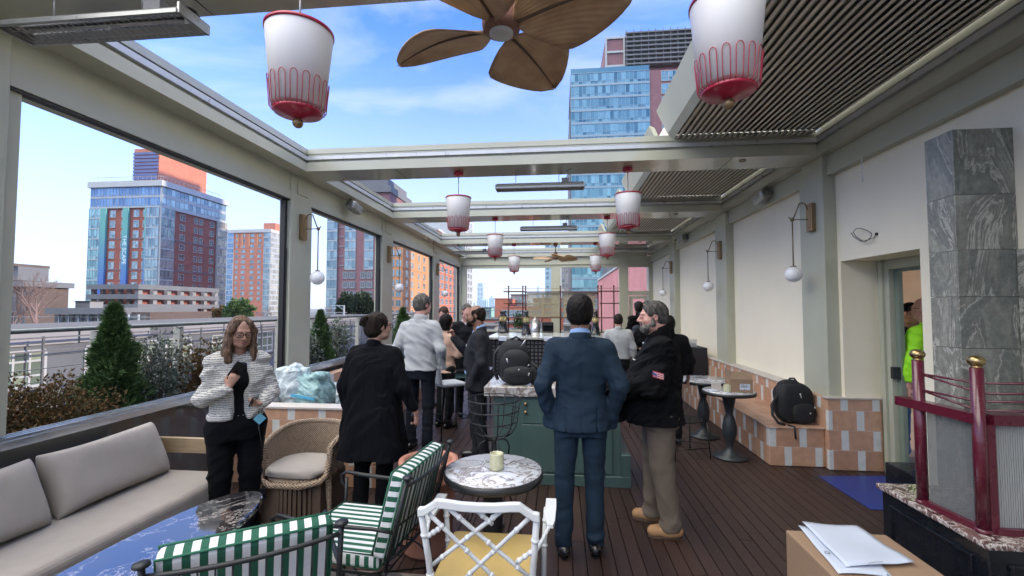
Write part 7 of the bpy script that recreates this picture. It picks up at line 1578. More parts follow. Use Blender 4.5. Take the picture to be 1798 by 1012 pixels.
person('bearded man in a black fleece, khaki trousers and tan boots, glasses on his head', 0.775, 3.64, LEFT-0.12, h=1.74, skin='skin_pink', hair='hair_salt', hairstyle='crop', top='cloth_black', topkind='fleece', leg='khaki', shoe='boot_tan', boot=True, beard='beard_grey', bulk=1.30, belly=0.055, specs='up',
       arms=(((0.02, 0.10, 1.12), (-0.08, 0.30, 1.06), (-0.3, 1, 0), (0, 0, 1), None), ((0.035, 0.055, 1.13), (-0.06, 0.28, 1.08), (-0.3, 1, 0), (0, 0, 1), None)), head=(0.10, -0.04), seed=21, hem=0.83, legw=1.28, feet=((0.12, 0.07, 0.1), (0.12, -0.03, 0.12)), extra=boots_extra)
def tweed_extra(root, B, T, H, A, s, nb, F):
    # dark top under the open jacket
    g = B(0.02, 0.80, 1.50, 0.007); g.loft([(0.84, 0, 0.01, 0.160, 0.118), (1.0, 0, 0.006, 0.140, 0.104), (1.12, 0, 0.004, 0.132, 0.100), (1.25, 0, 0.008, 0.140, 0.106), (1.36, 0, 0.004, 0.150, 0.098), (1.42, 0, -0.004, 0.11, 0.075)]); 
    for q in (1, -1): g.ell((q*0.06, 0.082, 1.24), (0.055, 0.046, 0.055), 0.04)
    g.cap((0, 0.10, 1.47), (0, 0.135, 1.40), 0.075, 0.055, 0.01, sub=True); g.cap((0, -0.05, 1.44), (0, -0.03, 1.52), 0.06, 0.08, 0.01, sub=True); g.S.folds(0.005, (14, 14, 14), 2); g.build('top', 'cloth_black')
    for i, (nm, tilt) in enumerate((('phone', 0.5), ('phone', 0.1))):
        pass
    # raised phone in the right hand, second phone flat in the left
    m = MB(); m.box(-0.037, -0.0045, -0.075, 0.037, 0.0045, 0.075); wr, d, n = A[0][1], A[0][2], A[0][3]; c = wr+d*0.105+n*0.026+V3(0.0, 0, 0.02)
    o = m.build('phone', 'phone_black', None, bevel=0.004, seg=2); o.parent = root; o.location = T(c); o.rotation_euler = (radians(-28), radians(-24), face_t+radians(8))
    m = MB(); m.box(-0.034, -0.0045, -0.070, 0.034, 0.0045, 0.070); wr, d, n = A[1][1], A[1][2], A[1][3]; c = wr+d*0.09+n*0.024
    o = m.build('phone', 'phone_black', None, bevel=0.004, seg=2); o.parent = root; o.location = T(c); o.rotation_euler = (radians(-72), radians(68), face_t+radians(-10))
    m = MB(); m.tube([T((-0.13, 0.13, 1.0)), T((-0.135, 0.135, 0.9)), T((-0.15, 0.14, 0.76)), T((-0.16, 0.14, 0.70)), T((-0.15, 0.145, 0.76)), T((-0.125, 0.14, 0.9))], 0.003, 5); o = m.build('lanyard', 'phone_black', None); o.parent = root
    m = MB(); p = T((-0.135, 0.145, 0.945)); m.box(-0.03, -0.002, -0.03, 0.03, 0.002, 0.03); o = m.build('badge', 'card_blue', None); o.parent = root; o.location = p; o.rotation_euler = (0.1, radians(42), face_t)
    m = MB(); 
    for k, w_ in enumerate((0.016, 0.006, 0.006)): m.box(-0.055+0.03*k, 0, 0, -0.055+0.03*k+w_, 0.004, 0.004)
    o = m.build('belt_studs', 'buckle', None); o.parent = root; o.location = T((0, 0.128, 0.985)); o.rotation_euler = (0, 0, face_t)
    m = MB(); m.tube([T(A[0][1]+V3(cos(t)*0.0, 0, 0)-A[0][2]*0.02+np.cross(A[0][2], A[0][3])*0.029*cos(t)+A[0][3]*0.024*sin(t)) for t in [2*pi*k/16 for k in range(16)]], 0.004, 6, closed=True); o = m.build('bracelet', 'buckle', None); o.parent = root
face_t = pi+0.80
person('woman in a white tweed jacket and glasses looking at a raised phone', -2.375, 3.14, face_t, h=1.635, woman=True, skin='skin_tan', hair='hair_blond', hairstyle='long', top='tweed', topkind='open', leg='cloth_black', specs=True, bulk=1.09,
       arms=(((0.055, 0.03, 1.12), (-0.075, 0.255, 1.225), (-0.45, 0.10, 0.88), (-0.25, -0.75, 0.1), 0.55), ((0.065, 0.02, 1.13), (-0.045, 0.235, 1.085), (-0.75, 0.60, 0.05), (0.1, 0.1, 0.9), 0.5)), head=(0.08, -0.22), seed=31, hem=0.955, legw=1.2, stance=0.105, extra=tweed_extra)
def coat_extra(root, B, T, H, A, s, nb, F):
    m = MB(); m.box(-0.0045, -0.036, -0.07, 0.0045, 0.036, 0.07); o = m.build('phone', 'phone_black', None, bevel=0.004, seg=2); o.parent = root; wr, d, n = A[0][1], A[0][2], A[0][3]; o.location = T(wr+d*0.085+n*0.026); o.rotation_euler = (radians(14), radians(-8), 0.1)
    g = B(0.008, 1.38, 1.56, 0.006); g.cap(nb+V3(0, -0.008, -0.02), nb+V3(0, -0.012, 0.018), 0.078, 0.064, 0.01); g.cap(nb+V3(0, 0.006, -0.06), nb+V3(0, 0.012, 0.10), 0.056, 0.062, 0.003, sub=True); g.build('collar', 'coat_black')
    m = MB(); p = T((-0.045, -0.082, 1.455)); m.box(-0.013, -0.002, -0.003, 0.013, 0.002, 0.003); o = m.build('neck_tag', 'logo_white', None); o.parent = root; o.location = p
person('woman in a long black coat with a dark hair bun, seen from behind', -1.46, 3.47, -0.10, h=1.655, woman=True, skin='skin_fair', hair='hair_dark', hairstyle='bun', top='coat_black', topkind='coat', leg='cloth_black', specs=True, bulk=1.20,
       arms=(((0.095, -0.03, 1.14), (0.165, 0.05, 0.925), (0.06, 0.15, -1), (-1, 0.1, 0), 0.75), ((0.06, -0.03, 1.14), (0.06, 0.03, 0.915), (0.0, 0.15, -1), (-1, 0, 0), 0.45)), head=(-0.62, 0.0), seed=41, hem=0.56, sleeve_end=0.74, legw=1.0, extra=coat_extra)
person('man in a white knitted sweater and dark jeans, seen from behind', -1.66, 5.30, -0.10, h=1.85, skin='skin_pink', hair='hair_grey', hairstyle='short', top='knit_white', topkind='knit', leg='trousers_navy', bulk=1.02,
       arms=(((0.07, -0.05, 1.15), (0.045, 0.06, 0.94), (-0.15, 0.3, -1), (-1, 0, 0), None), ((0.06, -0.05, 1.15), (0.05, 0.10, 0.95), (-0.2, 0.6, -0.7), (-1, 0, 0), 0.4)), head=(-0.45, 0.0), seed=51, hem=0.90, lod=1, feet=((0.11, -0.02, 0.1), (0.12, 0.06, 0.1)))
def grey_extra(root, B, T, H, A, s, nb, F):
    m = MB(); m.box(-0.018, -0.003, -0.012, 0.018, 0.003, 0.016); o = m.build('pocket_square', 'shirt_white', None); o.parent = root; o.location = T((-0.105, 0.128, 1.30)); o.rotation_euler = (0.1, 0.2, LEFT+0.25)
person('bearded balding man in a charcoal suit gesturing with one hand, in profile', -0.90, 5.02, LEFT+0.10, h=1.72, skin='skin_brown', hair='hair_dark', hairstyle='bald', top='suit_grey', topkind='suit', leg='suit_grey', shirt='shirt_blue', beard='hair_dark', bulk=1.05, belly=0.02,
       arms=(((0.02, 0.13, 1.17), (-0.03, 0.30, 1.36), (-0.05, 0.3, 0.95), (-0.3, 0.3, -0.2), 0.95), ((0.06, -0.05, 1.13), (-0.02, 0.05, 0.93), (-0.1, 0.3, -1), (-1, 0, 0), None)), head=(0.05, -0.03), seed=61, hem=0.80, lod=1, feet=((0.09, 0.05, 0.1), (0.10, -0.05, 0.1)), extra=grey_extra)
# background
person('man in a dark suit and white shirt looking down, listening in the far group', -1.98, 7.75, pi-0.25, h=1.72, skin='skin_pink', hair='hair_short_brown', hairstyle='crop', top='suit_dark', topkind='suit', leg='suit_dark', shirt='shirt_white', bulk=1.0, head=(0.1, -0.35), seed=71, lod=2)
person('dark haired woman in a dusty pink jacket beside the charcoal suited man', -1.62, 6.35, -0.6, h=1.60, woman=True, skin='skin_fair', hair='hair_black', hairstyle='bob', top='pink_jacket', topkind='knit', leg='suit_dark', bulk=1.0, seed=72, lod=2, hem=0.85,
       arms=(((0.06, 0.05, 1.13), (0.02, 0.22, 1.12), (-0.3, 1, 0.2), (-1, 0, 0), 0.4), ((0.06, 0.0, 1.13), (0.03, 0.2, 1.05), (-0.3, 1, 0.2), (-1, 0, 0), 0.4)))
person('fair haired man in a dark suit, half hidden behind the bearded man in profile', -1.47, 7.1, pi+0.5, h=1.75, skin='skin_pink', hair='hair_grey', hairstyle='crop', top='suit_dark', topkind='suit', leg='suit_dark', shirt='shirt_white', bulk=1.0, seed=73, lod=2)
person('man in a light grey sweater standing behind the man in the blue suit', 1.0, 7.75, -0.1, h=1.58, skin='skin_tan', hair='hair_dark', hairstyle='crop', top='knit_grey', topkind='knit', leg='suit_dark', bulk=1.1, seed=74, lod=2)
def cup_extra(root, B, T, H, A, s, nb, F):
    p = T((0.02, 0.32, 1.13)); m = MB(); m.lathe([(0.024, 0), (0.036, 0.10)], 16, p); m.lathe([(0.038, 0.10), (0.036, 0.112), (0.001, 0.113)], 16, p); o = m.build('paper_cup', 'shirt_white', None); o.parent = root
person('woman in a black top and blue jeans holding a white paper cup', 1.50, 8.0, pi-0.2, h=1.56, woman=True, skin='skin_tan', hair='hair_black', hairstyle='long', top='cloth_black', topkind='knit', leg='jeans', bulk=1.0, specs=True, seed=75, lod=1, hem=0.93,
       arms=(((0.06, 0.03, 1.13), (-0.06, 0.26, 1.12), (-0.7, 0.5, 0.2), (0, 0.3, 0.6), 0.7), ((0.06, 0.03, 1.13), (0.03, 0.25, 1.06), (-0.4, 1, 0.1), (-1, 0, 0), 0.5)), extra=cup_extra)
person('person in a dark puffer jacket behind the woman with the paper cup', 1.60, 8.75, 0.4, h=1.60, skin='skin_tan', hair='hair_black', hairstyle='full', top='navy_jacket', topkind='fleece', leg='suit_dark', bulk=1.15, seed=76, lod=2)
person('tall person with black hair standing at the far door', 1.72, 9.9, 0.2, h=1.80, skin='skin_brown', hair='hair_black', hairstyle='full', top='cloth_black', topkind='fleece', leg='suit_dark', bulk=1.0, seed=77, lod=2)
person('person in a dark hooded jacket mostly hidden behind the bearded man in boots', 1.38, 5.9, 0.1, h=1.60, skin='skin_tan', hair='hair_black', hairstyle='bob', top='cloth_black', topkind='fleece', leg='suit_dark', bulk=1.2, seed=78, lod=2)
def cap_extra(root, B, T, H, A, s, nb, F):
    g = B(0.008, 1.5, 1.9, 0.008); g.ell(H(0, -0.015, 0.05), (0.088, 0.108, 0.085)); g.S.cut(lambda X, Y_, Z: (1.655*s-Z)+0*X+0*Y_); g.cap(H(-0.02, 0.09, 0.045), H(0.02, 0.145, 0.035), 0.05, 0.045, 0.01, ((0, 0, 1), 0.14)); g.build('cap', 'cloth_black')
person('man in a dark jacket, jeans and a black cap inside the doorway', 3.99, 5.58, LEFT+0.9, h=1.74, skin='skin_fair', hair='hair_dark', hairstyle='crop', top='navy_jacket', topkind='fleece', leg='jeans', bulk=1.05, seed=79, lod=1, extra=cap_extra)
person('bald man in a bright lime safety shirt inside the doorway', 3.74, 5.0, 0.35, h=1.80, skin='skin_pink', hair='hair_grey', hairstyle='none', top='hi_vis', topkind='knit', leg='jeans', bulk=1.15, seed=80, lod=1, specs=True)
# ================= planting =================
def leafmat2(name, a, c, rough=0.6):
    m, t, b = newmat(name); g = t.nodes.new('ShaderNodeNewGeometry'); r = t.nodes.new('ShaderNodeValToRGB'); r.color_ramp.elements[0].color = tuple(a)+(1,); r.color_ramp.elements[1].color = tuple(c)+(1,)
    t.links.new(g.outputs['Random Per Island'], r.inputs[0]); t.links.new(r.outputs[0], b.inputs['Base Color']); b.inputs['Roughness'].default_value = rough; b.inputs['Specular IOR Level'].default_value = 0.3
leafmat2('leaf_conifer', (0.018, 0.052, 0.018), (0.10, 0.17, 0.055)); leafmat2('leaf_grey', (0.08, 0.105, 0.09), (0.20, 0.235, 0.20)); leafmat2('leaf_bronze', (0.04, 0.048, 0.018), (0.17, 0.088, 0.034)); leafmat2('leaf_dark', (0.010, 0.022, 0.012), (0.035, 0.06, 0.03))
mat('bark', (0.09, 0.065, 0.05), 0.9, var=0.3, scale=20); mat('bark_pink', (0.17, 0.12, 0.115), 0.9, var=0.2)
def leaf(vs, fs, p, d, side, L_, W_, bend=0.2):
    n = d.cross(side).normalized(); o = len(vs); vs += [p-side*W_*0.15, p+side*W_*0.15, p+d*L_*0.5+side*W_*0.5+n*L_*bend*0.4, p+d*L_, p+d*L_*0.5-side*W_*0.5+n*L_*bend*0.4]; fs.append((o, o+1, o+2, o+3, o+4))
def crown(name, fn, n, L_, W_, mat_, parent, up=0.6, seed=0, clumps=None):
    """fn(rng) -> (point, outward dir)"""
    rg = random.Random(seed); vs = []; fs = []
    for i in range(n):
        p, out = fn(rg); k = rg.randint(3, 5); out = (out+Vector((0, 0, up))+Vector((rg.gauss(0, .3), rg.gauss(0, .3), rg.gauss(0, .3)))).normalized(); side = out.cross(Vector((rg.gauss(0, 1), rg.gauss(0, 1), rg.gauss(0, 1)))).normalized()
        for j in range(k):
            a = (j-(k-1)/2)*0.5; d = (out*cos(a)+side*sin(a)).normalized(); s2 = d.cross(Vector((rg.gauss(0, 1), rg.gauss(0, 1), rg.gauss(0, 1)))).normalized(); q = L_*rg.uniform(0.6, 1.25); leaf(vs, fs, p+d*q*0.1, d, s2, q, W_*rg.uniform(0.7, 1.3))
    m = MB(); m.add(vs, fs, False); return m.build(name, mat_, parent)
def cone_fn(x, y, z0, z1, r, base=0.35, seed=0, lump=0.24):
    rg0 = random.Random(seed); ph = [rg0.uniform(0, 6.28) for _ in range(5)]
    def fn(rg):
        t = rg.random()**1.25; prof = (min(1, t/0.16)**0.6)*(1-t**1.9)**0.9*(1-0.28*t)*1.05+0.012; a = rg.uniform(0, 2*pi); rr = r*prof*(1+lump*sin(3*a+ph[0]+8*t)+lump*0.8*sin(5*a-11*t+ph[1])+lump*0.6*sin(21*t+ph[2]+2*a)); rr *= rg.uniform(0.86, 1.14); q = rg.random()**0.38
        return Vector((x+rr*q*cos(a), y+rr*q*sin(a), z0+(z1-z0)*t)), Vector((cos(a), sin(a), 0.25))*q
    return fn
def blob_fn(x, y, z, rx, ry, rz, seed=0, lump=0.22):
    rg0 = random.Random(seed); ph = [rg0.uniform(0, 6.28) for _ in range(5)]
    def fn(rg):
        a = rg.uniform(0, 2*pi); b = math.asin(rg.uniform(-0.7, 1)); q = rg.random()**0.33*(1+lump*sin(4*a+ph[0]+3*b)+lump*0.7*sin(7*a-5*b+ph[1])+lump*0.5*sin(9*b+ph[2])); d = Vector((cos(a)*cos(b), sin(a)*cos(b), sin(b)))
        return Vector((x+rx*q*d.x, y+ry*q*d.y, z+rz*q*d.z)), d
    return fn
def conifer(label, x, y, z0, z1, r, n, L_, seed):
    o = thing('conifer', label, 'conifer', (x, y, z0), 0, 'small conifers in the roof planter'); m = MB(); m.tube([(x, y, z0-0.05), (x, y, z0+(z1-z0)*0.9)], [0.022, 0.004], 7); m.build('trunk', 'bark', o)
    crown('crown', cone_fn(x, y, z0+0.03, z1, r, seed=seed), n, L_, L_*0.22, 'leaf_conifer', o, 0.9, seed)
p1 = at(196, 700, X=-4.2); conifer('large bushy green conifer beyond the parapet behind the sofa', -4.2, p1.y, 0.44, 1.70, 0.245, 5200, 0.062, 1)
p2 = at(562, 600, X=-4.2); conifer('slim green conifer just past the first big column', -4.2, p2.y, 0.44, 1.62, 0.24, 2600, 0.06, 2)
p3 = at(707, 600, X=-4.2); conifer('small conifer beside the second column', -4.2, p3.y, 0.44, 1.66, 0.30, 1500, 0.08, 3)
def shrub(label, x, y, z0, rx, ry, h, n, L_, mt, seed, g='low shrubs in the roof planter', stems=6, name='shrub', up=0.5):
    o = thing(name, label, 'shrub', (x, y, z0), 0, g); m = MB(); rg = random.Random(seed)
    for k in range(stems): m.tube([(x+rg.uniform(-.03, .03), y+rg.uniform(-.03, .03), z0-0.02), (x+rg.uniform(-rx, rx)*.6, y+rg.uniform(-ry, ry)*.6, z0+h*0.85)], [0.008, 0.003], 5)
    m.build('stem', 'bark', o); crown('foliage', blob_fn(x, y, z0+h*0.45, rx, ry, h*0.56, seed), n, L_, L_*0.42, mt, o, up, seed); return o
ps = at(276, 650, X=-4.2); shrub('grey green airy shrub right of the large conifer', -4.2, ps.y, 0.44, 0.24, 0.26, 0.92, 1500, 0.034, 'leaf_grey', 11, stems=12, up=1.0)
ps = at(60, 700, X=-4.05); shrub('rounded bronze leaved hedge at the left edge beyond the parapet', -4.05, ps.y, 0.44, 0.34, 0.50, 0.66, 5200, 0.026, 'leaf_bronze', 12)
ps = at(-40, 700, X=-4.05); shrub('bronze leaved hedge running out of the left edge of the picture', -4.1, ps.y-0.15, 0.44, 0.34, 0.40, 0.62, 2500, 0.028, 'leaf_bronze', 13)
ps = at(335, 660, X=-4.15); shrub('dark bronze shrub behind the woman in the tweed jacket', -4.15, ps.y+0.15, 0.44, 0.30, 0.38, 0.80, 2600, 0.032, 'leaf_bronze', 14)
ps = at(410, 640, X=-4.2); shrub('grey green shrub left of the first big column', -4.2, ps.y, 0.44, 0.26, 0.34, 0.80, 900, 0.05, 'leaf_grey', 15, stems=8, up=1.0)
ps = at(546, 620, X=-4.25); shrub('grey shrub tucked against the first big column', -4.25, ps.y, 0.44, 0.20, 0.22, 0.82, 600, 0.05, 'leaf_grey', 16, stems=8, up=1.0)
ps = at(592, 620, X=-4.25); shrub('tall thin grey shrub right of the slim conifer', -4.25, ps.y, 0.44, 0.20, 0.25, 1.0, 700, 0.05, 'leaf_grey', 17, stems=9, up=1.0)
pe = at(911, 575, Y=15.6); shrub('small dark green potted bush between the lanterns on the bar', pe.x, 15.6, 0.9, 0.17, 0.17, 0.60, 500, 0.05, 'leaf_conifer', 18, None, up=0.8)
# bare trees and dark evergreens beyond the railing
def bare_tree(label, u, Y, vtop, vb, seed, mt='bark_pink', spread=0.55, depth=6, g='bare winter trees between the roofs'):
    b = at(u, vb, Y=Y); t = at(u, vtop, Y=Y); Hh = t.z-b.z; o = thing('bare_tree', label, 'tree', (b.x, Y, b.z), 0, g); rg = random.Random(seed); m = MB(); mt_ = MB()
    def br(p, d, L_, r, k, M_):
        q = p+d*L_; M_.tube([p, p.lerp(q, 0.5)+Vector((rg.gauss(0, .03), rg.gauss(0, .03), 0))*L_, q], [r, r*0.85, r*0.65], 5 if k > 3 else 3, cap=False)
        if k == 0: return
        for i in range(3 if k > 1 else 4):
            a = rg.uniform(0, 2*pi); s_ = spread*rg.uniform(0.6, 1.3); e = Vector((cos(a), sin(a), 0)); nd_ = (d+e*s_+Vector((0, 0, 0.12))).normalized(); br(p.lerp(q, rg.uniform(0.6, 1)), nd_, L_*rg.uniform(0.62, 0.85), r*0.58, k-1, mt_)
    br(Vector((b.x, Y, b.z)), Vector((0, 0, 1)), Hh*0.30, Hh*0.022, depth, m); m.build('trunk', mt, o); mt_.build('branches', mt, o)
bare_tree('bare pinkish winter tree in front of the brown building at the left', 58, 36, 452, 610, 3, depth=6)
bare_tree('smaller bare tree at the left edge beside the brown building', 22, 38, 500, 600, 8, depth=5)
bare_tree('bare tree low beside the mauve tower between the columns', 575, 75, 528, 570, 5, depth=5, spread=0.8)
bare_tree('low bare tree right of the far orange block', 470, 70, 530, 575, 6, depth=5, spread=0.9)
def evergreen(label, u, Y, v0, v1, w_, n, seed, mt='leaf_dark', g='dark evergreen trees beyond the railing', name='evergreen_tree'):
    a = at(u, v0, Y=Y); b = at(u, v1, Y=Y); x = a.x; rz = (a.z-b.z)/2; o = thing(name, label, 'tree', (x, Y, b.z), 0, g); m = MB(); m.tube([(x, Y, b.z-4), (x, Y, a.z-rz)], [0.25, 0.1], 6); m.build('trunk', 'bark', o)
    crown('crown', blob_fn(x, Y, b.z+rz, w_*Y/790, w_*Y/790*0.8, rz, seed, 0.2), n, Y*0.006, Y*0.0028, mt, o, 0.5, seed)
evergreen('large dark evergreen left in the dark clump before the mauve tower', 611, 62, 519, 560, 17, 1500, 21); evergreen('dark evergreen right in the dark clump before the mauve tower', 638, 60, 518, 562, 17, 1500, 22)
evergreen('rounded dark green tree below the far orange block', 420, 55, 529, 566, 22, 1500, 23, 'leaf_conifer')
evergreen('low brown bush left of the rounded green tree', 392, 58, 541, 566, 16, 700, 24, 'leaf_bronze')
# ================= far bar =================
zb_ = 1.07; bl = at(856, 594, Z=zb_); Yb = 9.5; xL, xR = -1.50, 1.45
ba = thing('bar_counter', 'long bar with a black lattice front and pale marble top at the far end', 'bar', (0, 10.2, 0))
m = MB(); m.box(xL-0.04, Yb-0.06, zb_-0.045, xR+0.04, 11.3, zb_); m.build('marble_top', 'marble_bar', ba, bevel=0.004, seg=1)
m = MB(); m.box(xL+0.05, Yb+0.16, 0.0, xR-0.05, 11.1, zb_-0.05); m.build('cabinet', 'bag_strap', ba)
m = MB()
n = 36
for k in range(n+1): x_ = xL+(xR-xL)*k/n; m.box(x_-0.014, Yb, 0.1, x_+0.014, Yb+0.02, zb_-0.046)
for k in range(12): z_ = 0.12+k*0.080; m.box(xL, Yb+0.002, z_-0.014, xR, Yb+0.018, z_+0.014)
m.build('lattice_front', 'iron_black', ba)
m = MB(); m.box(xL, Yb+0.05, 0.1, xR, Yb+0.06, zb_-0.05); m.build('back_panel', 'tile_cap', ba)
m = MB()
for x_ in (xL, -0.15, xR-0.09): m.box(x_-0.01, Yb-0.02, 0.0, x_+0.10, Yb+0.03, zb_-0.046)
m.build('pilaster', 'iron_black', ba)
for i, (u_, nm) in enumerate(((880, 'left'), (962, 'right'))):
    p = at(u_, 594, Z=zb_); r_ = thing('napkin_roll', 'white folded cloth hung over the %s part of the bar edge' % nm, 'cloth', (p.x, Yb-0.05, zb_), 0, 'white folded cloths on the bar edge'); m = MB(); m.box(p.x-0.085, Yb-0.085, zb_-0.075, p.x+0.085, Yb-0.061, zb_+0.012); m.box(p.x-0.085, Yb-0.061, zb_+0.001, p.x+0.085, Yb+0.04, zb_+0.012); m.build('folded_cloth', 'shirt_white', r_, bevel=0.006, seg=2)
def lantern(x, y, label, s=1.0):
    o = thing('table_lantern', label, 'lantern', (x, y, zb_), 0, 'black lighthouse shaped lanterns on the bar')
    m = MB(); m.lathe([(0.001, 0.022), (0.125*s, 0.022), (0.125*s, 0.045), (0.105*s, 0.06), (0.085*s, 0.18), (0.066*s, 0.28), (0.075*s, 0.29), (0.075*s, 0.300), (0.001, 0.300)], 24, (x, y, zb_)); m.build('base', 'black_lacquer', o)
    m = MB()
    for k in range(6): a = k*pi/3; m.cyl((x+0.095*s*cos(a), y+0.095*s*sin(a), zb_+0.001), 0.016, 0.022, 8)
    m.build('feet', 'brass', o)
    m = MB(); m.cyl((x, y, zb_+0.305), 0.075*s, 0.095, 20); m.build('glass_band', 'lantern_glass', o)
    m = MB()
    for k in range(8): a = k*pi/4; m.box(x+0.085*s*cos(a)-0.004, y+0.085*s*sin(a)-0.004, zb_+0.30, x+0.085*s*cos(a)+0.004, y+0.085*s*sin(a)+0.004, zb_+0.405)
    for z_ in (0.295, 0.40): m.lathe([(0.080*s, z_), (0.093*s, z_), (0.093*s, z_+0.012), (0.080*s, z_+0.012)], 20, (x, y, zb_))
    m.tube([(x-0.105*s, y-0.03, zb_+0.40), (x-0.13*s, y-0.03, zb_+0.37)], 0.006, 5); m.tube([(x+0.105*s, y-0.03, zb_+0.40), (x+0.13*s, y-0.03, zb_+0.37)], 0.006, 5); m.build('brass_cage', 'brass', o)
    m = MB(); m.lathe([(0.06*s, 0.413), (0.07*s, 0.43), (0.045*s, 0.45), (0.048*s, 0.50), (0.058*s, 0.51), (0.058*s, 0.54), (0.001, 0.545)], 20, (x, y, zb_)); m.build('cap', 'black_lacquer', o)
for u_, v_, nm in ((882, 585, 'leftmost black lighthouse shaped lantern on the bar'), (896, 580, 'black lighthouse shaped lantern set back between its two neighbours on the bar'), (924, 589, 'black lighthouse shaped lantern before the post of the bar rack'), (1046, 589, 'black lighthouse shaped lantern right of the man in the blue suit')):
    p = at(u_, v_, Z=zb_); lantern(p.x, min(p.y, 10.95), nm, 0.95)
# rack behind the bar
YR = 12.3; rk = thing('bar_rack', 'dark metal bar rack with amber glass panels and side shelves behind the bar', 'rack', (0, YR, 0))
X_ = lambda u: at(u, 540, Y=YR).x; Z_ = lambda v: at(980, v, Y=YR).z
for u_ in (893, 918, 923, 984, 1050, 1056, 1078): m = MB(); m.tube([(X_(u_), YR, 0.9), (X_(u_), YR, Z_(503 if u_ not in (1078,) else 502))], 0.018 if u_ not in (984,) else 0.022, 8); m.ball((X_(u_), YR, Z_(503)), 0.026, 8); m.build('post', 'pipe_brown', rk)
for (ua, ub) in ((885, 921), (921, 1053), (1053, 1087)):
    for v_ in ((512, 533, 558) if ub != 1053 else (513, 558)):
        m = MB(); m.box(X_(ua), YR-0.10, Z_(v_)-0.015, X_(ub), YR+0.10, Z_(v_)+0.012); m.build('shelf', 'pipe_brown', rk)
m = MB(); m.tube([(X_(885), YR-0.1, Z_(507)), (X_(1087), YR-0.1, Z_(507))], 0.006, 6); m.build('gallery_rail', 'brass', rk)
for (ua, ub) in ((925, 982), (988, 1046)):
    m = MB(); um = (ua+ub)/2
    for (p_, q_) in ((ua, um-1.5), (um+1.5, ub)): m.box(X_(p_), YR-0.01, Z_(534)+0.02, X_(q_), YR, Z_(516)); m.box(X_(p_), YR-0.01, Z_(555), X_(q_), YR, Z_(534)-0.02)
    m.build('amber_glass', 'amber_glass', rk)
    m = MB(); m.box(X_(um)-0.02, YR-0.025, Z_(555), X_(um)+0.02, YR+0.015, Z_(516)); m.box(X_(ua), YR-0.022, Z_(534)-0.02, X_(ub), YR+0.012, Z_(534)+0.02); m.box(X_(ua), YR-0.021, Z_(517), X_(ub), YR+0.011, Z_(515)); m.box(X_(ua), YR-0.021, Z_(557), X_(ub), YR+0.011, Z_(554)); m.build('panel_frame', 'amber_panel', rk)
bbk = thing('back_counter', 'dark back counter with steel worktop under the bar rack', 'counter', (0, 12.4, 0)); m = MB(); m.box(X_(925), YR-0.35, 0, X_(1075), YR+0.35, 0.90); m.build('cabinet', 'bag_strap', bbk); m = MB(); m.box(X_(925)-0.02, YR-0.38, 0.90, X_(1075)+0.02, YR+0.36, 0.94); m.build('worktop', 'steel', bbk)
for i, (u_, w_, h_, mt, nm) in enumerate(((940, 0.26, 0.42, 'steel', 'round steel urn'), (962, 0.30, 0.36, 'bag_strap', 'black boxy coffee machine'), (1000, 0.34, 0.34, 'heater_grey', 'dark grey coffee grinder station'), (1030, 0.22, 0.30, 'bag_strap', 'small black machine'))):
    x_ = X_(u_); o = thing('bar_machine', nm+' on the back counter', 'machine', (x_, YR-0.1, 0.94)); m = MB()
    if i == 0: m.cyl((x_, YR-0.1, 0.941), w_/2, h_, 20); m.lathe([(w_/2, h_), (0.03, h_+0.06), (0.02, h_+0.08), (0.001, h_+0.08)], 20, (x_, YR-0.1, 0.941))
    else: m.box(x_-w_/2, YR-0.3, 0.941, x_+w_/2, YR+0.1, 0.941+h_*0.35); m.box(x_-w_/2, YR-0.1, 0.941+h_*0.35, x_+w_/2, YR+0.1, 0.941+h_*0.75); m.box(x_-w_/2, YR-0.3, 0.941+h_*0.75, x_+w_/2, YR+0.1, 0.941+h_)
    m.build('machine_body', mt, o, bevel=0.01, seg=2); m = MB(); m.box(x_-w_*0.3, YR-0.32, 0.96, x_+w_*0.3, YR-0.301, 1.0); m.build('drip_tray', 'steel', o)
# bar side table with the cup woman
o = thing('high_table', 'pale topped counter beside the woman with the paper cup', 'table', (1.25, 8.6, 0)); m = MB(); m.box(1.02, 8.30, 0.90, 1.75, 8.75, 0.94); m.build('table_top', 'marble_bar', o); 
for x_, y_ in ((1.07, 8.35), (1.70, 8.35), (1.07, 8.70), (1.70, 8.70)): m = MB(); m.box(x_-0.02, y_-0.02, 0, x_+0.02, y_+0.02, 0.9); m.build('leg', 'iron_black', o)
# ================= stools and chairs in the middle distance =================
def bar_stool(label):
    o = thing('bar_stool', label, 'stool', (0, 0, 0), 0, 'white upholstered bar stools with thin iron legs'); m = MB(); m.box(-0.17, -0.17, 0.66, 0.17, 0.17, 0.71); m.build('seat', 'white_cloth', o, bevel=0.02, seg=2)
    m = MB(); m.box(-0.20, -0.225, 0.70, 0.20, -0.185, 1.16); m.xf(Matrix.Translation((0, -0.2, 0.73)) @ Matrix.Rotation(radians(8), 4, 'X') @ Matrix.Translation((0, 0.2, -0.73))); m.build('backrest', 'white_cloth', o, bevel=0.02, seg=2)
    for sx in (-1, 1):
        for sy in (-1, 1): m = MB(); m.tube([(sx*0.19, sy*0.19, 0.66), (sx*0.215, sy*0.215, 0.0)], 0.009, 6); m.build('leg', 'iron_black', o)
    m = MB(); m.tube([(-0.205, -0.205, 0.25), (0.205, -0.205, 0.25), (0.205, 0.205, 0.25), (-0.205, 0.205, 0.25)], 0.008, 6, closed=True); m.build('footrest', 'iron_black', o); return o
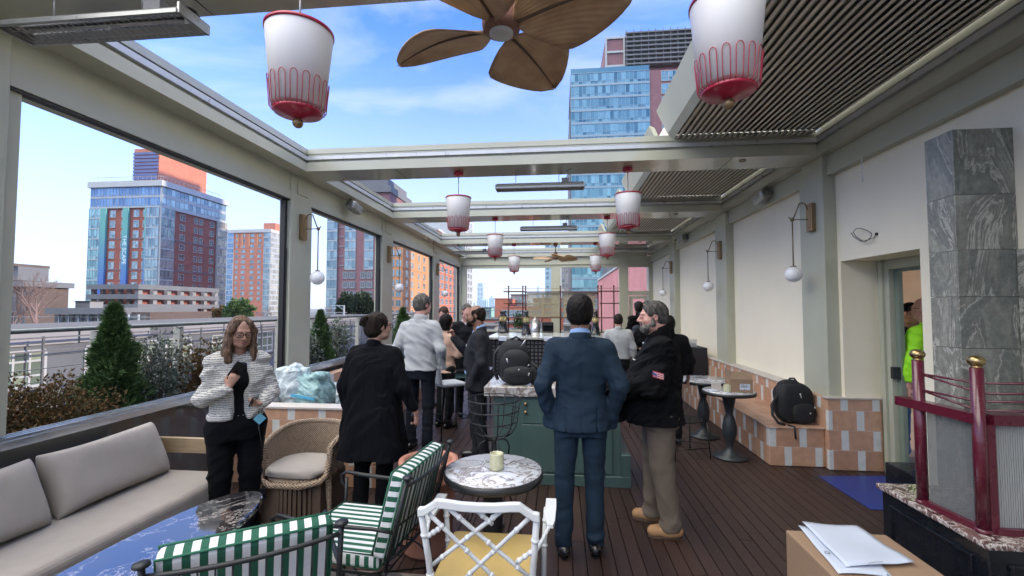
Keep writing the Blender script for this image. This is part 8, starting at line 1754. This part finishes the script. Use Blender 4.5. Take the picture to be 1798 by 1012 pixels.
st = bar_stool('white bar stool between the sweater man and the charcoal suited man'); st2 = dup(st, (-1.52, 7.6, 0), radians(120), 'white bar stool behind the first, towards the far group'); st.location = (-1.46, 5.95, 0); st.rotation_euler = (0, 0, radians(-50))
def wire_chair(label):
    o = thing('wire_chair', label, 'chair', (0, 0, 0), 0, 'white wire back chairs by the bar'); m = MB()
    for s in (-1, 1):
        m.tube([(s*0.2, -0.2, 0.0), (s*0.2, -0.19, 0.45), (s*0.2, -0.24, 0.95)], 0.012, 7); m.tube([(s*0.2, 0.2, 0.0), (s*0.2, 0.19, 0.45)], 0.012, 7)
    m.tube([(-0.2, -0.24, 0.95), (0, -0.255, 0.98), (0.2, -0.24, 0.95)], 0.012, 7)
    for z_ in (0.58, 0.70, 0.82): m.tube([(-0.2, -0.21, z_), (-0.1, -0.22, z_+0.07), (0, -0.22, z_+0.09), (0.1, -0.22, z_+0.07), (0.2, -0.21, z_)], 0.008, 6); m.tube([(-0.2, -0.21, z_+0.1), (-0.1, -0.22, z_+0.03), (0, -0.22, z_+0.01), (0.1, -0.22, z_+0.03), (0.2, -0.21, z_+0.1)], 0.006, 6)
    m.build('frame', 'white_enamel', o); m = MB(); m.box(-0.21, -0.2, 0.44, 0.21, 0.21, 0.48); m.build('seat', 'white_cloth', o, bevel=0.012, seg=2); return o
q = wire_chair('white wire back chair beyond the backpack on the island'); q2 = dup(q, (0.10, 7.3, 0), radians(20), 'white wire back chair half hidden behind the man in the blue suit'); q.location = (-0.31, 6.6, 0); q.rotation_euler = (0, 0, radians(75))
o = thing('side_table', 'low pale box table beyond the marble island', 'table', (-0.1, 5.9, 0)); m = MB(); m.box(-0.36, 5.75, 0.0, 0.25, 6.25, 0.84); m.build('table_body', 'tile_cap', o, bevel=0.006, seg=1); m = MB(); m.box(-0.39, 5.72, 0.841, 0.28, 6.28, 0.875); m.build('table_top', 'marble_island', o)
# black wire stools by the pedestal tables
def wire_stool(label):
    o = thing('wire_stool', label, 'stool', (0, 0, 0), 0, 'low black wire stools by the pedestal tables'); m = MB()
    for s in (-1, 1):
        for t in (-1, 1): m.tube([(s*0.2, t*0.17, 0.40), (s*0.22, t*0.20, 0.0)], 0.007, 6)
    m.build('legs', 'iron_black', o); m = MB(); m.tube([(0.2*cos(a)*1.05, 0.17*sin(a)*1.2, 0.41) for a in [2*pi*k/20 for k in range(20)]], 0.008, 6, closed=True)
    for k in range(-3, 4): m.tube([(k*0.055, -0.17, 0.40), (k*0.055, 0, 0.37), (k*0.055, 0.17, 0.40)], 0.005, 5)
    m.build('seat_ring', 'iron_black', o); m = MB(); m.tube([(-0.21, -0.185, 0.16), (0.21, 0.185, 0.16)], 0.005, 5); m.tube([(0.21, -0.185, 0.16), (-0.21, 0.185, 0.16)], 0.005, 5); m.tube([(-0.215, -0.19, 0.12), (0.215, -0.19, 0.12)], 0.006, 5); m.build('stretcher', 'iron_black', o); return o
a_ = wire_stool('black wire stool beside the nearest pedestal table, behind the man in boots'); a2 = dup(a_, (1.28, 6.55, 0), 0.5, 'black wire stool beside the middle pedestal table'); a_.location = (1.42, 5.45, 0); a_.rotation_euler = (0, 0, 0.3)
# ================= wrapped things on the left bench =================
wr_ = thing('wrapped_cushions', 'big bundle of cushions in aqua bubble wrap and clear plastic on the left bench', 'bundle', (-2.78, 4.7, 0.40))
def crumple(name, c, r, mt, parent, seed, amp=0.02, fr=(14, 14, 14), h=0.009):
    """a plastic wrapped lump with sharp random creases"""
    c = np.array(c); r = np.array(r); o3 = np.array(origin(parent)); S_ = SDF(c-o3-r*1.15, c-o3+r*1.15, h, 0.05); rg = np.random.RandomState(seed)
    S_.loft([(c[2]-o3[2]-r[2], c[0]-o3[0], c[1]-o3[1], r[0]*0.94, r[1]*0.94), (c[2]-o3[2]-r[2]*0.3, c[0]-o3[0], c[1]-o3[1], r[0], r[1]), (c[2]-o3[2]+r[2]*0.45, c[0]-o3[0], c[1]-o3[1], r[0]*0.98, r[1]*0.98), (c[2]-o3[2]+r[2]*0.86, c[0]-o3[0]-r[0]*0.12, c[1]-o3[1], r[0]*0.72, r[1]*0.75)], e=3.0)
    for k in range(7): p = c-o3+r*np.array([rg.uniform(-.75, .75), rg.uniform(-.6, .6), rg.uniform(0.72, 0.92)]); S_.ell(p, np.array([0.05, 0.05, 0.035])*rg.uniform(0.7, 1.2), 0.03)
    S_.folds(amp, fr, seed, n=3); return sdf_obj(name, S_, mt, parent)
crumple('wrap', (-2.88, 4.70, 0.72), (0.17, 0.19, 0.34), 'bubble_white', wr_, 31, 0.022); crumple('wrap', (-2.66, 4.72, 0.69), (0.18, 0.20, 0.31), 'bubble_aqua', wr_, 32, 0.018)
m = MB(); m.box(-2.80, 4.495, 0.745, -2.54, 4.502, 0.775); m.xf(Matrix.Translation((-2.66, 4.5, 0.76)) @ Matrix.Rotation(0.14, 4, 'Y') @ Matrix.Translation((2.66, -4.5, -0.76))); m.build('tape', 'tape_blue', wr_)
m = MB(); rg = random.Random(4); pts = [(-2.97+0.045*k, 4.66+rg.uniform(-.03, .03), 1.035-0.016*k+rg.uniform(-0.012, 0.03)) for k in range(10)]; m.tube(pts, [0.02+0.014*(k % 2) for k in range(10)], 7); m.build('crumpled_edge', 'bubble_aqua', wr_)
wr2 = thing('wrapped_cushions', 'pale blue plastic wrapped cushions on the bench behind the woman in black', 'bundle', (-2.5, 5.3, 0.40)); crumple('wrap', (-2.62, 5.45, 0.57), (0.34, 0.22, 0.17), 'bubble_white', wr2, 33, 0.025, h=0.012); m = MB(); blob(m, (-2.50, 5.25, 0.47), (0.25, 0.13, 0.07), 0.2, 2.6, sd=36); m.build('wrap', 'blue_sheet', wr2)
wr3 = thing('wrapped_cushions', 'white cloth covered bundle on the bench left of the sweater man', 'bundle', (-2.6, 6.6, 0.40)); crumple('wrap', (-2.60, 6.5, 0.78), (0.42, 0.30, 0.38), 'white_cloth', wr3, 34, 0.03, (7, 7, 9), 0.014)
wr4 = thing('laptop_bag', 'clear bag of flat grey parts leaning behind the woman in tweed', 'bag', (-3.0, 4.55, 0.40)); m = MB(); blob(m, (-3.02, 4.50, 0.60), (0.10, 0.14, 0.20), 0.5, 2.6, sd=35); m.build('bag', 'heater_grey', wr4)
ct = thing('small_table', 'small round white table behind the woman in black', 'table', (-2.18, 4.85, 0)); m = MB(); m.lathe([(0.001, 0.80), (0.25, 0.80), (0.252, 0.822), (0.001, 0.822)], 36, (-2.18, 4.85, 0)); m.build('table_top', 'marble_white', ct); m = MB(); m.lathe([(0.21, 0.775), (0.258, 0.777), (0.26, 0.818), (0.2525, 0.818), (0.2525, 0.80), (0.21, 0.799)], 36, (-2.18, 4.85, 0)); m.build('rim', 'table_black', ct); m = MB(); m.lathe([(0.001, 0), (0.18, 0), (0.18, 0.02), (0.03, 0.05), (0.03, 0.774), (0.001, 0.774)], 20, (-2.18, 4.85, 0)); m.build('pedestal', 'table_black', ct)
ft_ = thing('far_table', 'table with a glass top and stacked crockery beyond the charcoal suited man', 'table', (-1.35, 7.0, 0)); m = MB(); m.box(-1.75, 6.75, 0.70, -1.05, 7.25, 0.74); m.build('table_top', 'glass_dark', ft_); m = MB(); m.box(-1.70, 6.8, 0.62, -1.10, 7.2, 0.70); m.build('apron', 'copper_green', ft_)
for sx in (-1.70, -1.10):
    for sy in (6.8, 7.2): m = MB(); m.tube([(sx, sy, 0), (sx, sy, 0.7)], 0.015, 6); m.build('leg', 'iron_black', ft_)

# ================= haze =================
m_, t_, b_ = newmat('haze_air'); t_.nodes.remove(b_); pv = t_.nodes.new('ShaderNodeVolumePrincipled'); pv.inputs['Color'].default_value = (0.78, 0.87, 1.0, 1); pv.inputs['Density'].default_value = 0.00012; pv.inputs['Anisotropy'].default_value = 0.2
t_.links.new(pv.outputs[0], [n for n in t_.nodes if n.type == 'OUTPUT_MATERIAL'][0].inputs['Volume'])
m = MB(); m.box(-4050, -1550, GZ-2, 4050, 6050, 160); hz_o = m.build('haze', 'haze_air'); tag(hz_o, kind='stuff'); hz_o['label'] = 'thin pale blue air haze over the city'
S.cycles.volume_max_steps = 64; S.cycles.volume_step_rate = 4
